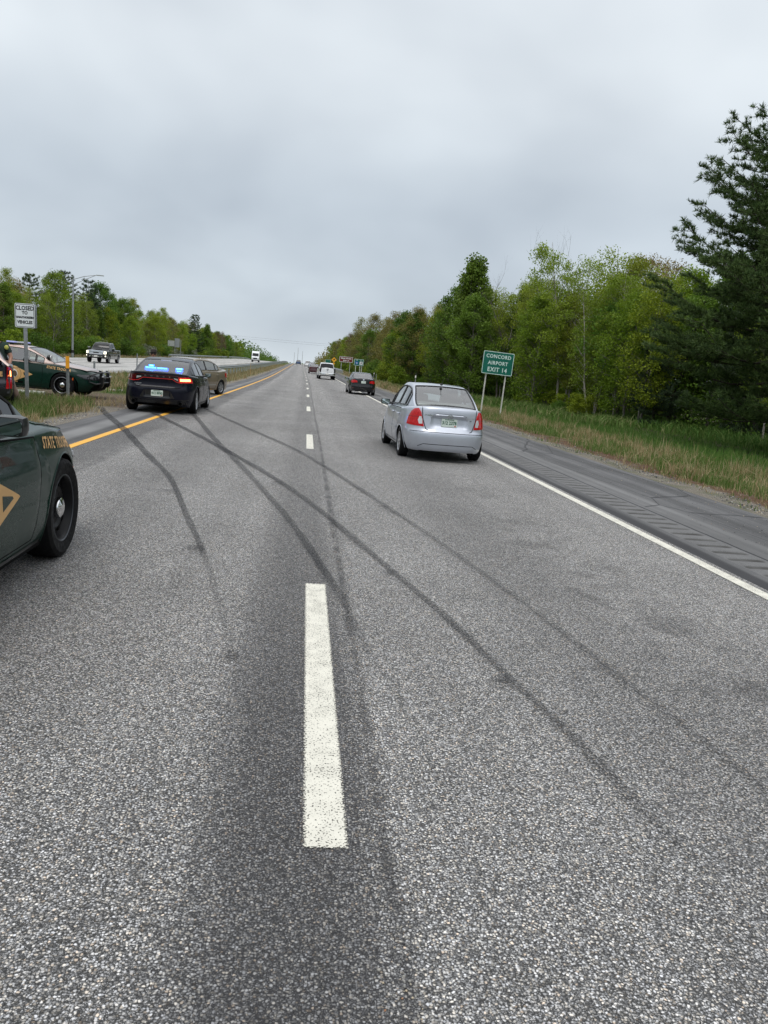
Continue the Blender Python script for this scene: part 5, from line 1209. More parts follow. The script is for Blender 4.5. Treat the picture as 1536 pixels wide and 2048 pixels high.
for x_, y_, d_ in ((-1.50, .42, (.18, .24, .05)), (-1.48, .12, (.15, .20, .04)), (-1.52, -.12, (.12, .12, .05))): MB().box((x_, y_, 1.045), d_, bev=.01).build('parcel', M['offwhite'], t)

def generic_sedan(L=4.65, W=1.78, H=1.45, **kw):
    f = L/4.65; h = H/1.45
    d = dict(L=L, W=W, n=4.8, r=.04, refz=.70, sill=.21, bumpz=.25, arch=.355, tyre=.318, tw=.205, axles=(-1.33*f, 1.36*f), rim='alloy10', glass='glass_clear',
    b=[(.15, .90), (.24, .95), (.4, .985), (.55, 1.0), (.68, .99), (.8, .975), (1.0, .93)],
    ar=[(.18, .10), (.26, .035), (.4, .005), (.54, .0), (.62, .03), (.72, .045), (.9, .05), (1.02, .06), (1.1, .1)],
    af=[(.18, .12), (.3, .03), (.45, .0), (.58, .02), (.68, .07), (.78, .2), (.9, .4)],
    zc=[(-2.32*f, 1.02*h), (-2.26*f, 1.05*h), (-2.1*f, 1.065*h), (-1.6*f, 1.06*h), (-.8*f, 1.02*h), (.6*f, .985*h), (1.15*f, .985*h), (1.5*f, .95*h), (1.9*f, .87*h), (2.15*f, .78*h), (2.32*f, .70*h)],
    drop=[(-2.3, .07), (-1.5, .09), (0, .08), (1.2, .085), (2.2, .05)], hole=(-1.45*f, 1.02*f, .58),
    gh=dict(zg=[(-1.85*f, 1.05*h), (-1.7*f, 1.10*h), (-1.4*f, 1.23*h), (-1.1*f, 1.345*h), (-.85*f, 1.405*h), (-.5*f, 1.44*h), (-.1*f, 1.45*h), (.2*f, 1.435*h), (.45*f, 1.385*h), (.75*f, 1.25*h), (1.02*f, 1.11*h), (1.22*f, 1.0*h)],
        w=[(-1.85*f, .655), (-1.3*f, .74), (-.5*f, .78), (.4*f, .78), (.95*f, .76), (1.22*f, .70)], k=.40, q=.10, cq=.06, rear=(-1.80*f, -.90*f), wind=(.42*f, 1.17*f),
        wins=[(-1.30*f, -1.06*f), (-1.02*f, -.30*f), (-.22*f, .66*f), (.70*f, .88*f)], blk=[(-1.06*f, -1.02*f), (-.30*f, -.22*f), (.66*f, .70*f)], front_seat=.05))
    d.update(kw); return d
def sedan_doors(t, B, p, f=1.0):
    doors(t, B, [[(-.25*f, .26), (.86*f, .26), (.93*f, .5), (.90*f, .90), (-.25*f, .935)], [(-.92*f, .52), (-1.04*f, .66), (-1.08*f, .945), (-.28*f, .935), (-.28*f, .26), (-.84*f, .26)]], p)
    handles(t, B, (-.15*f, -.96*f), .83, p)
# beige car stopped askew beyond the charcoal police car
bs = generic_sedan(4.78, 1.81, 1.46, rim='alloy7', glass='glass_clear', seats='seat_grey')
hb_ = math.radians(-112); rw = Vector((-3.62, 33.75)); ax = -1.33*4.78/4.65
hx, hy_ = math.cos(hb_), math.sin(hb_); cx_ = rw.x-(hx*ax-hy_*.82); cy_ = rw.y-(hy_*ax+hx*.82)
t, B, _, _ = build_car('beige_sedan', bs, (cx_, cy_, 0), hb_, 'beige grey sedan stopped askew on the left shoulder, half hidden behind the charcoal police car', 'car', 'paint_beige')
sedan_doors(t, B, 'paint_beige', 1.03)
for sg in (1, -1): mirror(t, .75, sg, .84, .98, 'paint_beige')
for s in (1, -1):
    P_(t, B, 'tail_light', 'red_lens', 'rear', sorted_poly([(s*.60, .72), (s*.60, .93), (s*.85, .95), (s*1.16, .90), (s*1.12, .74)], s), .010, .05, .014)
    P_(t, B, 'headlight', 'clear_lens', 'front', sorted_poly([(s*.55, .60), (s*.60, .72), (s*.95, .76), (s*1.02, .68), (s*.90, .58)], s), .010, .05, .014)
for w_ in ('L', 'R'): S_(t, B, 'side_moulding', 'galv_dull', w_, [(-.9, .42), (.9, .40)], .025, .009)
P_(t, B, 'grille', 'gap', 'front', [(-.4, .56), (.4, .56), (.36, .68), (-.36, .68)], .006, .06, .008); plate(t, -2.40, .80, '283 4416') if False else None
MB().ell((-1.1, 0, 1.42), (.05, .02, .05), 8, 6).build('roof_antenna', M['offwhite'], t, smooth=True)
# black sedan in the right lane
jt = generic_sedan(4.64, 1.78, 1.45, rim='alloy10', glass='glass_clear')
VW_Y = 50.5
t, B, _, _ = build_car('black_sedan', jt, (3.52, VW_Y, ZR(VW_Y)), math.radians(91), 'black sedan with red tail lights in the right lane, second car ahead', 'car', 'paint_black', .95)
sedan_doors(t, B, 'paint_black')
for sg in (1, -1): mirror(t, .75, sg, .82, .98, 'satin_black', (.11, .22, .15))
for s in (1, -1):
    P_(t, B, 'tail_light', 'red_lens', 'rear', sorted_poly([(s*.40, .79), (s*.42, .90), (s*.60, .945), (s*.93, .93), (s*1.0, .80), (s*.80, .755)], s), .010, .05, .014)
P_(t, B, 'plate_recess', 'satin_black', 'rear', [(-.38, .76), (.38, .76), (.34, .90), (-.34, .90)], .004, .05, .006); plate(t, -2.30, .82, '345 2017') if False else MB().box((-2.297, 0, .825), (.008, .305, .152), bev=.003).build('licence_plate', M['plate_body'], t)
for a, b in (((.0), .985),):
    P_(t, B, 'round_logo', 'chrome', 'rear', [(.055*math.cos(2*math.pi*i/20), .985+.055*math.sin(2*math.pi*i/20)) for i in range(20)], .012, .04, .01)
S_(t, B, 'logo_letter', 'ink', 'rear', [(-.03, 1.015), (-.012, .955), (0, .985), (.012, .955), (.03, 1.015)], .008, .024)
for z_ in (.60, .49, .36): S_(t, B, 'bumper_line', 'gap', 'rear', [(-.75, z_), (.75, z_)], .014, .003)
S_(t, B, 'reflector_strip', 'red_dark', 'rear', [(.62, .43), (.82, .43)], .025, .005); S_(t, B, 'reflector_strip', 'red_dark', 'rear', [(-.82, .43), (-.62, .43)], .025, .005)

# ---- pickups
def pickup_spec(L, W, H, **kw):
    d = dict(L=L, W=W, n=9, r=.05, refz=.9, sill=.42, bumpz=.48, arch=.47, tyre=.41, tw=.27, axles=(-1.72, 1.95), rim='alloy7', glass='glass_dark',
    b=[(.35, .93), (.5, .975), (.7, 1.0), (1.0, .995), (1.15, .985), (1.35, .965)],
    ar=[(.4, .12), (.5, .03), (.62, .0), (.74, .02), (.78, .09), (1.0, .095), (1.35, .11)],
    af=[(.4, .12), (.5, .03), (.62, .0), (.78, .03), (.9, .06), (1.15, .08), (1.3, .15)],
    zc=[(-L/2, 1.32), (-1.2, 1.33), (-.6, 1.30), (.8, 1.26), (1.2, 1.27), (1.7, 1.25), (2.3, 1.22), (2.7, 1.17), (L/2, 1.08)],
    drop=[(-L/2, .01), (-.8, .02), (1.0, .07), (2.7, .06)], hole=(-.72, 1.15, .72), bed=(-L/2+.16, -.98, W/2-.16),
    gh=dict(zg=[(-.93, 1.30), (-.88, 1.50), (-.80, H-.12), (-.66, H-.02), (-.2, H), (.3, H-.01), (.62, H-.08), (.9, H-.22), (1.2, 1.42), (1.42, 1.27)],
        w=[(-.93, W/2-.13), (0, W/2-.11), (1.0, W/2-.12), (1.42, W/2-.2)], k=.26, q=.06, cq=.03, rear=(-.91, -.78), wind=(.52, 1.36),
        wins=[(-.70, .08), (.18, .95)], blk=[(.08, .18)], front_seat=.42, shelf=False, rear_seat=False))
    d.update(kw); return d
def pickup_common(t, B, paint, L, W):
    doors(t, B, [[(.10, .47), (1.12, .47), (1.16, 1.2), (.10, 1.24)], [(-.78, .47), (.07, .47), (.07, 1.24), (-.78, 1.26)]], paint); handles(t, B, (.22, -.62), 1.10, 'chrome')
    # load bed: floor and inner walls
    x0_, x1_, w2 = -L/2+.16, -.98, W/2-.16
    MB().box(((x0_+x1_)/2, 0, .82), (x1_-x0_+.1, 2*w2+.1, .05)).box(((x0_+x1_)/2, w2+.02, 1.06), (x1_-x0_, .04, .5)).box(((x0_+x1_)/2, -w2-.02, 1.06), (x1_-x0_, .04, .5)).box((x0_-.02, 0, 1.06), (.04, 2*w2, .5)).box((x1_+.02, 0, 1.06), (.04, 2*w2, .5)).build('load_bed', M['black_plastic'], t)
GM_L = 6.1
gs = pickup_spec(GM_L, 2.06, 1.98, glass='glass_dark')
GY = 81.0
t, B, _, _ = build_car('dark_pickup_truck', gs, (-20.2, GY, ZR(GY)), math.radians(-90), 'dark green-black pickup truck with chrome grille and lit headlights on the opposite road', 'pickup truck', 'paint_darkgreen')
pickup_common(t, B, 'paint_darkgreen', GM_L, 2.06)
P_(t, B, 'grille', 'chrome', 'front', [(-.60, .80), (.60, .80), (.66, 1.10), (-.66, 1.10)], .012, .12, .02)
for k in range(4): S_(t, B, 'grille_slat', 'gap', 'front', [(-.58, .84+k*.06), (.58, .84+k*.06)], .022, .016)
S_(t, B, 'grille_bar', 'chrome', 'front', [(-.68, 1.12), (.68, 1.12)], .06, .02)
MB().box((GM_L/2+.0, 0, .96), (.03, .5, .09), bev=.01).build('grille_badge', M['satin_black'], t)
for s in (1, -1):
    P_(t, B, 'headlight', 'head_lit', 'front', sorted_poly([(s*.70, .86), (s*.98, .86), (s*1.0, 1.10), (s*.72, 1.10)], s), .012, .1, .02)
    P_(t, B, 'headlight_core', 'satin_black', 'front', sorted_poly([(s*.74, .97), (s*.86, .97), (s*.86, 1.02), (s*.74, 1.02)], s), .016, .1, .004)
    P_(t, B, 'fog_light', 'head_lit', 'front', sorted_poly([(s*.84, .60), (s*.96, .60), (s*.96, .72), (s*.84, .72)], s), .012, .1, .02)
P_(t, B, 'front_bumper', 'satin_black', 'front', [(-.98, .50), (.98, .50), (.98, .76), (-.98, .76)], .008, .12, .02)
S_(t, B, 'bumper_chrome', 'chrome', 'front', [(-.62, .56), (-.50, .64), (-.2, .60), (.2, .60), (.50, .64), (.62, .56)], .05, .014)
MB().box((GM_L/2+.02, 0, .62), (.02, .31, .16), bev=.004).build('licence_plate', M['offwhite'], t)
for s in (1, -1): mirror(t, 1.0, s, 1.0, 1.32, 'satin_black', (.12, .26, .30)); MB().box((1.08, s*1.18, 1.42), (.04, .24, .10), bev=.02).build('mirror_cap', M['chrome'], t)
MB().box((.35, 0, 1.985), (.08, .9, .03), bev=.01).build('roof_light', M['offwhite'], t); MB().box((1.95, 0, 1.262), (.5, .55, .03), bev=.012).build('bonnet_scoop', M['black_plastic'], t)
WP_L = 5.9; wp = pickup_spec(WP_L, 2.02, 1.94, glass='glass_dark'); WY = 91.0
t, B, _, _ = build_car('white_pickup_truck', wp, (2.42+CX(WY), WY, ZR(WY)), math.radians(92), 'white pickup truck seen from behind in the right lane, beyond the black sedan', 'pickup truck', 'paint_white', .96)
pickup_common(t, B, 'paint_white', WP_L, 2.02)
for s in (1, -1): P_(t, B, 'tail_light', 'red_dark', 'rear', sorted_poly([(s*.84, .90), (s*1.03, .90), (s*1.03, 1.24), (s*.84, 1.24)], s), .012, .1, .02)
S_(t, B, 'tailgate_gap', 'gap', 'rear', [(-.80, 1.28), (-.80, .80), (.80, .80), (.80, 1.28)], .014, .002)
P_(t, B, 'rear_bumper', 'chrome', 'rear', [(-.98, .56), (-.3, .56), (.3, .56), (.98, .56), (.98, .74), (.35, .74), (.25, .68), (-.25, .68), (-.35, .74), (-.98, .74)], .012, .12, .02)
MB().box((-WP_L/2-.005, 0, .63), (.02, .31, .15), bev=.004).build('licence_plate', M['offwhite'], t)
T_(t, B, 'U', 'ink', 'rear', 0, 1.08, .16, .012, 1.4, .006, name='tailgate_logo'); S_(t, B, 'tailgate_handle', 'gap', 'rear', [(-.14, 1.20), (.14, 1.20)], .045, .004)
MB().box((-2.6, 0, .45), (.5, 1.5, .12)).build('hitch', M['under'], t)
# far traffic
fs = generic_sedan(4.6, 1.78, 1.46); FY = 123.0
t, B, _, _ = build_car('maroon_sedan', fs, (1.55+CX(FY), FY, ZR(FY)), math.radians(90.5), 'dark maroon sedan partly hidden behind the white pickup', 'car', 'paint_maroon', lod=1)
for s in (1, -1): P_(t, B, 'tail_light', 'red_dark', 'rear', sorted_poly([(s*.5, .76), (s*.5, .92), (s*.98, .92), (s*.98, .76)], s), .010, .1, .014)
def suv_spec(L, W, H, **kw):
    d = pickup_spec(L, W, H, **kw); f = L/4.7
    d.update(axles=(-1.38*f, 1.42*f), sill=.27, bumpz=.32, arch=.41, tyre=.36, tw=.24, bed=None, n=6,
      b=[(.2, .92), (.4, .985), (.6, 1.0), (.9, .99), (1.1, .965)], ar=[(.25, .12), (.35, .03), (.5, .0), (.62, .01), (.68, .06), (1.1, .09)], af=[(.25, .12), (.4, .02), (.55, .0), (.75, .05), (.95, .14), (1.1, .3)],
      zc=[(-2.35*f, 1.05), (-1, 1.05), (.8*f, 1.03), (1.2*f, 1.04), (1.8*f, .98), (2.15*f, .90), (2.35*f, .80)], drop=[(-2.35, .03), (0, .05), (2.3, .05)], hole=(-2.0*f, .95*f, W/2-.25),
      gh=dict(zg=[(-2.27*f, 1.03), (-2.20*f, 1.25), (-2.08*f, 1.55), (-1.95*f, H-.10), (-1.7*f, H-.03), (-1.0*f, H), (0, H), (.25*f, H-.05), (.6*f, H-.2), (.95*f, 1.25), (1.2*f, 1.05)],
        w=[(-2.27*f, W/2-.16), (-1.5*f, W/2-.11), (.5*f, W/2-.11), (1.2*f, W/2-.2)], k=.30, q=.04, cq=.04, rear=(-2.24*f, -1.98*f), wind=(.2*f, 1.15*f), wins=[(-1.85*f, -1.15*f), (-1.05*f, -.32*f), (-.22*f, .6*f)], blk=[(-1.15*f, -1.05*f), (-.32*f, -.22*f)], front_seat=.1, shelf=False))
    d.update({k: v for k, v in kw.items()}); return d
s1 = suv_spec(4.75, 1.88, 1.72, glass='glass_dark')
t, B, _, _ = build_car('white_suv', s1, (1.45+CX(238), 238, ZR(238)), math.radians(90.6), 'white vehicle far up the right lane beyond the maroon sedan', 'car', 'paint_white', lod=1)
for s in (1, -1): P_(t, B, 'tail_light', 'red_dark', 'rear', sorted_poly([(s*.66, .8), (s*.66, 1.0), (s*.94, 1.0), (s*.94, .8)], s), .012, .1, .02)
t, B, _, _ = build_car('blue_suv', s1, (-1.55+CX(292), 292, ZR(292)), math.radians(90.5), 'small blue car near the crest of the road in the left lane', 'car', 'paint_blue', lod=1)
for s in (1, -1): P_(t, B, 'tail_light', 'red_dark', 'rear', sorted_poly([(s*.66, .8), (s*.66, 1.0), (s*.94, 1.0), (s*.94, .8)], s), .012, .1, .02)
t, B, _, _ = build_car('grey_car', generic_sedan(4.6, 1.8, 1.47), (2.2+CX(205), 205, ZR(205)), math.radians(90.6), 'silver grey car mostly hidden behind the white pickup cab', 'car', 'paint_silver', lod=1)
# trooper SUV at the left edge (rear corner)
s2 = suv_spec(5.0, 2.0, 1.78, glass='glass_dark')
s2['gh'] = dict(s2['gh'], zg=[(-2.42, 1.00), (-2.30, 1.14), (-2.10, 1.38), (-1.90, 1.58), (-1.65, 1.72), (-1.0, 1.78), (0, 1.78), (.27, 1.73), (.64, 1.58), (1.0, 1.25), (1.27, 1.05)], w=[(-2.42, .70), (-2.0, .82), (-1.5, .87), (.5, .89), (1.27, .80)], k=.62, rear=(-2.36, -1.80), wins=[(-1.60, -1.15), (-1.05, -.32), (-.22, .6)])
t, B, _, _ = build_car('police_suv', s2, (-8.03, 19.35, 0), math.radians(113), 'dark police SUV at the left picture edge, red tail light lit, tan pillar stripe', 'police car', 'paint_suv')
for s in (1, -1):
    P_(t, B, 'tail_light', 'red_lens', 'rear', sorted_poly([(s*.80, .50), (s*1.02, .50), (s*1.04, .92), (s*.86, .98)], s), .012, .08, .02)
    P_(t, B, 'brake_light', 'red_hot', 'rear', sorted_poly([(s*.86, .76), (s*.98, .76), (s*.97, .88), (s*.88, .88)], s), .016, .08, .01)
    P_(t, B, 'reverse_light', 'clear_lens', 'rear', sorted_poly([(s*.84, .68), (s*.98, .68), (s*.98, .73), (s*.84, .73)], s), .016, .08, .01)
    y = s*.86; MB().tube([(-2.45, y*.98, .98), (-2.34, y*.80, 1.12), (-2.14, y*.68, 1.36), (-1.9, y*.55, 1.60)], .045, 6, flat=.6).build('pillar_stripe', M['paint_copper'], t, smooth=True)
T_(t, B, 'POLICE', 'gold', 'rear', .50, .80, .13, .008, 1.0, .010); P_(t, B, 'rear_bumper', 'black_plastic', 'rear', [(-.95, .34), (.95, .34), (.98, .46), (.9, .50), (-.9, .50), (-.98, .46)], .02, .1, .03)
lb = MB().box((-.4, 0, 1.90), (.28, 1.2, .07), bev=.03).build('light_bar', M['bar_clear'], t, smooth=True)
# white box truck cab, oncoming
t = empty('white_truck', (-14.35+CX(242), 242, ZR(242)), math.radians(-90), 'white truck cab with high roof coming towards us far off on the opposite road', 'truck')
MB().prism([(-2.6, .5), (2.4, .5), (2.4, 1.35), (1.5, 1.75), (1.15, 2.75), (.6, 3.25), (-1.0, 3.3), (-1.0, 1.1), (-2.6, 1.1)], -1.1, 1.1, lambda u, v, w_: (u, w_, v)).build('cab', M['paint_white'], t)
MB().prism([(1.545, 1.80), (1.20, 2.65)], 0, 0).build('x', M['gap'], t) if False else MB().add([(1.53, -.95, 1.80), (1.53, .95, 1.80), (1.20, .85, 2.62), (1.20, -.85, 2.62)], [(0, 1, 2, 3)]).build('windshield', M['glass_dark'], t, fix=False)
MB().box((2.41, 0, 1.05), (.05, 1.2, .40), bev=.02).build('grille', M['satin_black'], t); MB().box((2.42, 0, .55), (.12, 2.2, .25), bev=.04).build('front_bumper', M['black_plastic'], t)
for s in (1, -1):
    MB().box((2.42, s*.9, .95), (.05, .3, .2), bev=.03).build('headlight', M['clear_lens'], t); MB().box((1.3, s*1.3, 2.0), (.1, .18, .45), bev=.03).build('door_mirror', M['black_plastic'], t)
    for x in (1.6, -1.8): make_wheel(t, x, s*.95, .5, .5, .3, 'alloy5', s, False)
# ---------------------------------------------------------------- trees
M['lf_fresh'] = foliage('lf_fresh', (0.13, 0.2, 0.01), (0.25, 0.33, 0.025)); M['lf_birch'] = foliage('lf_birch', (0.15, 0.21, 0.014), (0.27, 0.34, 0.04))
M['lf_mid'] = foliage('lf_mid', (0.075, 0.145, 0.014), (0.14, 0.225, 0.028)); M['lf_olive'] = foliage('lf_olive', (0.15, 0.155, 0.028), (0.25, 0.235, 0.06))
M['lf_blossom'] = foliage('lf_blossom', (0.10, 0.13, 0.06), (0.42, 0.43, 0.36)); M['lf_yellow'] = foliage('lf_yellow', (0.19, 0.15, 0.05), (0.36, 0.29, 0.12)); M['lf_rust'] = foliage('lf_rust', (0.10, 0.062, 0.028), (0.17, 0.12, 0.055))
M['needle'] = foliage('needle', (0.04, 0.075, 0.022), (0.115, 0.165, 0.048), .2); M['needle_blue'] = foliage('needle_blue', (0.03, 0.06, 0.028), (0.07, 0.11, 0.05), .15)
M['bark_grey'] = bark('bark_grey', (0.10, 0.09, 0.075), (0.22, 0.20, 0.175)); M['bark_dark'] = bark('bark_dark', (0.028, 0.022, 0.018), (0.075, 0.062, 0.05)); M['bark_birch'] = bark('bark_birch', (0.20, 0.18, 0.15), (0.46, 0.43, 0.38))

class TB:
    def __init__(s): s.V = []; s.F = []; s.n = 0
    def tube(s, pts, rad, k=5):
        P = np.array(pts, dtype=float); m = len(P); T = np.gradient(P, axis=0); T /= np.linalg.norm(T, axis=1)[:, None]+1e-9
        ref = np.array([0.31, 0.95, 0.05]); U = np.cross(T, ref); U /= np.linalg.norm(U, axis=1)[:, None]+1e-9; W_ = np.cross(T, U)
        a = np.arange(k)*2*np.pi/k; R_a = np.asarray(rad)[:, None, None]
        ring = P[:, None]+(U[:, None]*np.cos(a)[None, :, None]+W_[:, None]*np.sin(a)[None, :, None])*R_a
        s.V.append(ring.reshape(-1, 3)); i = np.arange(m-1)[:, None]*k; j = np.arange(k)[None]; j2 = (j+1) % k
        s.F.append(np.stack([i+j, i+j2, i+k+j2, i+k+j], -1).reshape(-1, 4)+s.n); s.n += m*k
    def mesh(s, name, mat): return npmesh(name, np.concatenate(s.V), np.concatenate(s.F), mat, smooth=True)
def leaves(C, rs, size, aspect, droop, flat=0.0):
    """one quad leaf per row of C"""
    m = len(C); a = rs.normal(0, 1, (m, 3)); a[:, 2] = a[:, 2]*(1-droop*.6) - droop*1.2; a /= np.linalg.norm(a, axis=1)[:, None]
    b = rs.normal(0, 1, (m, 3)); b[:, 2] *= (1-flat); b = np.cross(a, b); b /= np.linalg.norm(b, axis=1)[:, None]+1e-9
    s = size*rs.uniform(.6, 1.35, m)[:, None]; L_ = a*s; W_ = b*s*aspect
    V = np.stack([C-L_*.5, C+W_*.5-L_*.05, C+L_*.5, C-W_*.5-L_*.05], 1).reshape(-1, 3); i = np.arange(m)*4
    return V, np.stack([i, i+1, i+2, i+3], 1)
def decid(seed, H, cr, base, nc, per, ls, asp=.6, droop=.2, trunks=1, prof='round', crad=.75, tr=.13, bmat='bark_grey', lmat='lf_mid', lean=.04, up=.5, cflat=.8, crown_w=1.0):
    rs = np.random.default_rng(seed); tb = TB(); LC = []
    for ti in range(trunks):
        la = rs.uniform(0, 6.28); lm = rs.uniform(.3, 1)*lean*(1 if trunks == 1 else 2.6); ht = H*(1 if ti == 0 else rs.uniform(.72, .97))
        k = 9; ts = np.linspace(0, 1, k); off = np.cumsum(rs.normal(0, .07, (k, 2)), 0)*ht/12; off[0] = 0
        P = np.stack([ts*ht*lm*math.cos(la)+off[:, 0]+(0 if trunks == 1 else .25*math.cos(la)), ts*ht*lm*math.sin(la)+off[:, 1]+(0 if trunks == 1 else .25*math.sin(la)), ts*ht*.96-.3*(ts == 0)], 1)
        tb.tube(P, tr*(1-ts*.88)*(1 if ti == 0 else .8), 7)
        n_ = nc//trunks
        for c in range(n_):
            f = (c+rs.uniform(0, 1))/n_; t = base+(1.0-base)*f**.9
            w_ = {'round': math.sin(math.pi*min(1, .12+.86*((t-base)/(1-base))))**.7, 'cone': (1-((t-base)/(1-base)))**.8+.12, 'column': .55+.45*math.sin(math.pi*((t-base)/(1-base))), 'top': .35+.65*((t-base)/(1-base))**.6*(1.08-((t-base)/(1-base))**4)}[prof]
            r = cr*w_*math.sqrt(rs.uniform(.05, 1))*(1 if trunks == 1 else .72); an = rs.uniform(0, 6.28); 
            i = min(k-2, int(t*.97*(k-1))); fr = t*.97*(k-1)-i; ax = P[i]*(1-fr)+P[i+1]*fr
            c0 = ax+np.array([math.cos(an)*r*crown_w, math.sin(an)*r, 0]); hb = max(.12*ht, c0[2]-r*(up+.25*rs.random())-.2)
            i = min(k-2, int(hb/(.96*ht)*(k-1))); fr = hb/(.96*ht)*(k-1)-i; s0 = P[i]*(1-fr)+P[i+1]*fr
            md = (s0+c0)/2+np.array([0, 0, .12*r])+rs.normal(0, .08, 3); br = tr*.30*(1-.6*t)
            tb.tube([s0, s0*.7+md*.3+rs.normal(0, .04, 3), md, md*.4+c0*.6+rs.normal(0, .06, 3), c0], [br, br*.8, br*.6, br*.4, br*.15], 4)
            rad = crad*rs.uniform(.65, 1.3)
            for q in range(4):
                d = rs.normal(0, 1, 3); d /= np.linalg.norm(d); d[2] = d[2]*.7+.15-droop*.5; e_ = c0+d*rad*1.15; tb.tube([c0*.6+md*.4, c0*.3+e_*.5+md*.2, e_], [br*.3, br*.2, .004], 3)
            m = int(per*rs.uniform(.6, 1.35)); X = rs.normal(0, 1, (m, 3)); X /= np.linalg.norm(X, axis=1)[:, None]; X *= (rs.uniform(0, 1, (m, 1))**.45)*rad; X[:, 2] *= cflat
            if droop > .4: X[:, 2] -= np.abs(X[:, 0]*.3)
            LC.append(c0+X)
    C = np.concatenate(LC); C = C[C[:, 2] > .25]; V, F = leaves(C, rs, ls, asp, droop)
    return tb.mesh('trunk', M[bmat]), npmesh('crown', V, F, M[lmat])
def tuft(C, D, rs, n_, ln, wd):
    """needle stars: C centres, D directions"""
    m = len(C); C = np.repeat(C, n_, 0); D = np.repeat(D, n_, 0); a = rs.normal(0, 1, (m*n_, 3))*.62+D; a /= np.linalg.norm(a, axis=1)[:, None]; b = np.cross(a, rs.normal(0, 1, (m*n_, 3))); b /= np.linalg.norm(b, axis=1)[:, None]
    l = ln*rs.uniform(.7, 1.25, (m*n_, 1)); V = np.stack([C-b*wd*.5, C+b*wd*.5, C+a*l+b*wd*.18, C+a*l-b*wd*.18], 1).reshape(-1, 3); i = np.arange(m*n_)*4
    return V, np.stack([i, i+1, i+2, i+3], 1)
def pine(seed, H, base, blen, levels, per_level, ln=.16, wd=.016, nn=13, dens=1.0, tr=.24, lmat='needle', gapy=.0, side=None, sub=9, shp=.65):
    rs = np.random.default_rng(seed); tb = TB(); ts = np.linspace(0, 1, 12); P = np.stack([np.cumsum(rs.normal(0, .03, 12)), np.cumsum(rs.normal(0, .03, 12)), ts*H-.3*(ts == 0)], 1); tb.tube(P, tr*(1-ts*.93), 9)
    TC = []; TD = []
    for l in range(levels):
        f = (l+.5*rs.random())/levels; z = H*(base+(1-base)*f*.985); env = blen*((1-f)**shp*.92+.12)*(1-.25*(f < .12))
        for b in range(per_level):
            if rs.random() < gapy: continue
            an = 2*math.pi*(b/per_level)+rs.uniform(-.4, .4)+l*1.1; L_ = env*rs.uniform(.62, 1.15); el = -.10+.42*f+rs.uniform(-.10, .10); d = np.array([math.cos(an), math.sin(an), 0])
            k = 8; u = np.linspace(0, 1, k); zz = z+L_*(el*u+.16*u**2.4-.10*np.sin(np.pi*u))+rs.normal(0, .02, k)*u; px = np.interp(z, P[:, 2], P[:, 0]); py = np.interp(z, P[:, 2], P[:, 1]); side_ = np.array([-d[1], d[0], 0]); wob = np.cumsum(rs.normal(0, .035, k))*L_*.4
            B_ = np.stack([px+d[0]*L_*u+side_[0]*wob, py+d[1]*L_*u+side_[1]*wob, zz], 1); tb.tube(B_, .055*(L_/blen)*(1-.85*u)+.006, 5)
            ns = max(3, int(sub*dens*L_/blen*1.6))
            for q in range(ns):
                uu = .24+.76*(q+rs.random())/ns; pi_ = B_[0]*0; i = min(k-2, int(uu*(k-1))); fr = uu*(k-1)-i; p0 = B_[i]*(1-fr)+B_[i+1]*fr; sg = 1 if q % 2 else -1
                sl_ = L_*(.30*(1.15-uu)+.10)*rs.uniform(.7, 1.3); dd = d*.62+side_*sg*.78*rs.uniform(.5, 1.1)+np.array([0, 0, .10+rs.uniform(-.08, .22)]); dd /= np.linalg.norm(dd); p1 = p0+dd*sl_
                tb.tube([p0, (p0+p1)/2+np.array([0, 0, -.02]), p1], [.012, .008, .004], 3)
                nt_ = max(2, int(sl_/.115*dens))
                for w_ in range(nt_):
                    g_ = .25+.75*(w_+rs.random())/nt_; TC.append(p0+(p1-p0)*g_+rs.normal(0, .05, 3)*np.array([1, 1, .5])); TD.append(dd*.7+np.array([0, 0, .55])+rs.normal(0, .25, 3))
            for w_ in range(int(4*dens)): g_ = .75+.25*rs.random(); i = min(k-2, int(g_*(k-1))); TC.append(B_[i]+(B_[-1]-B_[i])*rs.random()+rs.normal(0, .04, 3)); TD.append(d*.6+np.array([0, 0, .6]))
    TC = np.array(TC); TD = np.array(TD); V, F = tuft(TC, TD, rs, nn, ln, wd)
    return tb.mesh('trunk', M['bark_dark']), npmesh('crown', V, F, M[lmat])
def bare(seed, H, spread=.9, bmat='bark_grey'):
    rs = np.random.default_rng(seed); tb = TB(); tw = TB()
    def br(p, d, L_, r, dep):
        k = 5; pts = [p]; dd = d.copy()
        for i in range(k-1): dd = dd+rs.normal(0, .10, 3)+np.array([0, 0, .04]); dd /= np.linalg.norm(dd); pts.append(pts[-1]+dd*L_/(k-1))
        (tb if dep > 2 else tw).tube(pts, np.linspace(r, r*.45, k), 6 if dep > 2 else 3)
        if dep == 0: return
        for i in range(4 if dep > 2 else 3):
            q = pts[rs.integers(1 if dep < 4 else 2, k)]; a = rs.uniform(0, 6.28); nd = dd*.75+np.array([math.cos(a), math.sin(a), .35])*.55*spread; nd /= np.linalg.norm(nd); br(q, nd, L_*rs.uniform(.45, .7), r*.42, dep-1)
    br(np.array([0, 0, -.3]), np.array([.02, 0, 1.0]), H*.62, .11, 4)
    return tb.mesh('trunk', M[bmat]), tw.mesh('crown', M[bmat])
K = {}
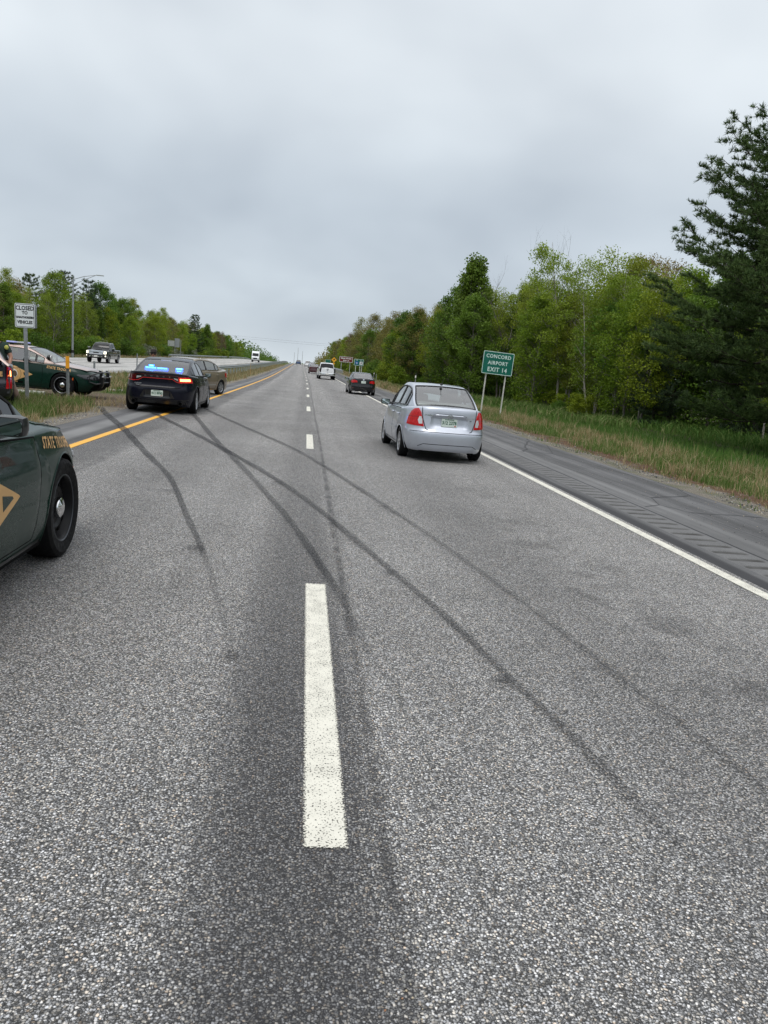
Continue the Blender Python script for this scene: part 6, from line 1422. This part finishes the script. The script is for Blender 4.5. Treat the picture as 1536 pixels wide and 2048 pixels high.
K['birch'] = [decid(11, 14.5, 2.7, .22, 105, 200, .15, .55, .75, 1, 'column', .72, .11, 'bark_birch', 'lf_birch', .03, .9), decid(12, 14, 3.0, .25, 100, 190, .15, .55, .75, 2, 'column', .78, .11, 'bark_birch', 'lf_birch', .05, .9), decid(13, 13, 2.8, .2, 90, 170, .15, .5, .7, 3, 'top', .8, .10, 'bark_birch', 'lf_birch', .06, .9)]
K['fresh'] = [decid(21, 12.5, 3.3, .12, 105, 160, .17, .65, .2, 1, 'round', .95, .14, 'bark_grey', 'lf_fresh'), decid(22, 11.5, 3.0, .08, 95, 160, .17, .65, .3, 1, 'round', .95, .13, 'bark_grey', 'lf_fresh'), decid(23, 13, 3.0, .15, 95, 150, .17, .6, .3, 2, 'column', .95, .12, 'bark_grey', 'lf_fresh')]
K['leafy'] = [decid(31, 14.5, 2.9, .10, 110, 150, .23, .8, .1, 1, 'cone', .85, .17, 'bark_grey', 'lf_mid', up=.7), decid(32, 13.5, 3.4, .12, 110, 150, .20, .75, .1, 1, 'round', .95, .17, 'bark_grey', 'lf_mid')]
K['olive'] = [decid(41, 14, 3.6, .18, 110, 135, .17, .6, .3, 1, 'round', 1.0, .16, 'bark_grey', 'lf_olive'), decid(42, 13, 3.2, .15, 100, 130, .17, .6, .3, 2, 'round', 1.0, .13, 'bark_grey', 'lf_olive')]
K['yellow'] = [decid(51, 14, 2.8, .35, 70, 75, .16, .6, .3, 1, 'top', .8, .12, 'bark_grey', 'lf_yellow')]
K['rust'] = [decid(61, 12, 2.8, .2, 85, 90, .15, .6, .3, 2, 'round', .85, .12, 'bark_grey', 'lf_rust')]
K['pine'] = [pine(71, 14, .10, 3.3, 20, 6, .32, .055, 9, .75, .2, 'needle', sub=7, shp=.5), pine(72, 12.5, .06, 3.0, 18, 6, .32, .055, 9, .75, .18, 'needle_blue', sub=7, shp=.5)]
K['bare'] = [bare(81, 13), bare(82, 11.5, 1.1)]
K['shrub'] = [decid(91, 3.2, 1.5, .02, 34, 110, .15, .7, .2, 3, 'round', .6, .04, 'bark_dark', 'lf_fresh', .1), decid(92, 2.6, 1.4, .02, 30, 110, .14, .7, .2, 3, 'round', .6, .04, 'bark_dark', 'lf_mid', .1)]
K['blossom'] = [decid(93, 3.4, 1.9, .02, 34, 110, .13, .8, .2, 3, 'round', .65, .04, 'bark_dark', 'lf_blossom', .1)]
K['under'] = [decid(95, 9, 2.6, .42, 70, 130, .16, .7, .2, 2, 'round', .85, .13, 'bark_dark', 'lf_mid', .12), decid(96, 8.5, 2.4, .38, 64, 120, .16, .7, .2, 1, 'round', .85, .15, 'bark_dark', 'lf_mid', .14)]
TN = {'under': 'maple_tree', 'birch': 'birch_tree', 'fresh': 'maple_tree', 'leafy': 'poplar_tree', 'olive': 'oak_tree', 'yellow': 'budding_tree', 'rust': 'budding_tree', 'pine': 'pine_tree', 'bare': 'bare_tree', 'shrub': 'shrub', 'blossom': 'flowering_shrub'}
DESC = {'under': 'dark-trunked small tree', 'birch': 'slender pale green birch', 'fresh': 'rounded bright yellow-green tree', 'leafy': 'dark green leafy tree', 'olive': 'olive-green budding tree', 'yellow': 'thin tree with pale yellow top', 'rust': 'brownish budding tree', 'pine': 'dark needled pine', 'bare': 'leafless grey tree', 'shrub': 'low green shrub', 'blossom': 'shrub with whitish blossom'}
trnd = random.Random(42)
def where(v):
    d = v - Vector((0, 0, CAMH)); z = d.dot(cf); x = 768+1540*d.dot(cr)/z
    if v.x > 0: T = ((682, 'above the white pickup'), (712, 'behind the brown State House sign'), (752, 'above the black sedan'), (800, 'between the black and the silver sedan'), (880, 'above the left of the silver sedan'), (955, 'above the right of the silver sedan'), (1030, 'directly behind the Concord sign'), (1120, 'just right of the Concord sign'), (1220, 'well right of the Concord sign'), (1330, 'left of the huge pine'), (9999, 'behind the huge pine'))
    else: T = ((70, 'behind the CLOSED sign'), (150, 'left of the light pole'), (195, 'right behind the light pole'), (260, 'above the dark pickup'), (330, 'above the left of the charcoal police car'), (400, 'above the right of the charcoal police car'), (460, 'above the beige sedan'), (512, 'left of the white truck'), (9999, 'right of the white truck'))
    return next(b for a, b in T if x < a)
def tree(kind, u, Y, h=None, label=None, group=None, var=None, rz=None, wide=1.0, tilt=(0, 0)):
    ms = K[kind]; v = trnd.randrange(len(ms)) if var is None else var; tm, cm = ms[v]; z = pos(u, Y)
    if h: h *= .80 if u < 0 else (.84 if Y > 105 else (1.08 if Y < 70 else 1.0)) if kind not in ('shrub', 'blossom') else 1
    H0 = {'under': (9, 8.5), 'birch': (14.5, 14, 13), 'fresh': (12.5, 11.5, 13), 'leafy': (14.5, 13.5), 'olive': (14, 13), 'yellow': (14,), 'rust': (12,), 'pine': (14, 12.5), 'bare': (13, 11.5), 'shrub': (3.2, 2.6), 'blossom': (3.4,)}[kind][v]
    s = (h or H0)/H0; t = bpy.data.objects.new(TN[kind], None); COL.objects.link(t); t.location = z; t.rotation_euler = (tilt[0], tilt[1], trnd.uniform(0, 6.28) if rz is None else rz); t.scale = (s*wide, s*wide, s)
    for nm, me in (('trunk', tm), ('crown', cm)): o = bpy.data.objects.new(nm, me); COL.objects.link(o); o.parent = t
    t['label'] = label or DESC[kind]; t['category'] = 'shrub' if kind in ('shrub', 'blossom') else 'tree'
    if group: t['group'] = group
    return t
# --- the big pine at the right edge
tm, cm = pine(101, 15.9, .10, 5.8, 26, 8, .20, .028, 14, 1.15, .26, 'needle', gapy=.20, sub=12, shp=.42)
t = bpy.data.objects.new('pine_tree', None); COL.objects.link(t); t.location = pos(20.8, 32.0); t.rotation_euler = (0, 0, .6); tag(t, 'huge dark white pine towering at the right picture edge', 'tree')
for nm, me in (('trunk', tm), ('crown', cm)): o = bpy.data.objects.new(nm, me); COL.objects.link(o); o.parent = t
# --- right-hand wood, front row picked out one by one
FR = [('pine', 27.5, 45, 12.5, 'second dark pine just left of and behind the huge pine', 1), ('pine', 23.8, 51, 7.2, 'small bluish pine low in front of the birches, left of the huge pine', 1), ('pine', 31, 50, 14, 'dark pine partly hidden behind the huge pine at the right edge', 0),
      ('under', 25.6, 53, 9.0, 'forked dark-trunked tree beneath the huge pine branches', 0), ('under', 29.5, 57, 9.5, 'single dark leaning trunk beneath the huge pine, nearest the picture edge', 1), ('under', 23.6, 56.5, 8.5, 'small dark-trunked tree left of the forked one under the pine', 1),
      ('yellow', 28.5, 66, 13.6, 'tall thin tree with pale yellow blossom beside the huge pine', 0), ('yellow', 32, 69, 14.0, 'thin pale yellow blossoming tree closest to the huge pine', 0),
      ('bare', 25.4, 68, 12.6, 'leafless grey tree sticking up out of the birches', 0), ('birch', 24.4, 61, 12.4, 'pale green birch left of the yellow blossoming tree', 0),
      ('birch', 22.3, 66, 13.6, 'tallest birch in the wood behind the green Concord sign, bending right', 1), ('birch', 22.0, 58, 10.5, 'leaning multi-stemmed birch with white stems splayed at the wood edge', 2),
      ('fresh', 23.0, 54, 9.0, 'bright yellow-green tree at the wood edge right of the Concord sign', 0), ('birch', 21.2, 73, 12.8, 'thin birch just right of the Concord sign top', 0), ('fresh', 20.3, 68, 9.6, 'lower yellow-green tree behind the Concord sign', 1),
      ('birch', 20.0, 79, 12.6, 'narrow birch with a crooked white trunk above the Concord sign', 1), ('bare', 19.6, 78, 10.6, 'thin leafless tree with broken white branches above the Concord sign', 1),
      ('leafy', 17.6, 82, 15.2, 'tall dark green large-leaved tree at the left end of the near wood', 0), ('leafy', 16.4, 88, 12.5, 'dark green tree just left of the tallest large-leaved one', 1),
      ('bare', 15.8, 98, 12.4, 'bare grey tree standing between two green masses above the silver car', 0), ('leafy', 15.6, 112, 13.0, 'bright green tree left of the bare grey tree', 1), ('olive', 15.2, 128, 14.0, 'olive tree right of the State House sign', 0),
      ('fresh', 14.0, 120, 10.5, 'yellow-green tree in front of the olive tree', 1), ('olive', 15.6, 150, 16.0, 'large olive tree directly above the State House sign', 1), ('olive', 14.5, 172, 16.8, 'olive-brown tree above the yellow diamond sign', 0), ('olive', 13.2, 200, 17.5, 'leftmost of the big olive trees on the right of the road', 1)]
for k, u, Y, h, lb, v in FR: tree(k, u, Y, h, lb, None, v)
kinds_r = ['birch']*4+['fresh']*4+['leafy']*2+['pine']+['rust']
grpR = 'trees filling the wood on the right'
for row in range(4):
    Y = 42 + row*3
    while Y < 118:
        u = 22.5 + row*4.2 + trnd.uniform(-1.2, 1.2) if Y < 78 else 17.5 + row*4 + trnd.uniform(-1, 1)
        if Y < 50: u += 5
        k = trnd.choice(kinds_r); h = trnd.uniform(10.5, 13.6) - (2.5 if row == 0 else 0); tree(k, u, Y, h, DESC[k]+(', front row ', ', second row ', ', third row ', ', back row ')[row]+where(pos(u, Y)), grpR+', '+k)
        Y += trnd.uniform(3.6, 5.6)*(1+row*.12)
for row in range(3):
    Y = 112 + row*4
    while Y < 330:
        u = 14.5 + row*4.5 + trnd.uniform(-1, 1) - (Y-112)*.008; k = trnd.choice(['olive']*4+['leafy']*2+['fresh']*2+['rust', 'yellow']); h = trnd.uniform(12.5, 16.5)-(2 if row == 0 else 0)
        tree(k, u, Y, h, DESC[k]+(', front row ', ', middle row ', ', back row ')[row]+where(pos(u, Y)), 'far trees on the right, '+k); Y += trnd.uniform(7, 11)*(1+Y/600)
# edge shrubs on the right
for i in range(44):
    Y = 57 + i*1.5 + trnd.uniform(-1, 1); u = (21.0 if Y < 95 else 17.5) + trnd.uniform(-1.2, 2.5); k = 'shrub'; tree(k, u, Y, trnd.uniform(1.0, 2.3), 'low green shrub at the wood edge '+where(pos(u, Y)), 'shrubs along the right-hand wood', wide=1.2)
for i in range(34):
    Y = 104 + i*5 + trnd.uniform(-1, 1); tree('shrub', 13.2+trnd.uniform(-1, 1), Y, trnd.uniform(1.6, 3.4), 'low far shrub at the wood edge '+where(pos(13.2, Y)), 'shrubs along the far right-hand wood', wide=1.3)
# --- left-hand wood beyond the opposite road
FL = [('rust', -36.0, 92, 11.5, 'brownish thin tree at the left picture edge', 0), ('yellow', -37, 104, 12.4, 'pale blossoming tree top rising at the far left', 0), ('pine', -37.5, 112, 13.4, 'dark pine rising behind the round tree, left one', 0), ('fresh', -35.5, 98, 10.8, 'bright green tree behind the CLOSED sign', 1),
      ('fresh', -31.8, 104, 13.6, 'broad rounded yellow-green tree left of the light pole', 0), ('pine', -37.0, 126, 15.8, 'tallest dark pine behind the light pole arm', 0), ('pine', -35.5, 134, 15.0, 'dark pine right of the tallest one', 1), ('leafy', -34.6, 138, 15.6, 'bright green tree right of the lamp head', 1),
      ('bare', -30.2, 99, 8.0, 'bare branching small tree in front of the round green tree', 1), ('leafy', -32.5, 146, 13.2, 'dark green tree above the dark pickup', 1), ('birch', -34.5, 158, 14.6, 'feathery tree above the charcoal police car, left one', 0), ('fresh', -30.6, 142, 9.2, 'low yellow-green tree right of the dark pickup', 0),
      ('fresh', -30.2, 164, 10.6, 'rounded yellow-green tree above the charcoal police car', 1), ('birch', -33.5, 184, 14.6, 'airy light tree behind the charcoal police car, right one', 1), ('fresh', -31.0, 202, 12.2, 'green tree above the beige sedan', 2), ('pine', -31.5, 232, 15.5, 'lone dark pine above the beige sedan', 0),
      ('leafy', -31.0, 262, 14.0, 'green tree right of the lone dark pine', 0), ('rust', -30.5, 292, 12.5, 'brownish tree left of the white truck', 0)]
for k, u, Y, h, lb, v in FL: tree(k, u, Y, h, lb, None, v)
for row in range(3):
    Y = 80 + row*4
    while Y < 430:
        u = -32.5 - row*5 + trnd.uniform(-1.2, 1.2); k = trnd.choice(['fresh']*5+['leafy']*3+['birch']*2+['rust']*1+['olive']*2); h = trnd.uniform(9.0, 12.5)+(1.5 if row else -1); h *= (1 if Y < 180 else 1.08)
        tree(k, u, Y, h, DESC[k]+(', front row ', ', middle row ', ', back row ')[row]+where(pos(u, Y)), 'trees beyond the opposite road, '+k); Y += trnd.uniform(6.0, 9.5)*(1+max(0, Y-100)/260)
for i in range(46):
    Y = 84 + i*5.2 + trnd.uniform(-1.5, 1.5); k = 'blossom' if i in (7, 14, 15, 20, 21, 26, 27) else 'shrub'; u = -29.8 + trnd.uniform(-1.4, .6)
    tree(k, u, Y, trnd.uniform(2.0, 4.2), DESC[k]+' beyond the opposite road '+where(pos(u, Y)), k+'s at the far edge of the opposite road', wide=1.25)
# the rest of the woods, which nobody could count
def mass(name, n_, fn, size, mat, seed):
    rs = np.random.default_rng(seed); C = np.array([fn(rs) for _ in range(n_)]); V, F = leaves(C, rs, size, .7, .2); o = ob(name, npmesh(name, V, F, mat)); o['kind'] = 'stuff'
def wood(u0, u1, y0, y1, hmax, hmin=.2, low=False):
    def f(rs):
        u = rs.uniform(u0, u1); Y = y0+(y1-y0)*rs.random(); h = hmax*(.75+.5*mnoise.noise(Vector((u*.2, Y*.09, 1.7)))); X = u+CX(Y)
        return (X, Y, TZ(X, Y)+hmin+(h-hmin)*rs.random()**(1.3 if low else .8))
    return f
mass('understorey', 60000, wood(25, 40, 42, 130, 6.5, low=True), .19, M['lf_mid'], 1)
mass('understorey', 16000, wood(17, 30, 112, 330, 8.0, low=True), .45, M['lf_mid'], 2)
mass('understorey', 34000, wood(-48, -33, 76, 330, 8.0, low=True), .42, M['lf_mid'], 3)
mass('far_wood', 16000, wood(13, 60, 320, 900, 14.5), 1.1, M['lf_olive'], 4)
mass('far_wood', 24000, wood(-90, -31, 420, 1150, 14.0), 1.1, M['lf_mid'], 5)
mass('far_wood', 9000, lambda rs: (lambda X, Y: (X, Y, -4+12.5*(.7+.5*mnoise.noise(Vector((X*.02, Y*.01, 0))))*rs.random()))(rs.uniform(-260, 160), rs.uniform(1300, 1700)), 2.6, M['lf_mid'], 6)

# the same woods going on beside and behind the camera (seen only in the paint and glass)
mass('roadside_wood', 9000, wood(24, 40, -120, 28, 13), .9, M['lf_mid'], 7)
mass('roadside_wood', 9000, wood(-50, -33, -120, 70, 12), .9, M['lf_mid'], 8)
mass('roadside_wood', 16000, lambda rs: (rs.uniform(-90, 80), rs.uniform(-170, -130), 12*rs.random()), 1.4, M['lf_mid'], 9)
# ---------------------------------------------------------------- people
def skinned(name, joints, bones, mat, parent=None, root=0, sub=2):
    """joints: [(pos, radius)]; one continuous surface grown along the bones"""
    me = bpy.data.meshes.new(name); me.from_pydata([j[0] for j in joints], bones, []); me.update()
    o = bpy.data.objects.new(name, me); COL.objects.link(o); md = o.modifiers.new('skin', 'SKIN'); md.use_smooth_shade = True
    for i, sv in enumerate(me.skin_vertices[0].data):
        r = joints[i][1]; sv.radius = (r, r) if not isinstance(r, tuple) else r; sv.use_root = (i == root)
    ss = o.modifiers.new('s', 'SUBSURF'); ss.levels = sub; ss.render_levels = sub
    dg = bpy.context.evaluated_depsgraph_get(); m2 = bpy.data.meshes.new_from_object(o.evaluated_get(dg)); COL.objects.unlink(o); bpy.data.objects.remove(o); bpy.data.meshes.remove(me)
    m2.materials.clear(); m2.materials.append(mat)
    for p in m2.polygons: p.use_smooth = True
    m2.name = name; return ob(name, m2, parent)
M['skin'] = simple('skin', (0.42, 0.22, 0.15), .55, vary=.08); M['shirt_green'] = simple('shirt_green', (0.012, 0.035, 0.025), .8, vary=.2); M['trousers'] = simple('trousers', (0.20, 0.135, 0.105), .85, vary=.15)
M['hair'] = simple('hair', (0.02, 0.013, 0.01), .7); M['patch'] = simple('patch', (0.55, 0.55, 0.12), .7); M['badge'] = simple('badge', (0.8, 0.8, 0.82), .3, .5)
def person(name, loc, rz, label, shirt, trousers, hat, pose):
    t = empty(name, loc, rz, label, 'person')
    J = pose
    body = [(J['pelvis'], .13), (J['waist'], .125), (J['chest'], .15), (J['neck'], .06), (J['headb'], .065), (J['headm'], .095), (J['headt'], .085)]
    B_ = [(0, 1), (1, 2), (2, 3), (3, 4), (4, 5), (5, 6)]
    for s in 'LR':
        b = len(body); body += [(J['sh'+s], .075), (J['el'+s], .048), (J['wr'+s], .032), (J['ha'+s], .036)]; B_ += [(2, b), (b, b+1), (b+1, b+2), (b+2, b+3)]
        hd = (Vector(J['ha'+s])-Vector(J['wr'+s])).normalized(); side = hd.cross(Vector((0, 1, .2))).normalized()
        for k, (off, ln) in enumerate(((-.030, .070), (-.010, .082), (.010, .078), (.029, .062))):
            p0 = Vector(J['ha'+s])+side*off+hd*.02; c = len(body); body += [(tuple(p0+hd*ln*.5), .0095), (tuple(p0+hd*ln*.9+Vector((0, .018, -.004))), .0085)]; B_ += [(b+3, c), (c, c+1)]
        c = len(body); body += [(tuple(Vector(J['ha'+s])-side*.045+hd*.005), .011), (tuple(Vector(J['ha'+s])-side*.062+hd*.035), .010)]; B_ += [(b+3, c), (c, c+1)]
        b = len(body); body += [(J['hip'+s], .095), (J['kn'+s], .062), (J['an'+s], .042), (J['to'+s], .035)]; B_ += [(0, b), (b, b+1), (b+1, b+2), (b+2, b+3)]
    bd = skinned('body', body, B_, M['skin'], t)
    fh = Vector(J['headm']); fw = Vector(J['face'])
    fm = MB().ell(fh+fw*.098+Vector((0, 0, -.005)), (.014, .014, .026), 8, 6); fm.build('nose', M['skin'], t, smooth=True)
    sd_ = fw.cross(Vector((0, 0, 1)))
    for s in (-1, 1):
        MB().ell(fh+fw*.088+sd_*s*.034+Vector((0, 0, .022)), (.013, .013, .009), 8, 6).build('eye', M['ink'], t, smooth=True); MB().ell(fh+sd_*s*.098, (.02, .02, .032), 8, 6).build('ear', M['skin'], t, smooth=True)
    MB().ell(fh+fw*.088+Vector((0, 0, -.05)), (.024, .024, .008), 8, 5).build('mouth', M['red_dark'], t, smooth=True)
    MB().ell(fh-fw*.018+Vector((0, 0, .035)), (.108, .108, .10), 14, 8).build('hair', M['hair'], t, smooth=True)
    cl = [(J['pelvis'], .145), (J['waist'], .145), (J['chest'], .175), (tuple(Vector(J['neck'])*.6+Vector(J['chest'])*.4), .085)]; CB = [(0, 1), (1, 2), (2, 3)]
    for s in 'LR':
        b = len(cl); mid = tuple(Vector(J['sh'+s]).lerp(Vector(J['el'+s]), .78)); cl += [(J['sh'+s], .092), (mid, .074)]; CB += [(2, b), (b, b+1)]
    skinned('shirt', cl, CB, shirt, t)
    tr = [(tuple(Vector(J['pelvis'])+Vector((0, 0, -.02))), .15)]; TB = []
    for s in 'LR':
        b = len(tr); tr += [(J['hip'+s], .115), (J['kn'+s], .088), (tuple(Vector(J['an'+s])+Vector((0, 0, .04))), .078)]; TB += [(0, b), (b, b+1), (b+1, b+2)]
    skinned('trousers', tr, TB, trousers, t)
    for s in 'LR': skinned('shoe', [(J['an'+s], .055), (tuple(Vector(J['to'+s]).lerp(Vector(J['an'+s]), .4)+Vector((0, 0, -.02))), .05), (J['to'+s], .042)], [(0, 1), (1, 2)], M['satin_black'], t)
    if hat:
        hc = fh+Vector((0, 0, .095)); MB().lathe([(.185 if hat == 'wide' else .125, -.01), (.18 if hat == 'wide' else .12, .0), (.105, .005), (.10, .07), (.08, .10), (0, .095)], 'z', hc, 24).build('hat', M['hair'] if hat != 'wide' else simple('hat', (.10, .03, .035), .8), t, smooth=True)
    MB().lathe([(.150, -.025), (.155, .0), (.150, .025)], 'z', J['waist'], 20).build('belt', M['satin_black'], t, smooth=True) if hat else None
    return t
# trooper walking behind the police SUV, left arm hanging towards its tail light (local x = image right, y = away)
pz = dict(pelvis=(0, 0, .93), waist=(-.04, 0, 1.10), chest=(-.12, 0, 1.34), neck=(-.17, -.01, 1.50), headb=(-.18, -.02, 1.56), headm=(-.19, -.03, 1.65), headt=(-.19, -.02, 1.72), face=(.25, -.95, 0),
    shR=(-.30, 0, 1.42), elR=(-.38, -.08, 1.17), wrR=(-.30, -.26, 1.02), haR=(-.27, -.33, .99), shL=(.06, 0, 1.42), elL=(.19, -.02, 1.16), wrL=(.19, -.16, .93), haL=(.15, -.21, .86),
    hipR=(-.08, 0, .88), knR=(-.06, -.08, .50), anR=(-.10, .02, .10), toR=(-.12, -.14, .04), hipL=(.10, 0, .88), knL=(.20, -.03, .50), anL=(.34, .05, .10), toL=(.36, -.12, .04))
t = person('trooper', (-7.13, 19.35, -.02), 0, 'state trooper in green short-sleeved shirt and tan trousers behind the police SUV', M['shirt_green'], M['trousers'], 'wide', pz)
MB().ell((.115, -.105, 1.375), (.05, .02, .055), 10, 6).build('sleeve_patch', M['patch'], t, smooth=True); MB().ell((-.05, -.165, 1.36), (.03, .012, .04), 10, 6).build('badge', M['badge'], t, smooth=True)
MB().lathe([(.034, -.012), (.040, -.012), (.040, .012), (.034, .012)], 'z', (.19, -.155, .95), 12, close=True).build('wristwatch', M['satin_black'], t, smooth=True)
pz2 = dict(pelvis=(0, 0, .93), waist=(0, 0, 1.08), chest=(0, 0, 1.32), neck=(0, 0, 1.47), headb=(0, 0, 1.53), headm=(0, -.01, 1.60), headt=(0, 0, 1.67), face=(0.1, -.99, 0),
    shR=(-.18, 0, 1.39), elR=(-.24, .02, 1.13), wrR=(-.24, -.06, .90), haR=(-.24, -.08, .82), shL=(.18, 0, 1.39), elL=(.24, .02, 1.13), wrL=(.24, -.06, .90), haL=(.24, -.08, .82),
    hipR=(-.10, 0, .88), knR=(-.11, -.03, .50), anR=(-.12, .02, .10), toR=(-.13, -.15, .04), hipL=(.10, 0, .88), knL=(.11, -.03, .50), anL=(.12, .02, .10), toL=(.13, -.15, .04))
person('person', (-5.62, 29.6, -.14), 0, 'person with dark cap, head showing above the roof of the charcoal police car', M['hair'], M['black_plastic'], 'cap', pz2)
